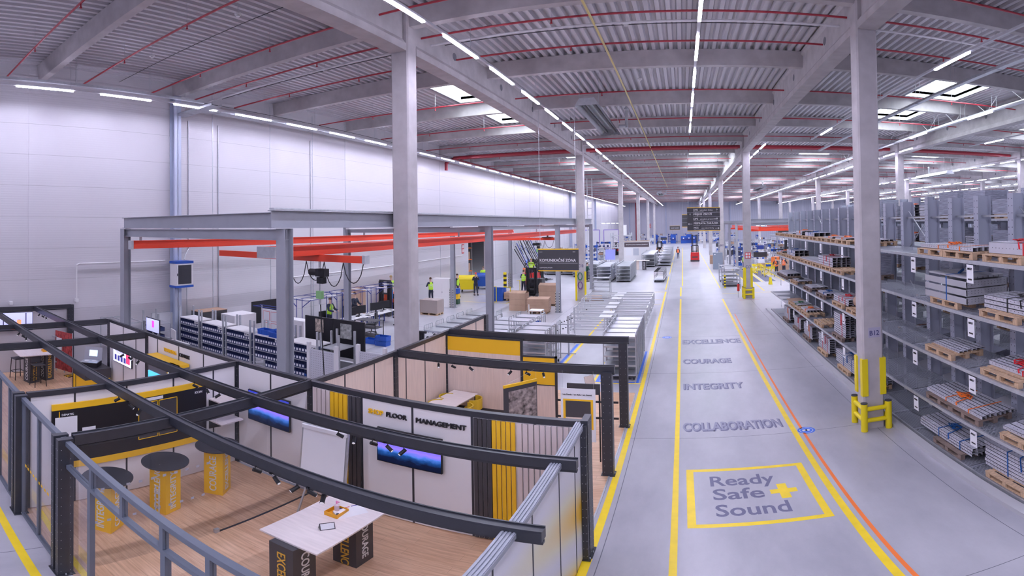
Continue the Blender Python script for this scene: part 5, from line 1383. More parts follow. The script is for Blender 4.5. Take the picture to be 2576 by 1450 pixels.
# ================================================================ bin shelves behind the training centre
def mk_bin():
    k = MB(); t = .004
    k.box(-.045, .045, -.14, .14, 0, t, NAVYBIN)
    for q in ((-.045, -.045 + t, -.14, .14, .1), (.045 - t, .045, -.14, .14, .1), (-.045, .045, .136, .14, .1), (-.045, .045, -.14, -.136, .055)): k.box(q[0], q[1], q[2], q[3], t, q[4], NAVYBIN)
    k.box(-.03, .03, -.142, -.14, .012, .045, PAPER)
    return k.mesh('storage_bin')
bin_mesh = mk_bin()
SHX = [-17.6, -16.1, -14.6, -13.08, -11.55]
for u, x in enumerate(SHX):
    e = empty('shelf_unit', (x, 12.15, 0), 0, 'grey shelf unit full of small navy bins, %s from the wall' % ORD[u], 'shelf unit')
    k = MB()
    for sx in (0, 1.32):
        for sy in (-.34, .34): k.box(sx - .025, sx + .025, sy - .03, sy + .03, 0, 2.25 - .06 * (sy > 0), GALV)
    k.build('upright', e)
    k = MB(); k.box(.03, 1.29, -.35, .35, 1.76, 1.8, WHITE); k.build('top_board', e)
    for j in range(5): k = MB(); k.box(.03, 1.29, -.35, .3, .42 + .27 * j, .435 + .27 * j, GALV); k.box(.03, 1.29, -.36, -.35, .415 + .27 * j, .445 + .27 * j, STEEL); k.build('shelf', e)
    k = MB(); k.box(1.05, 1.29, -.372, -.36, 1.66, 1.78, PAPER); k.build('label_card', e)
    text('TC-%02d' % (u + 1), .08, BLK, (1.07, -.374, 1.69), FACE_S, parent=e, bold=.01)
    for j in range(5):
        for i in range(10):
            if u == 3 and j < 2 and i < 4: continue
            if u == 4 and j < 3 and i > 5: continue
            o = bpy.data.objects.new('storage_bin', bin_mesh); COL.objects.link(o); o.location = (x + .095 + i * .125, 11.96, .437 + .27 * j); o.scale = (1.25, 1, 2.3)
            tag(o, 'small navy storage bin in row %s of the shelf unit %s from the wall' % (['one', 'two', 'three', 'four', 'five'][j], ORD[u]), 'storage bin', 'navy bins, shelf %s, row %s' % (ORD[u], ORD[j]))
def crate(x, y, z, lab, s=1, mt=None, rz=0):
    mt = mt or BLUE; k = MB(); t = .01; a, b_, h = .3 * s, .2 * s, .22 * s
    k.box(-a, a, -b_, b_, 0, t, mt)
    for q in ((-a, a, -b_, -b_ + t), (-a, a, b_ - t, b_), (-a, -a + t, -b_ + t, b_ - t), (a - t, a, -b_ + t, b_ - t)): k.box(*q, t, h, mt)
    k.box(-a - .01, a + .01, -b_ - .01, -b_, h - .03, h, mt); k.box(-a - .01, a + .01, b_, b_ + .01, h - .03, h, mt)
    for i in range(4): k.box(-a + .08 + i * .14 * s, -a + .1 + i * .14 * s, -b_ - .008, -b_, t, h - .03, mt)
    return tag(k.build('plastic_crate', None, (x, y, z), rz), lab, 'crate')
crate(-12.75, 12.05, 1.8, 'blue crate on top of the fourth bin shelf, left', .8); crate(-12.1, 11.95, 1.8, 'blue crate on top of the fourth bin shelf, right', .8); crate(-13.2, 13.2, 1.55, 'blue crate behind the third bin shelf', .8)
for u, (j, i) in enumerate(((1, 0), (1, 1), (0, 0), (0, 1), (0, 2))): crate(SHX[4] + .92 + .14 * (i - 1), 11.95, .6 + .27 * j - .16, 'blue crate with white label in the last bin shelf, %s' % ORD[u], .42, rz=pi / 2)
# second shelf row further back by the wall
for u, (x, y) in enumerate(((-18.0, 10.6),)):
    e = empty('shelf_unit', (x, y, 0), pi / 2 * 0, 'grey bin shelf close to the wall left of the others', 'shelf unit')
    k = MB()
    for sx in (0, 1.15):
        for sy in (-.3, .3): k.box(sx - .03, sx + .03, sy - .03, sy + .03, 0, 2.15, GALV)
    k.build('upright', e)
    for j in range(5): k = MB(); k.box(.03, 1.12, -.3, .3, .5 + .3 * j, .52 + .3 * j, GALV); k.build('shelf', e)
    for j in range(4):
        for i in range(7):
            o = bpy.data.objects.new('storage_bin', bin_mesh); COL.objects.link(o); o.location = (x + .15 + i * .14, y - .1, .52 + .3 * j); o.scale = (1.25, 1.1, 1.5)
            tag(o, 'dark blue bin in row %s of the shelf by the wall' % ['one', 'two', 'three', 'four'][j], 'storage bin', 'bins of the wall shelf, row %s' % ORD[j])
e = empty('aluminium_frame_cart', (-17.6, 9.0, 0), 0, 'tall aluminium frame cart with open top beside the wall', 'cart')
k = MB()
for x in (-.6, .9):
    for y in (-.5, .5): k.bar((x, y, 0), (x, y, 1.95), .04, .04, GALV)
for a in ((-.6, -.5, .9, -.5), (-.6, .5, .9, .5), (-.6, -.5, -.6, .5), (.9, -.5, .9, .5), (-.6, 0, .9, 0)): k.bar((a[0], a[1], 1.93), (a[2], a[3], 1.93), .04, .04, GALV)
k.build('frame', e); k = MB(); k.box(-.55, .85, -.45, .45, .85, .88, WHITE); k.build('worktop', e)
k = MB(); k.cbox(-16.2, 8.4, .45, 1.0, .6, .9, GALV); k.cbox(-16.2, 8.09, .6, .8, .02, .2, ANTH); tag(k.build('tool_cabinet'), 'grey low cabinet standing behind the demo case', 'cabinet')
# tall dark cupboard, white board and lockers at the wall
k = MB(); k.cbox(0, 0, .95, .7, 1.4, 1.9, ANTH); k.cbox(0, 0, 1.91, .72, 1.42, .02, CARD); tag(k.build('cupboard', None, (-17.7, 13.4, 0)), 'tall black cupboard with brown top against the wall', 'cupboard')
k = MB(); k.cbox(0, 0, .9, .9, 1.2, 1.8, PWHITE); tag(k.build('cupboard', None, (-16.7, 14.2, 0)), 'white cupboard behind the first bin shelf', 'cupboard')
k = MB(); k.box(-.01, .02, 0, 1.1, .7, 1.9, PAPER); k.box(-.01, .0, -.03, 1.13, .67, 1.93, GALV); tag(k.build('whiteboard', None, (-18.33, 10.9, 0)), 'white board on the wall left of the black cupboard', 'whiteboard')
k = MB(); k.box(0, .03, 0, 2.3, .8, 1.9, BLACK); tag(k.build('magnet_board', None, (-18.34, 16.4, 0)), 'black board on the wall behind the bin shelves', 'board')
e = empty('monitor', (-16.1, 10.5, 1.15), -.3, 'white backed monitor on a small desk by the wall', 'monitor')
k = MB(); k.cbox(0, 0, .3, .6, .04, .36, WHITE); k.build('panel', e); k = MB(); k.cbox(0, .05, .06, .05, .05, .12, GALV); k.cbox(0, .05, .005, .2, .18, .01, GALV); k.build('stand', e)
e = empty('desk', (-16.0, 10.5, 0), 0, 'small white desk under the white backed monitor', 'desk'); k = MB(); k.cbox(0, 0, 1.135, 1.1, .6, .03, WHITE); k.build('top', e)
for sx in (-.5, .5):
    for sy in (-.25, .25): MB().bar((sx, sy, 0), (sx, sy, 1.12), .04, .04, GALV).build('leg', e)
def locker(x, y, w_, d, h, lab, doors=3, rz=0):
    e = empty('locker', (x, y, 0), rz, lab, 'locker'); k = MB(); k.box(-w_ / 2, w_ / 2, -d / 2, d / 2, 0, h, PWHITE); k.build('body', e)
    for i in range(doors):
        a = -w_ / 2 + w_ * i / doors; k = MB(); k.box(a + .01, a + w_ / doors - .01, -d / 2 - .015, -d / 2, .05, h - .03, PWHITE); k.build('door', e)
        k = MB(); k.box(a + .04, a + .06, -d / 2 - .03, -d / 2 - .015, h * .5, h * .5 + .1, ANTH); k.build('handle', e)
locker(-14.1, 15.1, 1.1, .5, 1.75, 'white locker pair behind the third bin shelf', 2); locker(-15.8, 16.8, 2.8, .8, 1.25, 'long white cupboard behind the gantry post', 5); locker(-15.65, 30.9, 1.2, .5, 1.95, 'tall white double door cabinet beside the gantry post', 2, .1)
# notice wall
e = empty('notice_board', (-15.3, 15.0, 0), 0, 'white notice board with red framed sheets and blue top frame', 'notice board')
k = MB(); k.box(-.75, .75, -.03, .03, .9, 2.0, PAPER); k.build('board', e)
for i in range(3):
    for j in range(2): k = MB(); a, z = -.68 + i * .46, 1.0 + j * .5; k.box(a, a + .38, -.035, -.03, z, z + .42, REDP); k.box(a + .015, a + .365, -.038, -.035, z + .015, z + .405, PAPER); k.build('framed_sheet', e)
k = MB()
for s in (-.8, .8): k.bar((s, 0, 0), (s, 0, 2.15), .04, .04, GALV)
k.bar((-.9, -.4, 2.15), (.9, -.4, 2.15), .03, .03, DBLUE); k.bar((-.9, 0, 2.15), (.9, 0, 2.15), .03, .03, DBLUE); k.bar((-.8, -.4, 2.15), (-.8, 0, 2.15), .03, .03, DBLUE); k.bar((.8, -.4, 2.15), (.8, 0, 2.15), .03, .03, DBLUE); k.build('frame', e)
# black partition boards with pictures
e = empty('room_divider', (-10.7, 13.2, 0), 0, 'black double divider board with two brownish pictures', 'divider')
for s in (-1, 1):
    k = MB(); k.box(-1.25 if s < 0 else .02, -.02 if s < 0 else 1.25, -.03, .03, 1.15, 2.42, BLACK); k.build('board', e)
k = MB(); PIC = M('technical picture', (.45, .38, .32), .6, vary=.7, scale=12); k.box(-.78, -.42, -.035, -.03, 1.9, 2.35, PIC); k.build('picture', e)
k = MB(); k.box(.3, .75, -.035, -.03, 1.8, 2.3, M('technical picture pale', (.45, .47, .45), .6, vary=.5, scale=12)); k.build('picture', e)
for s in (-1.2, 0, 1.2): MB().bar((s, 0, 0), (s, 0, 1.15), .05, .05, GALV).build('leg', e)
k = MB(); k.box(-1.25, 1.25, -.02, .02, 1.05, 1.15, WHITE); k.build('lower_rail', e)
e = empty('room_divider', (-8.3, 14.4, 0), .1, 'black board standing beside the first column', 'divider'); k = MB(); k.box(-.3, .3, -.03, .03, .5, 2.05, BLACK); k.build('board', e)
for s in (-.28, .28): MB().bar((s, 0, 0), (s, 0, .5), .05, .05, GALV).build('leg', e)
# perforated tool boards
def pegboard(x, y, w_, rz, lab):
    e = empty('tool_board', (x, y, 0), rz, lab, 'tool board')
    k = MB(); k.box(-w_ / 2, w_ / 2, -.02, .0, .9, 1.85, M('perforated board', (.62, .62, .68), .5)); k.build('board', e)
    k = MB()
    for i in range(int(w_ / .07)):
        for j in range(13): k.box(-w_ / 2 + .04 + i * .07, -w_ / 2 + .055 + i * .07, -.022, -.02, .94 + j * .07, .955 + j * .07, DOTM)
    k.build('holes', e)['kind'] = 'stuff'
    for s in (-w_ / 2 - .06, w_ / 2 + .06): k = MB(); k.box(s - .05, s + .05, -.05, .05, 0, 2.05, WHITE); k.build('post', e)
    k = MB(); k.box(-w_ / 2, w_ / 2, -.5, .02, .82, .86, TABLE); k.build('worktop', e)
pegboard(-9.6, 11.3, .9, 0, 'white perforated tool board with posts behind the pale wood wall'); pegboard(-8.3, 11.9, .8, 0, 'second perforated tool board nearer the column')
e = empty('storage_rack', (-9.9, 12.4, 0), 0, 'open grey rack with papers beside the last bin shelf', 'rack')
for sx in (-.35, .35):
    for sy in (-.4, .4): MB().box(sx - .03, sx + .03, sy - .03, sy + .03, 0, 2.2, GALV).build('upright', e)
for z in (.5, 1.1, 1.7): MB().box(-.35, .35, -.4, .4, z, z + .03, GALV).build('shelf', e)
k = MB(); k.box(.0, .3, -.43, -.42, .95, 1.5, M('pale blue sheet', (.3, .55, .7), .5)); k.build('blue_sheet', e)
e = empty('pole_stand', (-7.5, 13.3, 0), 0, 'dark clamp stand with T shaped head beside the first column', 'stand')
k = MB(); k.cyl((0, 0, 0), (0, 0, 2.3), .03, 8, BLACK); k.cyl((-.2, 0, 2.3), (.2, 0, 2.3), .04, 8, BLACK); k.build('pole', e); k = MB(); k.bar((-.7, 0, 1.85), (.25, 0, 1.9), .05, .05, ANTH); k.bar((-.6, .1, 2.2), (-.35, 0, .3), .09, .09, ANTH); k.build('arm', e)
k = MB(); k.disc(0, 0, .25, 0, .02, 16, BLACK); k.build('base', e)
# blue tubular workstation frames, desks, monitors, chairs
def blue_frame(x, y, lab, n=1):
    e = empty('blue_workstation', (x, y, 0), 0, lab, 'workstation frame'); k = MB(); h = 2.1
    for sy in (0, 2.2):
        for sx in (0, .35): k.bar((sx, sy, 0), (sx, sy, h), .025, .025, DBLUE)
    k.build('posts', e); k = MB()
    for a, b_ in (((-.6, -.3), (-.6, 2.6)), ((1.0, -.3), (1.0, 2.6)), ((-.6, -.3), (1.0, -.3)), ((-.6, 2.6), (1.0, 2.6)), ((-.6, 1.1), (1.0, 1.1)), ((.2, -.3), (.2, 2.6))): k.bar(a + (h,), b_ + (h,), .022, .022, DBLUE)
    k.bar((0, 0, h - .4), (-.5, 0, h), .03, .03, DBLUE); k.bar((.35, 0, h - .4), (.9, 0, h), .03, .03, DBLUE); k.build('canopy', e)
    k = MB(); k.box(-.5, .9, .2, .35, h - .05, h - .02, WHITE); k.box(-.5, .9, 1.9, 2.05, h - .05, h - .02, WHITE); k.build('light_strip', e)
blue_frame(-16.6, 17.7, 'blue tubular workstation frame nearest the gantry post'); blue_frame(-16.5, 20.62, 'blue tubular workstation frame, second'); blue_frame(-16.4, 23.54, 'blue tubular workstation frame beside the brown cartons')
def desk(x, y, lab, w_=.9, l_=1.9, rz=0):
    e = empty('desk', (x, y, 0), rz, lab, 'desk'); MB().box(-w_ / 2, w_ / 2, -l_ / 2, l_ / 2, .72, .75, WHITE).build('top', e)
    for sx in (-.4, .4):
        for sy in (-.85, .85): MB().bar((sx, sy, 0), (sx, sy, .72), .05, .05, DBLUE).build('leg', e)
    k = MB()
    for i in range(5): k.cbox(-.25 + .12 * i, -.6 + .3 * i, .755, .2, .28, .01, PAPER if i % 2 else BLACK, .3 * i)
    k.build('papers', e)
desk(-15.9, 21.6, 'white desk strewn with papers behind the black divider'); desk(-15.8, 23.7, 'white desk with two monitors near the brown cartons')
def monitor(x, y, z, rz, lab):
    e = empty('monitor', (x, y, z), rz, lab, 'monitor'); MB().cbox(0, 0, .33, .75, .04, .42, BLACK).build('panel', e)
    k = MB(); k.cbox(0, .05, .07, .06, .04, .14, BLACK); k.cbox(0, .05, .006, .25, .18, .012, BLACK); k.build('stand', e)
for i, (x, y) in enumerate(((-16.0, 21.0), (-16.0, 21.9), (-15.9, 23.3), (-15.9, 24.1))): monitor(x, y, .75, 1.2, 'black monitor on the desks behind the divider, %s from the gantry post' % ORD[i])
def mk_office():
    e = empty('office_chair'); e['category'] = 'office chair'
    MB().cbox(0, 0, .48, .5, .5, .08, BLACK).build('seat', e); MB().cbox(0, .25, .8, .48, .06, .62, BLACK).build('backrest', e)
    MB().cyl((0, 0, .08), (0, 0, .44), .03, 8, ANTH).build('gas_column', e)
    k = MB()
    for i in range(5): a = i * 2 * pi / 5; k.bar((0, 0, .1), (.3 * math.cos(a), .3 * math.sin(a), .05), .04, .03, ANTH); k.ball((.3 * math.cos(a), .3 * math.sin(a), .03), .03, BLACK, 6, 4)
    k.build('star_base', e); return e
office = Maker(mk_office)
for i, (x, y, r_) in enumerate(((-14.9, 21.4, -1.2), (-14.8, 23.9, -1.4), (-16.9, 20.2, 1.5), (-17.1, 22.4, 1.4))): office((x, y, 0), r_, 'black office chair at the desks behind the divider, %s' % ['nearer on the aisle side', 'farther on the aisle side', 'nearer on the wall side', 'farther on the wall side'][i])
e = empty('wire_trolley', (-14.35, 20.4, 0), 0, 'black wire shelf trolley beside the desks', 'trolley')
for z in (.15, .55, .9): MB().box(-.6, .6, -.35, .35, z, z + .02, ANTH).build('shelf', e)
for sx in (-.6, .6):
    for sy in (-.35, .35): MB().bar((sx, sy, .03), (sx, sy, .92), .03, .03, BLACK).build('post', e)
for i in range(2): crate(-12.9 + .02 * i, 19.4, .235 * i, 'blue crate in the stack beside the black wire trolley, level %s' % ['one', 'two', 'three', 'four'][i], 1)
crate(-13.6, 19.5, 0, 'single blue crate on the floor by the black wire trolley')
for i in range(3): tag(MB().cbox(0, 0, .95, .45, .5, 1.9, CARD).build('carton', None, (-18.0, 23.6 + .55 * i, 0)), 'tall upright brown carton, %s of three by the blue frames' % ORD[i], 'carton')
e = empty('pallet_load', (-14.9, 27.9, PZ), 0, 'film wrapped brown carton stack left of the first column', 'wrapped load'); MB().box(-.6, .6, -.45, .45, 0, .8, CARD).build('carton_stack', e); MB().box(-.605, .605, -.455, .455, 0, .805, glass_mat('stretch film')).build('film', e)
pallet_new((-14.9, 27.9, 0), pi / 2, 'pale pallet on the floor under the wrapped brown cartons')
# hazard striped posts of the gantry feet
HZ = {}
for i, (x, y) in enumerate(((-7.65, 30.6), (-14.8, 30.6), (-14.8, 42.15))):
    k = MB()
    for j in range(16):
        for s in (-.135, .095): k.box(s, s + .04, -.139, -.131, .05 + j * .08, .13 + j * .08, M('pale hazard tape', (.6, .6, .5), .5) if j % 2 else ANTH)
    tag(k.build('hazard_strip', None, (x, y, 0)), 'pale and dark hazard tape on the gantry post, %s' % ['beside the cardboard stacks', 'beside the white cabinet', 'by the striped barrier'][i], 'hazard strip')

# ================================================================ trolleys
TROL = M('galvanised trolley', (.52, .54, .58), .3, metal=.5)
def mk_bed():
    e = empty('platform_trolley'); e['category'] = 'trolley'
    MB().box(-.9, .9, -.42, .42, .42, .45, TROL).build('platform', e)
    k = MB(); k.box(-.9, .9, -.44, -.42, .36, .45, TROL); k.box(-.9, .9, .42, .44, .36, .45, TROL)
    for i in range(6): k.box(-.7 + .27 * i, -.66 + .27 * i, -.445, -.44, .34, .38, ANTH)
    k.build('side_rail', e)
    for s in (-.9, .9):
        k = MB(); k.tube([(s, -.42, .1), (s, -.42, .62), (s, -.36, .68), (s, .36, .68), (s, .42, .62), (s, .42, .1)], .02, 8, TROL)
        for i in range(3): k.cyl((s, -.2 + .2 * i, .45), (s, -.2 + .2 * i, .68), .009, 5, TROL)
        k.build('end_hoop', e)
    for sx in (-.75, .75):
        for sy in (-.35, .35): MB().cyl((sx, sy - .02, .07), (sx, sy + .02, .07), .07, 12, BLACK).build('wheel', e)
    return e
bed = Maker(mk_bed)
for i in range(5): bed((-11.0, 21.9 + 1.22 * i, 0), 0, 'low galvanised platform trolley in the left row, %s from the booth' % ORD[i])
for i in range(4): bed((-8.75, 22.4 + 1.1 * i, 0), 0, 'low galvanised platform trolley left of the cardboard, %s from the booth' % ORD[i])
def mk_tall(w_, l_, h, n):
    def f():
        e = empty('shelf_trolley'); e['category'] = 'shelf trolley'
        for j in range(n):
            z = .2 + (h - .25) * j / (n - 1); k = MB(); k.box(-w_ / 2, w_ / 2, -l_ / 2, l_ / 2, z, z + .015, TROL); k.box(-w_ / 2, w_ / 2, -l_ / 2 - .008, -l_ / 2, z - .03, z + .015, TROL); k.box(-w_ / 2, w_ / 2, l_ / 2, l_ / 2 + .008, z - .03, z + .015, TROL); k.build('shelf', e)
        for s in (-1, 1):
            k = MB(); k.tube([(s * w_ / 2, -l_ / 2, .12), (s * w_ / 2, -l_ / 2, h + .04), (s * w_ / 2, -l_ / 2 + .06, h + .1), (s * w_ / 2, l_ / 2 - .06, h + .1), (s * w_ / 2, l_ / 2, h + .04), (s * w_ / 2, l_ / 2, .12)], .02, 7, TROL)
            k.cyl((s * w_ / 2, 0, .2), (s * w_ / 2, 0, h + .1), .01, 5, TROL); k.build('end_frame', e)
        k = MB(); k.box(-w_ / 2 + .05, w_ / 2 - .05, -l_ / 2 - .02, l_ / 2 + .02, .12, .16, ANTH); k.build('chassis', e)
        for sx in (-1, 1):
            for sy in (-1, 1): MB().cyl((sx * (w_ / 2 - .08) - .02, sy * l_ * .4, .06), (sx * (w_ / 2 - .08) + .02, sy * l_ * .4, .06), .06, 10, BLACK).build('wheel', e)
        return e
    return Maker(f)
tall, mid_ = mk_tall(1.1, .62, 1.62, 5), mk_tall(1.3, .75, 1.55, 5)
for i in range(5): tall((-2.2 - .0 * i, 17.55 + .78 * i, 0), 0, 'tall galvanised shelf trolley in the bay beside the left aisle line, %s' % ORD[i])
for i in range(3): tall((-5.35, 17.6 + .8 * i, 0), 0, 'tall galvanised shelf trolley behind the yellow panels, %s' % ORD[i])
for i in range(2): tall((-6.4, 19.9 + .9 * i, 0), 0, 'tall galvanised shelf trolley at the far end of the wood wall, %s' % ORD[i])
mid_((-6.0, 37.3, 0), 0, 'single shelf trolley standing beside the dark pallet by column C10')
pallet_old((-6.2, 35.3, 0), pi / 2, 'dark pallet with cardboard in front of the single shelf trolley'); tag(MB().cbox(0, 0, .14, 1.0, .6, .28, CARD).build('carton', None, (-6.2, 35.3, PZ)), 'flat brown carton with dark film on the pallet by column C10', 'carton')
for c, (x, n, y0_) in enumerate(((-5.55, 7, 47.6), (-7.3, 6, 47.2), (-8.9, 5, 50), (-10.6, 5, 52), (-12.4, 4, 54), (-14.2, 4, 54))):
    for i in range(n): mid_((x - .0 * i, y0_ + .9 * i, 0), 0, 'galvanised shelf trolley in the nested block behind column C10, %s lane, %s' % (ORD[c], ORD[i]))
long_ = mk_tall(1.6, 2.4, 1.6, 4)
for i in range(4): long_((-4.3, 64.4 + 2.6 * i, 0), 0, 'long galvanised shelf trolley left of the walkway, %s' % ORD[i])
for i in range(4): long_((-2.35, 61.5 + 5.2 * i + 4, 0), 0, 'long galvanised shelf trolley closest to the walking man, %s' % ORD[i])
def mk_hand():
    e = empty('hand_trolley'); e['category'] = 'hand trolley'
    MB().box(-.5, .5, -.4, .4, .2, .27, TROL).build('platform', e)
    k = MB(); k.tube([(-.42, -.35, .27), (-.42, -.35, 1.0), (.42, -.35, 1.0), (.42, -.35, .27)], .018, 6, ANTH); k.cyl((-.42, -.35, .6), (.42, -.35, .6), .014, 6, ANTH); k.build('push_frame', e)
    k = MB(); k.cbox(-.25, -.38, 1.03, .36, .08, .05, BLACK); k.build('handle', e)
    for sx in (-.4, .4):
        for sy in (-.3, .3): MB().cyl((sx - .02, sy, .09), (sx + .02, sy, .09), .09, 10, BLACK).build('wheel', e)
    return e
hand = Maker(mk_hand)
for i in range(6): hand((-2.25 + .03 * i, 47.2 + .75 * i, 0), 0, 'small black handled trolley in the row left of the aisle, %s' % ORD[i])
# aluminium profile frames lying in the bay
AL = M('aluminium profile', (.66, .67, .7), .3, metal=.3)
for i, (y, h) in enumerate(((24.2, .95), (25.6, .9), (27.0, .95), (28.6, .9), (30.2, .95), (31.8, .9), (33.2, .85))):
    xa = -5.6 - .12 * i if i < 5 else -6.2; xb = -1.95
    e = empty('profile_cart', (0, y, 0), 0, 'low aluminium profile frame on castors in the bay, %s from the booth' % ORD[i], 'aluminium frame')
    k = MB()
    for z in (.35, h): k.bar((xa, 0, z), (xb, 0, z), .05, .05, AL); k.bar((xa, .7, z), (xb, .7, z), .05, .05, AL)
    for z in (.35, h):
        for x in (xa, xb): k.bar((x, 0, z), (x, .7, z), .05, .05, AL)
    k.build('rails', e)
    for n_, x in enumerate((xa, (xa + xb) / 2, xb)):
        for yy in (0, .7): MB().bar((x, yy, .1), (x, yy, h), .05, .05, AL).build('upright', e)
    for x in (xa + .1, xb - .1): MB().cyl((x, -.02, .05), (x, .02, .05), .05, 8, BLACK).build('wheel', e)
    k = MB(); k.box((xa + xb) / 2 - .3, (xa + xb) / 2 + .3, 0, .7, h, h + .02, AL); k.build('plate', e)
for i, (x, y) in enumerate(((-4.7, 20.5), (-4.9, 22.6))):
    e = empty('profile_cart', (x, y, 0), 0, 'upright aluminium stand with clips behind the wire trolleys, %s' % ORD[i], 'aluminium frame')
    k = MB(); k.bar((0, 0, 0), (0, 0, 1.7), .06, .06, AL); k.bar((-.8, 0, .9), (.3, 0, .9), .05, .05, AL); k.bar((-.8, 0, 0), (-.8, 0, .9), .05, .05, AL); k.bar((-.8, 0, .08), (.3, 0, .08), .05, .05, AL); k.build('profiles', e)
    k = MB()
    for j in range(6): k.cbox(-.7 + .12 * j, -.04, .95 + .05 * j, .04, .04, .05, BLACK)
    k.build('clips', e)
e = empty('white_cart', (-7.8, 26.4, 0), 0, 'small white shelf cart with a blue box in front of the cardboard', 'cart')
for z in (.1, .85): MB().box(-.35, .35, -.3, .3, z, z + .03, WHITE).build('shelf', e)
for sx in (-.33, .33):
    for sy in (-.28, .28): MB().bar((sx, sy, 0), (sx, sy, .86 + (.35 if sx < 0 and sy < 0 else 0)), .04, .04, WHITE).build('post', e)
crate(-7.75, 26.4, .13, 'small blue box on the lower shelf of the white cart', .6)
# cardboard
def cardstack(x, y, w_, d, hs, lab, z0_=PZ, gap_top=False, rz=0):
    z = z0_
    for i, h in enumerate(hs):
        k = MB(); k.cbox(0, 0, h / 2 - .004, w_, d, h - .008, CARD)
        if i == len(hs) - 1 and gap_top:
            k.add([(-w_ / 2, -d / 2, h), (w_ / 2, -d / 2, h), (w_ / 2, -.02, h + .12), (-w_ / 2, -.02, h + .12), (-w_ / 2, d / 2, h), (w_ / 2, d / 2, h), (w_ / 2, .02, h + .12), (-w_ / 2, .02, h + .12)], [(0, 1, 2, 3), (5, 4, 7, 6)], CARD)
        tag(k.build('carton', None, (x + .01 * (i % 2), y, z), rz), lab % ['bottom', 'second', 'top', 'fourth'][min(i, 3) if len(hs) > 2 else (0, 2)[i] if len(hs) > 1 else 0], 'carton'); z += h
cardstack(-10.35, 31.2, 1.05, .9, [.38, .38, .38], '%s big brown carton of the left stack by the gantry post', 0, True)
cardstack(-8.95, 33.5, 1.3, 1.0, [.42, .42, .42], '%s big brown carton of the right stack by the gantry post', PZ, True, .05)
pallet_new((-8.95, 33.5, 0), pi / 2, 'pallet under the right stack of big brown cartons')
k = MB()
for i in range(16): k.cbox(.01 * (i % 3), .01 * (i % 2), .025 + .05 * i, 1.3, 1.15, .044, CARD)
tag(k.build('flat_cartons', None, (-8.8, 30.4, PZ), .12), 'thick pile of flattened cartons in front of the big boxes', 'carton pile'); pallet_new((-8.8, 30.4, 0), pi / 2, 'pallet under the pile of flattened cartons')
k = MB()
for i in range(6): k.cbox(0, 0, .04 + .08 * i, 1.1, 1.3, .07, CARD)
tag(k.build('flat_cartons', None, (-12.1, 35.3, PZ)), 'low pile of flattened cartons beside the blue crates', 'carton pile'); pallet_new((-12.1, 35.3, 0), 0, 'pallet under the low pile of flattened cartons')
for c in range(2):
    for r_ in range(2):
        for i in range(4): crate(-13.65 + .64 * c, 34.7 + .45 * r_, .225 * i, 'blue crate in the block by the yellow rails, %s %s stack, level %s' % (['left', 'right'][c], ['front', 'rear'][r_], ['one', 'two', 'three', 'four'][i]))
for i, (x, y) in enumerate(((-12.95, 33.9), (-11.9, 33.9), (-14.2, 36.2), (-12.6, 38.2))):
    e = empty('yellow_rail_post', (x, y, 0), 0, 'thin yellow post with foot bar by the blue crates, %s' % ORD[i], 'post'); MB().bar((0, 0, 0), (0, 0, 1.15), .04, .04, YPLAST).build('pole', e); MB().bar((-.05, 0, .02), (-.2, -.3, .02), .04, .03, YPLAST).build('foot', e); MB().bar((0, 0, 1.12), (-.25, 0, 1.12), .03, .03, YPLAST).build('top_bar', e)
# waste containers
def container(x, y, mt, lab, rz):
    e = empty('waste_container', (x, y, 0), rz, lab, 'container')
    k = MB(); k.add([(-.6, -.45, .25), (.6, -.45, .25), (.6, .45, .25), (-.6, .45, .25), (-.72, -.55, 1.1), (.72, -.55, 1.1), (.72, .55, 1.1), (-.72, .55, 1.1)], [(0, 3, 2, 1), (0, 1, 5, 4), (1, 2, 6, 5), (2, 3, 7, 6), (3, 0, 4, 7)], mt); k.build('tub', e)
    k = MB(); n = 8; vs = []
    for i in range(n + 1): a = pi * i / n; vs += [(-.74, -.57 * math.cos(a), 1.1 + .3 * math.sin(a)), (.74, -.57 * math.cos(a), 1.1 + .3 * math.sin(a))]
    k.add(vs, [(2 * i, 2 * i + 1, 2 * i + 3, 2 * i + 2) for i in range(n)] + [tuple(range(0, 2 * n + 2, 2)), tuple(range(1, 2 * n + 2, 2))], mt); k.build('lid', e)
    for sx in (-.5, .5):
        for sy in (-.35, .35): MB().cyl((sx - .03, sy, .1), (sx + .03, sy, .1), .1, 10, BLACK).build('wheel', e)
container(-17.2, 38.6, YPLAST, 'large yellow wheeled waste container near the wall opening', .35); container(-16.75, 41.0, BLUE, 'blue wheeled waste container behind the yellow one', .35)
e = empty('waste_bin', (-15.3, 32.3, 0), 0, 'stacked blue, yellow and green waste bins beside the gantry post', 'waste bin')
for z, mt in ((.0, M('dark green plastic', (.02, .07, .03), .5)), (.36, YEL), (.74, BLUE)): MB().cbox(0, 0, z + .18, .36, .42, .34, mt).build('bin_tier', e)
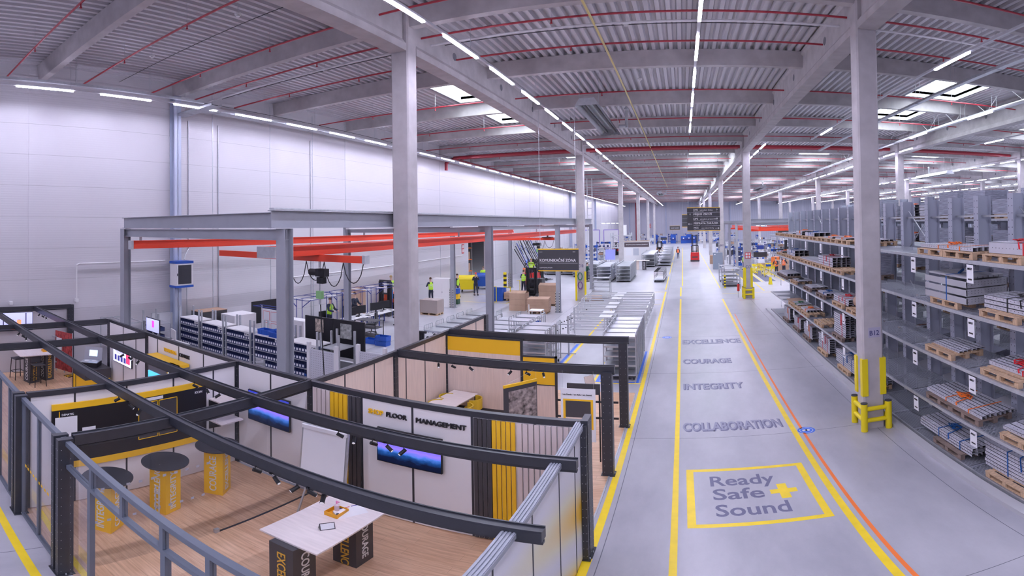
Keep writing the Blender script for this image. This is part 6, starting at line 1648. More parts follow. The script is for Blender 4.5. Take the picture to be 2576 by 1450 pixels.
# leaning profile rack
e = empty('leaning_rack', (-17.2, 55.5, 0), 0, 'steep grid rack with long dark profiles leaning against the wall', 'rack')
k = MB()
for i in range(13): y = -6 + i; k.bar((1.6, y, .5), (-.8, y, 4.6), .04, .04, GALV)
for j in range(8): t = j / 7; k.bar((1.6 - 2.4 * t, -6, .5 + 4.1 * t), (1.6 - 2.4 * t, 6, .5 + 4.1 * t), .03, .03, GALV)
k.build('grid', e)
for i in range(16): y = -5.6 + .42 * i; k = MB(); k.bar((1.66, y, .6), (.2 - .02 * i, y, 3.0 + (i % 5) * .3), .14, .06, (BLACK, ANTH, DBLUE, GALV)[i % 4]); k.build('profile', e)
k = MB(); k.box(1.2, 1.9, -6, 6, .35, .55, GALV); k.build('foot_beam', e)
for s in (-5.5, 0, 5.5): MB().bar((1.6, s, 0), (1.6, s, .4), .1, .1, GALV).build('leg', e)
k = MB()
for j in range(7): k.box(-.11, .11, -.11, .11, .2 * j, .2 * j + .2, YPLAST if j % 2 == 0 else BLACK)
tag(k.build('hazard_bollard', None, (-15.1, 41.7, 0)), 'yellow and black striped bollard near the far gantry post', 'bollard')
k = MB()
for j in range(9): k.box(-.07, .07, -.07, .07, .12 * j, .12 * j + .12, YPLAST if j % 2 == 0 else BLACK)
tag(k.build('hazard_bollard', None, (3.38, 41.9, 0)), 'yellow and black striped bollard at the trolley right of the aisle', 'bollard')
# ================================================================ people
def skin_mesh(name, verts, edges, radii, mt, levels=2):
    me = bpy.data.meshes.new(name); me.from_pydata(verts, edges, []); me.materials.append(mt)
    o = bpy.data.objects.new(name, me); COL.objects.link(o)
    sk = o.modifiers.new('s', 'SKIN'); sk.use_smooth_shade = True
    for v, r_ in zip(me.skin_vertices[0].data, radii): v.radius = r_ if isinstance(r_, tuple) else (r_, r_)
    me.skin_vertices[0].data[0].use_root = True
    ss = o.modifiers.new('u', 'SUBSURF'); ss.levels = levels; ss.render_levels = levels
    bpy.context.view_layer.update()
    dg_ = bpy.context.evaluated_depsgraph_get()
    m2 = bpy.data.meshes.new_from_object(o.evaluated_get(dg_)); m2.name = name
    bpy.data.objects.remove(o); bpy.data.meshes.remove(me)
    return m2
def person(pose):
    # joints: pelvis at .95, facing -y; pose gives hand and foot targets
    P_ = dict(stand=dict(la=((-.24, 0, 1.15), (-.27, -.06, .86)), ra=((.24, 0, 1.15), (.27, -.06, .86)), ll=((-.1, -.01, .5), (-.11, 0, .08)), rl=((.1, -.01, .5), (.11, 0, .08)), lean=0),
              walk=dict(la=((-.24, .1, 1.15), (-.26, .04, .88)), ra=((.24, -.08, 1.15), (.25, -.26, .93)), ll=((-.1, -.16, .52), (-.11, -.2, .09)), rl=((.1, .06, .5), (.11, .32, .14)), lean=-.03),
              work=dict(la=((-.26, -.1, 1.17), (-.16, -.38, 1.1)), ra=((.26, -.1, 1.17), (.16, -.38, 1.12)), ll=((-.11, -.02, .5), (-.13, 0, .08)), rl=((.11, -.02, .5), (.13, .05, .08)), lean=-.06),
              face=dict(la=((-.26, -.08, 1.2), (-.1, -.26, 1.42)), ra=((.26, -.08, 1.2), (.1, -.26, 1.42)), ll=((-.1, 0, .5), (-.11, .02, .08)), rl=((.1, -.04, .5), (.12, -.06, .08)), lean=-.02))[pose]
    L_ = P_['lean']
    V = [(0, 0, .95), (0, L_ * .5, 1.12), (0, L_, 1.3), (0, L_, 1.44), (0, L_ - .01, 1.53), (0, L_ - .015, 1.6), (0, L_ - .025, 1.7), (0, L_ - .02, 1.76)]
    Rr = [(.13, .1), (.125, .095), (.15, .105), (.1, .075), .066, .07, .088, .058]
    E_ = [(i, i + 1) for i in range(7)]
    def chain(start, pts, rs):
        p_ = start
        for q, r_ in zip(pts, rs): V.append(q); Rr.append(r_); E_.append((p_, len(V) - 1)); p_ = len(V) - 1
        return p_
    for s, a in ((-1, 'la'), (1, 'ra')):
        sh = (s * .17, L_, 1.42); el, ha = P_[a]
        w_ = len(V); d = Vector(ha) - Vector(el); d.normalize()
        last = chain(3, [sh, (el[0], el[1] + L_, el[2]), (ha[0], ha[1] + L_, ha[2]), tuple(Vector((ha[0], ha[1] + L_, ha[2])) + d * .05)], [.058, .042, .028, .034])
        base = Vector((ha[0], ha[1] + L_, ha[2])) + d * .05
        side = Vector((0, 1, 0)) if abs(d.z) > .6 else Vector((1, 0, 0))
        for f_ in range(4): chain(last, [tuple(base + side * (f_ - 1.5) * .017 + d * .035), tuple(base + side * (f_ - 1.5) * .018 + d * (.075 + .008 * (f_ in (1, 2))) + Vector((-s * .012, 0, 0)))], [.009, .008])
        chain(last, [tuple(base - side * .035), tuple(base - side * .045 + d * .03)], [.01, .009])
    for s, a in ((-1, 'll'), (1, 'rl')):
        kn, ft = P_[a]
        chain(0, [(s * .09, 0, .88), kn, ft, (ft[0], ft[1] - .15, ft[2] - .045)], [(.09, .085), .06, .042, .04])
    body = skin_mesh('body', V, E_, Rr, SKIN)
    # trousers
    V2 = [(0, 0, 1.02), (0, 0, .9)]; R2 = [(.165, .135), (.15, .125)]; E2 = [(0, 1)]
    for s, a in ((-1, 'll'), (1, 'rl')):
        kn, ft = P_[a]; n_ = len(V2)
        V2 += [(s * .09, 0, .84), kn, (ft[0], ft[1], ft[2] + .03)]; R2 += [.105, .078, .06]; E2 += [(1, n_), (n_, n_ + 1), (n_ + 1, n_ + 2)]
    trousers = lambda mt: skin_mesh('trousers', V2, E2, R2, mt)
    V3 = [(0, 0, .86), (0, 0, 1.0), (0, L_ * .5, 1.15), (0, L_, 1.3), (0, L_, 1.43), (0, L_, 1.5)]; R3 = [(.155, .13), (.165, .135), (.162, .132), (.188, .142), (.15, .11), (.07, .065)]; E3 = [(0, 1), (1, 2), (2, 3), (3, 4), (4, 5)]
    V4, R4, E4 = list(V3), list(R3), list(E3)
    for s, a in ((-1, 'la'), (1, 'ra')):
        el, ha = P_[a]; n_ = len(V4); V4 += [(s * .175, L_, 1.42), (el[0], el[1] + L_, el[2]), (ha[0], ha[1] + L_, ha[2] + .01)]; R4 += [.078, .062, .046]; E4 += [(4, n_), (n_, n_ + 1), (n_ + 1, n_ + 2)]
    jacket = lambda mt: skin_mesh('jacket', V4, E4, R4, mt)
    return body, trousers, jacket, V3, R3, E3, P_, L_
PC = {}
STRIPE = M('reflective stripe', (.7, .72, .75), .3)
SHOE = M('work shoes', (.03, .03, .035), .6)
def put_person(x, y, z, rz, pose, vest, trouser, top, lab, hair=HAIR, cap=None):
    if pose not in PC: PC[pose] = person(pose)
    body, tf, jf, V3, R3, E3, P_, L_ = PC[pose]
    e = empty('person', (x, y, z), rz, lab, 'person')
    def child(name, me):
        o = bpy.data.objects.new(name, me); COL.objects.link(o); o.parent = e; return o
    child('body', body)
    key = (pose, 't', trouser.name)
    if key not in PC: PC[key] = tf(trouser)
    child('trousers', PC[key])
    key = (pose, 'j', top.name)
    if key not in PC: PC[key] = jf(top)
    child('jacket', PC[key])
    if vest:
        key = (pose, 'v', vest.name)
        if key not in PC: PC[key] = skin_mesh('safety_vest', V3, E3, [(a * 1.1 + .012, b_ * 1.1 + .012) if i < 5 else (.08, .075) for i, (a, b_) in enumerate(R3)], vest)
        child('safety_vest', PC[key])
        k = MB()
        for zz in (1.1, 1.24):
            pts = [(.178 * math.cos(t * pi / 8), .142 * math.sin(t * pi / 8) + L_ * (zz - .95) * 2) for t in range(16)]
            for a, b_ in zip(pts, pts[1:] + pts[:1]): k.add([a + (zz,), b_ + (zz,), b_ + (zz + .045,), a + (zz + .045,)], [(0, 1, 2, 3)], STRIPE)
        k.build('reflective_stripes', e)
    for s, a in ((-1, 'll'), (1, 'rl')):
        ft = P_[a][1]; k = MB(); k.cbox(ft[0], ft[1] - .06, ft[2] - .035, .095, .27, .09, SHOE); k.ball((ft[0], ft[1] - .19, ft[2] - .04), .05, SHOE, 8, 5, (1, 1.1, .8)); k.build('shoe', e)
    k = MB(); hy = L_ - .02
    k.ball((0, hy + .012, 1.735), .098, cap or hair, 12, 8, (.9, 1.05, .92))
    if cap: k.cbox(0, hy - .12, 1.73, .13, .1, .015, cap)
    k.build('cap' if cap else 'hair', e)
    k = MB(); k.ball((0, hy - .095, 1.67), .014, SKIN, 6, 4, (.8, 1.2, 1.4)); k.build('nose', e)
    k = MB()
    for s in (-1, 1): k.ball((s * .032, hy - .086, 1.695), .008, BLACK, 6, 4)
    k.build('eyes', e)
    k = MB(); k.cbox(0, hy - .084, 1.635, .04, .006, .008, M('lips', (.4, .12, .1), .6)); k.build('mouth', e)
    k = MB()
    for s in (-1, 1): k.ball((s * .088, hy, 1.685), .02, SKIN, 6, 4, (.4, 1, 1.5))
    k.build('ears', e)
    return e
BLOND = M('blond hair', (.4, .28, .13), .7)
put_person(-.75, 77.0, 0, pi, 'walk', HIVO, JEANS, NAVY, 'person in orange vest walking away along the aisle')
put_person(-12.75, 39.6, 0, pi, 'work', HIVIS, NAVY, NAVY, 'person in yellow vest and dark trousers seen from behind beside the forklift')
put_person(-16.7, 35.4, 0, pi / 2, 'stand', HIVIS, NAVY, NAVY, 'person in yellow vest standing behind the stacked waste bins')
put_person(-15.8, 36.9, 0, .6, 'face', None, NAVY, NAVY, 'person in dark overalls and red cap with raised hands', cap=REDP)
put_person(-17.5, 42.6, 0, .5, 'work', HIVIS, NAVY, HIVIS, 'person in bright yellow jacket at the wall opening')
put_person(-17.3, 32.3, 0, -2.2, 'work', HIVIS, NAVY, NAVY, 'person with long brown hair and yellow vest at the wall cabinet')
put_person(-17.3, 26.95, .62, 1.2, 'work', HIVIS, M('light blue cloth', (.1, .35, .7), .7), HIVIS, 'person with grey hair in yellow vest on the orange forklift left of the column', hair=BLOND)
put_person(-13.2, 43.2, .7, pi, 'work', HIVIS, NAVY, HIVIS, 'person in yellow vest standing high on the reach truck behind', hair=BLOND)
put_person(9.2, 50.2, 0, -.6, 'work', HIVO, NAVY, NAVY, 'person in orange vest with bare head at the carton, left of two', hair=HAIR)
put_person(10.1, 50.9, 0, 2.4, 'work', HIVO, NAVY, NAVY, 'person in orange vest and orange cap, right of two', cap=HIVO)
put_person(5.9, 56.5, 0, 1.5, 'work', HIVO, NAVY, NAVY, 'person in orange vest bending at the machine behind column C12')
put_person(6.8, 57.2, 0, -1.2, 'stand', HIVIS, NAVY, NAVY, 'person in yellow vest standing at the machine behind column C12')
put_person(-17.0, 20.6, 0, 1.6, 'work', HIVIS, NAVY, NAVY, 'person in yellow vest at the desks, nearer the gantry post'); put_person(-17.2, 23.0, 0, 1.5, 'work', None, NAVY, NAVY, 'person in dark clothes at the desks, farther one')
put_person(-9.1, 47.8, 0, 2.0, 'work', None, NAVY, M('dark green cloth', (.02, .08, .05), .8), 'person in dark green shirt between the nested trolleys')

# ================================================================ industrial trucks
def truck(x, y, rz, mt, lab, mast=3.3, cab=2.2, z=0):
    e = empty('forklift', (x, y, z), rz, lab, 'forklift')
    k = MB(); k.box(-.6, .6, .15, 1.15, .12, .95, mt); k.box(-.58, .58, .2, 1.12, .95, 1.25, mt); k.build('body', e)
    k = MB(); k.box(-.62, .62, -.1, 1.2, .04, .2, ANTH); k.box(-.4, .4, 1.15, 1.165, .55, .7, ANTH); k.build('chassis', e)
    k = MB(); k.box(-.58, .58, -.15, .2, .2, .6, BLACK); k.cbox(0, .25, 1.0, .5, .12, .5, BLACK); k.build('seat', e)
    k = MB()
    for sx in (-.5, .5): k.bar((sx, -.35, .5), (sx, -.2, cab), .05, .05, BLACK); k.bar((sx, 1.05, 1.2), (sx, .8, cab), .05, .05, BLACK)
    for i in range(5): k.box(-.52, .52, -.25 + .25 * i, -.21 + .25 * i, cab, cab + .04, BLACK)
    for sx in (-.52, .48): k.box(sx, sx + .04, -.25, .85, cab, cab + .05, BLACK)
    k.build('overhead_guard', e)
    k = MB()
    for sx in (-.38, -.24, .24, .38): k.box(sx - .05, sx + .05, -.62, -.42, .1, mast, BLACK)
    for z_ in (.5, 1.3, 2.1, mast - .15): k.box(-.42, .42, -.58, -.5, z_, z_ + .1, ANTH)
    k.build('mast', e)
    for sx in (-.25, .25): MB().box(sx - .06, sx + .06, -1.7, -.62, .06, .1, BLACK).build('fork', e)
    for sx in (-.5, .5):
        for yy in (-.9, .8): MB().cyl((sx - .06, yy, .14), (sx + .06, yy, .14), .14, 12, BLACK).build('wheel', e)
    for sx in (-.55, .45): MB().box(sx, sx + .1, -1.1, -.1, .08, .22, ANTH).build('support_arm', e)
    k = MB(); k.cyl((.5, .7, cab + .04), (.5, .7, cab + .14), .04, 8, M('blue beacon', (.05, .1, 1), .4, emit=3)); k.build('beacon', e)
    return e
truck(1.65, 72.2, pi, REDP, 'red reach truck driving away in the lane with tall dark mast', 3.7, 2.15)
truck(-17.3, 26.9, 0, M('truck orange red', (.9, .13, .04), .4), 'orange red forklift partly hidden left of the first column', 2.1, 1.9)
truck(-11.4, 38.0, 0, ANTH, 'black reach truck facing forward by the cardboard stacks', 2.2, 2.0); truck(-13.1, 43.9, pi, REDP, 'reach truck with raised driver behind the black one', 2.4, 2.1)
truck(-14.2, 48.0, 2.2, ORANGE, 'orange and black truck beside the wall near the leaning rack', 2.3, 1.9)
truck(-6.2, 85.5, 0, ORANGE, 'orange counterbalance forklift facing forward far left of the aisle', 2.4, 2.1); truck(-3.9, 86.5, 0, M('dull orange', (.75, .3, .1), .5), 'second forklift beside the orange one far left of the aisle', 2.4, 2.1)
truck(-11.5, 89, .4, REDP, 'red forklift near the far left white boards', 2.2, 2.1)
truck(11.4, 58.6, 1.2, ORANGE, 'orange forklift with yellow mast far behind the rack end', 3.2, 2.1)
# ================================================================ hanging signs
def hanging_sign(x0_, x1_, y, z0_, z1_, rows, lab, cap=True):
    e = empty('hanging_sign', ((x0_ + x1_) / 2, y, z0_), 0, lab, 'sign'); w_ = (x1_ - x0_) / 2; h = z1_ - z0_
    MB().box(-w_, w_, -.03, .03, 0, .05, YEL).build('yellow_edge', e); MB().box(-w_, w_, -.03, .03, h - .05, h, YEL).build('yellow_edge', e)
    n = len(rows); rh = (h - .1) / n
    for i, r_ in enumerate(rows):
        zb = h - .05 - rh * (i + 1); MB().box(-w_, w_, -.04, .04, zb + .015, zb + rh - .005, ANTH).build('panel', e)
        for body, size, tx, tz, bold in r_: text(body, size, WHITE, (tx, -.043, zb + tz), FACE_S, parent=e, bold=bold, depth=.003, fit=len(body) * size * {'K': .56}.get(body[0] if w_ < 1.1 else '', .6))
    for s in (-w_ + .1, w_ - .1): MB().cyl((s, 0, h), (s, 0, 11.93 - z0_), .01, 5, GALV).build('hanging_wire', e)
    return e
def arrow(e, x, z, ang, s=.22):
    k = MB(); d = Vector((math.cos(ang), 0, math.sin(ang))); n = Vector((-d.z, 0, d.x)); c = Vector((x, -.045, z))
    k.bar(c - d * s, c + d * s, .006, .03, WHITE); k.bar(c + d * s, c + d * s * .45 + n * s * .4, .006, .03, WHITE); k.bar(c + d * s, c + d * s * .45 - n * s * .4, .006, .03, WHITE); k.build('arrow', e)
s_ = hanging_sign(.37, 2.94, 40, 4.78, 6.63, [[('DMS', .2, -.8, .14, .02), ('výrobní linka', .13, -.3, .14, .01), ('DMS production line', .07, -.8, .04, 0)], [('PŘÍJEM ZBOŽÍ', .2, -.8, .14, .02), ('receiving goods', .07, -.8, .04, 0)],
    [('DPS', .2, -.8, .14, .02), ('výrobní pracoviště', .13, -.3, .14, .01), ('DPS production area', .07, -.8, .04, 0)], [('PŘÍPRAVA ZAKÁZEK', .2, -.78, .14, .02), ('packing area', .07, -.8, .04, 0)], [('MCS', .2, -.78, .14, .02), ('výrobní linky', .13, -.2, .14, .01), ('MCS production lines', .07, -.78, .04, 0)]],
    'hanging black direction sign with five rows and arrows over the aisle')
arrow(s_, 1.05, 1.6, pi / 2, .12); arrow(s_, -1.05, 1.25, pi / 2, .12); arrow(s_, 1.05, .9, pi / 2, .12); arrow(s_, -1.05, .56, pi, .16); arrow(s_, 1.05, .2, 0, .16)
hanging_sign(-.05, 2.2, 60, 4.9, 6.4, [[], [], []], 'second black direction sign partly hidden behind the first')
hanging_sign(-3.0, -.6, 120, 3.7, 4.7, [[('SHOP FLOOR', .3, -.9, .3, .02)]], 'small dark sign hanging far down the aisle')
s_ = hanging_sign(-6.95, -4.95, 24, 3.22, 4.32, [[('KOMUNIKAČNÍ ZÓNA', .2, -.93, .42, .02), ('COMMUNICATION ', .075, -.93, .1, .01)]], 'black hanging sign reading Komunikacni zona over the trolleys')
MB().box(-.93, .95, -.046, -.04, .4, .412, WHITE).build('white_rule', s_); text('DEMATIC', .035, WHITE, (-.93, -.043, .93), FACE_S, parent=s_, bold=0); text('KION', .05, WHITE, (.72, -.043, .93), FACE_S, parent=s_)
hanging_sign(11.3, 14.5, 60, 3.5, 4.6, [[('EXPEDICE', .25, .1, .5, .02), ('shipping', .15, .1, .2, .01)]], 'dark hanging sign behind the far end of the rack, left one'); hanging_sign(13.2, 16.6, 64, 3.4, 4.5, [[('MONTÁŽ', .25, .1, .5, .02)]], 'dark hanging sign behind the far end of the rack, right one')

# ================================================================ right of the aisle beyond the crossing
for i, (x, y) in enumerate(((4.1, 43.1), (3.95, 44.0), (3.9, 46.5))): mid_((x, y, 0), 0, 'shelf trolley beside the striped bollard right of the lane, %s' % ORD[i])
def fire_ext(x, y, lab):
    e = empty('fire_extinguisher', (x, y, .5), 0, lab, 'fire extinguisher')
    MB().cyl((0, 0, 0), (0, 0, .5), .09, 14, REDP).build('cylinder', e); MB().cyl((0, 0, .5), (0, 0, .58), .03, 8, BLACK).build('valve', e); MB().tube([(.03, 0, .55), (.14, 0, .45), (.13, 0, .15)], .015, 6, BLACK).build('hose', e)
    k = MB(); k.bar((0, .12, -.5), (0, .12, .4), .04, .03, GALV); k.bar((0, .12, -.01), (0, -.1, -.01), .1, .02, GALV); k.build('bracket', e)
fire_ext(3.88, 36.3, 'red fire extinguisher beside the left edge of column C12')
e = empty('wet_floor_sign', (7.4, 43.3, 0), .1, 'yellow folding caution sign standing on the floor', 'floor sign')
k = MB(); k.add([(-.15, -.15, 0), (.15, -.15, 0), (.1, 0, .62), (-.1, 0, .62)], [(0, 1, 2, 3)], YPLAST); k.add([(-.15, .15, 0), (.15, .15, 0), (.1, 0.01, .62), (-.1, .01, .62)], [(3, 2, 1, 0)], YPLAST); k.build('leaf', e)
k = MB(); k.disc(0, -.08, .05, .3, .302, 14, WHITE); k.build('pictogram', e)
k = MB(); k.cbox(0, 0, .95, 1.1, .7, 1.9, M('blue grey cabinet', (.25, .29, .36), .5)); k.cbox(-.35, -.36, 1.7, .15, .01, .12, PAPER); tag(k.build('tool_cabinet', None, (4.0, 59.2, 0)), 'tall blue grey cabinet right of the lane near column D12', 'cabinet')
def yellow_cart(x, y, lab, h=1.0):
    e = empty('yellow_cart', (x, y, 0), 0, lab, 'cart')
    for sx in (-.5, .5):
        for sy in (-.9, .9): MB().bar((sx, sy, .08), (sx, sy, h), .05, .05, YPLAST).build('post', e)
    k = MB()
    for z in (.25, h - .05):
        for sx in (-.5, .5): k.bar((sx, -.9, z), (sx, .9, z), .05, .05, YPLAST)
        for sy in (-.9, 0, .9): k.bar((-.5, sy, z), (.5, sy, z), .05, .05, YPLAST)
    k.bar((-.5, -.9, .25), (.5, -.9, h), .04, .04, YPLAST); k.build('frame', e)
    for sx in (-.45, .45):
        for sy in (-.8, .8): MB().cyl((sx - .02, sy, .06), (sx + .02, sy, .06), .06, 8, BLACK).build('wheel', e)
yellow_cart(8.3, 49.8, 'yellow tubular cart nearest the caution sign'); yellow_cart(6.9, 51.8, 'yellow tubular cart beside column C12'); yellow_cart(7.9, 54.6, 'yellow tubular cart in the middle of the group', .8); yellow_cart(9.6, 55.5, 'yellow tubular cart farthest back in the group', .8)
crate(8.3, 49.6, 1.0, 'blue crate on the nearest yellow cart', .8)
for i, (x0_, x1_) in enumerate(((5.6, 6.9), (7.3, 8.3))): line(x0_, x1_, 45.5, 56, M('dark mat', (.13, .13, .2), .7), 'dark floor mat strip beyond column C12, %s' % ('left' if i == 0 else 'right'), name='floor_mat')
for i, x in enumerate((5.5, 7.0, 9.0)): line(x, x + .1, 45.5, 60, YPAINT, 'yellow line edging the mats beyond column C12, %s' % ORD[i])
cardstack(10.4, 53.2, 1.2, 1.0, [.7, .6], '%s brown carton beside the two people in orange', 0)
cardstack(9.2, 58.8, 1.3, .8, [.55], '%s brown carton on the floor behind the yellow carts', 0)
cardstack(4.0, 67, 1.0, 1.2, [.6, .5], '%s brown carton right of the lane behind the blue grey cabinet', 0)
def gantry_far(xl, xr, ys, lab):
    gantry(xl, xr, ys, lab, 5.3, True)
gantry_far(5.9, 13.6, [47.5, 56, 64.5, 73], 'distant grey crane gantry right of the aisle')
def far_rail(x, y0_, y1_, z, lab):
    e = empty('crane_rail', (0, 0, 0), 0, lab, 'crane rail'); MB().box(x - .12, x + .12, y0_, y1_, z, z + .3, RED).build('profile', e)
    for y in (47.5, 56, 64.5, 73):
        if y0_ <= y <= y1_: MB().box(x - .03, x + .03, y - .03, y + .03, z + .3, 5.05, STEEL).build('rail_hanger', e)
far_rail(7.2, 47.4, 73.2, 4.65, 'red rail of the distant right gantry, aisle side'); far_rail(12.2, 47.4, 73.2, 4.65, 'red rail of the distant right gantry, far side')
for i, y in enumerate((52, 60, 68)):
    e = empty('crane_girder', (0, y, 0), 0, 'red cross girder of the distant right gantry, %s' % ORD[i], 'crane girder'); MB().box(6.4, 13.2, -.1, .1, 4.43, 4.65, RED).build('profile', e)

# ================================================================ workbenches, cabinets and racks far away
rf_ = random.Random(11)
SHB = M('pale workbench', (.55, .57, .63), .5)
def mk_bench(variant):
    def f():
        e = empty('workbench'); e['category'] = 'workbench'
        MB().box(-.9, .9, -.4, .4, .86, .9, (SHB, TABLE, WHITE)[variant]).build('top', e)
        for sx in (-.85, .85):
            for sy in (-.35, .35): MB().bar((sx, sy, 0), (sx, sy, 2.0 if sy > 0 else .86), .05, .05, (GALV, DBLUE, GALV)[variant]).build('post', e)
        MB().box(-.85, .85, .33, .35, 1.1, 1.7, (SHB, DBLUE, ANTH)[variant]).build('back_panel', e)
        k = MB(); k.bar((-.9, -.2, 2.0), (.9, -.2, 2.0), .05, .05, GALV); k.box(-.8, .8, -.26, -.14, 1.94, 1.98, WHITE); k.bar((-.85, -.2, 2.0), (-.85, .35, 2.0), .04, .04, GALV); k.bar((.85, -.2, 2.0), (.85, .35, 2.0), .04, .04, GALV); k.build('lamp_arm', e)
        k = MB()
        for i in range(5): k.cbox(-.7 + .33 * i, .1, .9 + .09, .22, .25, .18, (BLUE, CARD, PAPER, NAVYBIN, GALV)[(i + variant) % 5])
        k.build('parts_boxes', e)
        return e
    return Maker(f)
benches = [mk_bench(i) for i in range(3)]
def mk_frack(variant):
    def f():
        e = empty('storage_rack'); e['category'] = 'rack'
        for sx in (-1.2, 1.2):
            for sy in (-.4, .4): MB().box(sx - .04, sx + .04, sy - .04, sy + .04, 0, 2.4, (STEEL, BLUE, GALV)[variant]).build('upright', e)
        for j in range(4): MB().box(-1.2, 1.2, -.4, .4, .2 + .6 * j, .24 + .6 * j, GALV).build('shelf', e)
        k = MB(); rnd = random.Random(variant)
        for j in range(4):
            for i in range(7):
                if rnd.random() < .8: k.cbox(-1.02 + .34 * i, 0, .24 + .6 * j + .16, .28, .6, .2 + .18 * rnd.random(), rnd.choice((BLUE, NAVYBIN, GALV, PAPER, CARD) if variant != 1 else (BLUE, BLUE, NAVYBIN)))
        k.build('boxes', e)['kind'] = 'stuff'
        return e
    return Maker(f)
fracks = [mk_frack(i) for i in range(3)]
PLC = {'zone_r': 'in the right assembly zone', 'zone_l': 'in the left work area', 'far': 'near the far wall', 'fr': 'in the distant hall beyond the racks'}
cnt = {}
def lay(kind, x, y, rz, zone, rc=(0, 0)):
    if abs(x + 9.6) < 3 and abs(y - 80) < 3: return
    v = rf_.randrange(3); mk = (benches if kind == 'b' else fracks)[v]
    c = cnt.setdefault((kind, zone), 0); cnt[(kind, zone)] += 1
    look = (('grey topped', 'blue framed', 'dark panelled') if kind == 'b' else ('grey post', 'all blue', 'galvanised'))[v]
    mk((x, y, 0), rz, '%s %s %s, %s row back, %s across' % (look, 'workbench' if kind == 'b' else 'rack', PLC[zone], ORD[rc[0]], ORD[rc[1]]), ('workbenches ' if kind == 'b' else 'racks ') + PLC[zone])
for i in range(7):
    for j in range(4): lay('b' if (i + j) % 3 else 'r', 6.6 + 2.7 * j, 61 + 5.6 * i, 0 if (i + j) % 2 else pi / 2, 'zone_r', (i, j))
for i in range(8):
    for j in range(3): lay('r' if (i + j) % 2 else 'b', 16.8 + 4.2 * j, 50 + 9 * i, 0 if j % 2 else pi / 2, 'zone_r', (i, j + 4))
for i in range(5):
    for j in range(3): lay('b' if (i + j) % 2 else 'r', -16.5 + 3.0 * j, 66 + 7 * i, 0 if (i * j) % 2 else pi / 2, 'zone_l', (i, j))
for i in range(8): lay('r', -15 + 4.1 * i, 139 + (i % 3) * 2, 0, 'far', (1, i))
for i in range(6): lay('b', -8 + 3.2 * i, 126 + (i % 2) * 4, 0, 'far', (0, i)) if i != 2 and i != 3 else None
for i in range(7):
    for j in range(5): lay('r' if (i + j) % 3 else 'b', 24 + 7.5 * j, 34 + 14 * i, (i + j) % 2 * pi / 2, 'fr', (i, j))
# bright blue cabinets in front of the far wall
for i, (x, y) in enumerate(((-7.2, 134), (-5.0, 133), (-2.5, 134), (.2, 133), (1.6, 134), (2.9, 133.5))):
    e = empty('blue_cabinet', (x, y, 0), 0, 'bright blue rack cabinet standing before the far wall, %s' % ORD[i], 'cabinet')
    MB().box(-.7, .7, -.5, .5, 0, 2.3 - .5 * (i % 2), BLUE).build('body', e)
    for j in range(3): MB().box(-.65, .65, -.53, -.5, .2 + .6 * j, .7 + .6 * j, (BLUE, DBLUE, BLUE)[j]).build('front_panel', e)
    MB().box(-.15, .15, -.56, -.53, 1.2, 1.5, PAPER).build('label_sheet', e)
e = empty('handrail', (0, 146, 0), 0, 'long pale handrail in front of the far wall', 'handrail')
k = MB()
for z in (1.2, 2.4): k.bar((-12, 0, z), (4.5, 0, z), .08, .08, GALV)
k.build('rails', e)
for i in range(8): MB().bar((-12 + 2.3 * i, 0, 0), (-12 + 2.3 * i, 0, 2.9), .08, .08, GALV).build('post', e)
# platform tower, kiosk, boards, lit boards
e = empty('lift_platform', (-9.6, 80, 0), 0, 'grey steel platform tower with crossed braces and a white cabinet', 'platform')
for sx in (-1.5, 1.5):
    for sy in (-1.2, 1.2): MB().bar((sx, sy, 0), (sx, sy, 4.0), .14, .14, GALV).build('post', e)
k = MB()
for sy in (-1.2, 1.2): k.bar((-1.5, sy, 1.7), (1.5, sy, 3.4), .07, .07, GALV); k.bar((-1.5, sy, 3.4), (1.5, sy, 1.7), .07, .07, GALV)
for z in (1.6, 3.5): k.box(-1.6, 1.6, -1.3, 1.3, z, z + .12, GALV)
k.build('deck_and_braces', e); MB().box(-.3, .8, -.5, .5, 3.62, 5.2, WHITE).build('white_cabinet', e)
e = empty('service_ladder', (-11.3, 62, 0), 0, 'pale vertical cable ladder rising from the trolleys to the roof', 'cable ladder')
k = MB()
for s in (-.3, .3): k.bar((s, 0, 0), (s, 0, 11.1), .12, .06, WHITE)
k.build('stiles', e); k = MB()
for j in range(12): k.bar((-.3, 0, .6 + .85 * j), (.3, 0, .6 + .85 * j), .05, .05, WHITE)
k.build('rungs', e)['kind'] = 'stuff'
e = empty('info_booth', (-6.6, 72.5, 0), 0, 'white information booth with dark title panel left of the aisle', 'booth')
MB().box(-1.9, 1.9, -.05, .05, 0, 2.9, PWHITE).build('wall', e); MB().box(-1.7, 1.8, -.08, -.05, 2.1, 2.75, M('brown title panel', (.1, .07, .08), .5)).build('title_panel', e); MB().box(-1.9, 1.9, -.1, .1, 2.9, 3.0, M('sand edge', (.6, .42, .25), .5)).build('top_edge', e)
text('SHOP FLOOR MANAGEMENT', .24, WHITE, (-1.5, -.085, 2.35), FACE_S, parent=e)
for i in range(3): MB().box(-1.5 + 1.05 * i, -.7 + 1.05 * i, -.06, -.05, .9, 1.9, (PAPER, SHB, PAPER)[i]).build('notice_sheet', e)
e = empty('high_table', (-4.85, 60, 0), 0, 'high pale table on a dark plinth reading courage left of the aisle', 'table'); MB().box(-.9, .9, -.45, .45, 1.06, 1.09, TABLE).build('tabletop', e); text_prism(e, .3, 0, .45, 1.06, 0, ANTH, ('COURAGE', 'COURAGE'), (WHITE, WHITE)); text_prism(e, -.5, 0, .35, 1.06, 0, PALE, ('', ''), (WHITE, WHITE))
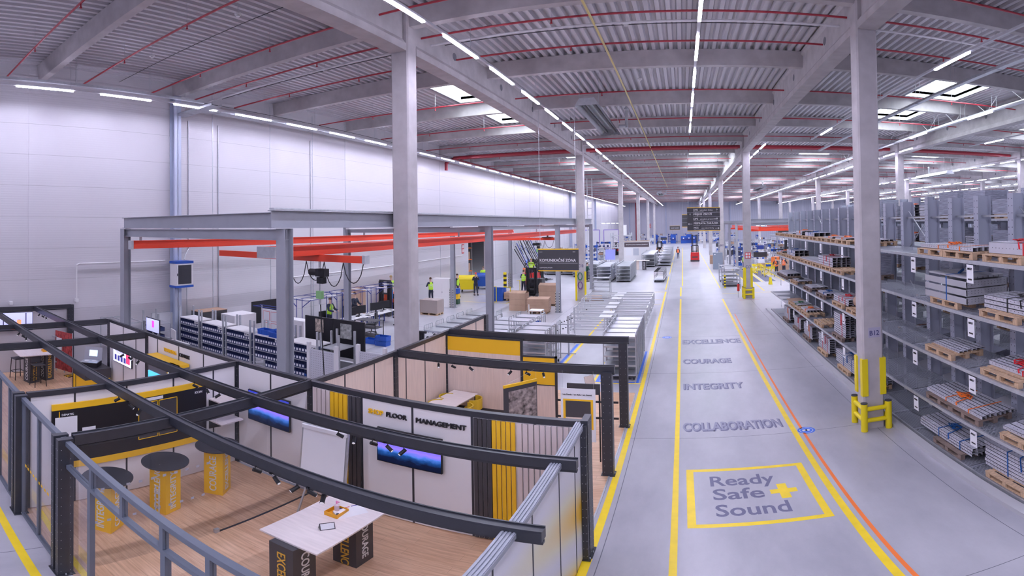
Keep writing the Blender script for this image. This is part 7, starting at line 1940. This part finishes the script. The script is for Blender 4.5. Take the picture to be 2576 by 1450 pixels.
for i, (x, w_) in enumerate(((-16.6, 3.2), (-12.9, 2.8))):
    e = empty('info_board', (x, 92, 0), 0, 'bright white board with purple frame far left, %s' % ('left one' if i == 0 else 'right one'), 'board'); MB().box(-w_ / 2, w_ / 2, -.05, .05, 1.0, 4.4, M('purple frame', (.25, .15, .6), .5)).build('frame', e); MB().box(-w_ / 2 + .12, w_ / 2 - .12, -.07, -.05, 1.12, 4.28, PAPER).build('sheet', e)
    for s in (-w_ / 2 + .2, w_ / 2 - .2): MB().bar((s, 0, 0), (s, 0, 1), .08, .08, GALV).build('leg', e)
k = MB(); k.add([(-.6, 0, 1.2), (.6, 0, 1.2), (.6, .5, 2.4), (-.6, .5, 2.4), (-.6, .04, 1.2), (.6, .04, 1.2), (.6, .54, 2.4), (-.6, .54, 2.4)], [(0, 1, 2, 3), (5, 4, 7, 6), (3, 2, 6, 7)], M('lilac board', (.3, .32, .75), .5)); k.bar((0, .2, 0), (0, .2, 1.5), .06, .06, GALV); tag(k.build('drawing_table', None, (-8.6, 60, 0)), 'tilted lilac board on a stand between the nested trolleys', 'board')
pipe('wall_red_pipe', [(-13.6, 149.7, 0), (-13.6, 149.7, 11.5)], .14, PIPERED, 'tall red riser pipe on the far wall', 'fire main pipe')
for i, x in enumerate((-15.5, -4.8, 2.2, 8, 14)): struct(MB().box(x - .15, x + .15, 149.7, 149.98, 0, 11.7, BG).build('trim_%d' % (50 + i)), 'grey vertical post on the far wall', 'wall post')
# hoses on column C10
for i, (z, mt, w_) in enumerate(((1.75, M('green hose', (.02, .2, .1), .5), 'green coiled hose hanging on column C10'), (1.1, M('purple hose', (.22, .08, .3), .5), 'purple coiled hose hanging on column C10'))):
    k = MB()
    for r_ in range(3): k.tube([(-7.3 + (.13 + .02 * r_) * math.cos(t * pi / 6), 35.8 - .02 * r_, z + (.24 + .02 * r_) * math.sin(t * pi / 6)) for t in range(13)], .014, 5, mt)
    tag(k.build('hose_coil'), w_, 'hose')
# lit tube groups over the far left work area
TUBE2 = TUBE
for i, (x0_, x1_, y, z) in enumerate(((-17.5, -14.2, 82, 5.0), (-14.6, -10.6, 92, 5.5), (13, 19, 90, 4.6), (16, 24, 80, 5.0))):
    e = empty('bench_light', (0, y, z), 0, 'low hanging bench light row far away, %s' % ['above the far left tables', 'left of the second column row', 'in the right assembly zone', 'far right beyond the gantry'][i], 'bench light'); MB().box(x0_, x1_, -.04, .04, .02, .05, GALV).build('rail', e)
    for j in range(int((x1_ - x0_) / .9)): MB().box(x0_ + .9 * j, x0_ + .9 * j + .6, -.025, .025, 0, .02, TSIDE).build('tube', e)
    for x in (x0_ + .2, x1_ - .2): MB().cyl((x, 0, .1), (x, 0, 11.799 - z), .01, 4, GALV).build('hanger', e)
# ================================================================ turn every text into a mesh object of its own
bpy.context.view_layer.update()
dg = bpy.context.evaluated_depsgraph_get()
for o in [o for o in bpy.data.objects if o.type == 'FONT']:
    me = bpy.data.meshes.new_from_object(o.evaluated_get(dg), depsgraph=dg)
    if 'fat' in o.keys() and len(me.vertices):          # bold: the same letters set side by side by a hair
        f_ = o['fat']; vs_ = [v.co.copy() for v in me.vertices]; fs_ = [tuple(p_.vertices) for p_ in me.polygons]; mt_ = me.materials[0]
        m3 = bpy.data.meshes.new('lettering'); nv = len(vs_)
        m3.from_pydata([(v.x + a_, v.y + b_, v.z + c_) for a_, b_, c_ in ((-f_, 0, 0), (f_, 0, .0007), (0, -f_ * .5, .0014), (0, f_ * .5, .0021)) for v in vs_], [], [tuple(i + q * nv for i in p_) for q in range(4) for p_ in fs_])
        m3.materials.append(mt_); me = m3
    nm = o.name; n = bpy.data.objects.new(nm, me); COL.objects.link(n)
    n.parent = o.parent; n.location = o.location; n.rotation_euler = o.rotation_euler; n.scale = o.scale
    for k_ in o.keys():
        if k_ in ('label', 'category', 'group', 'kind'): n[k_] = o[k_]
    if 'fit' in o.keys() and len(me.vertices):
        xs_ = [v.co.x for v in me.vertices]; n.scale = (o['fit'] / max(.001, max(xs_) - min(xs_)), 1, 1)
    bpy.data.objects.remove(o); n.name = nm
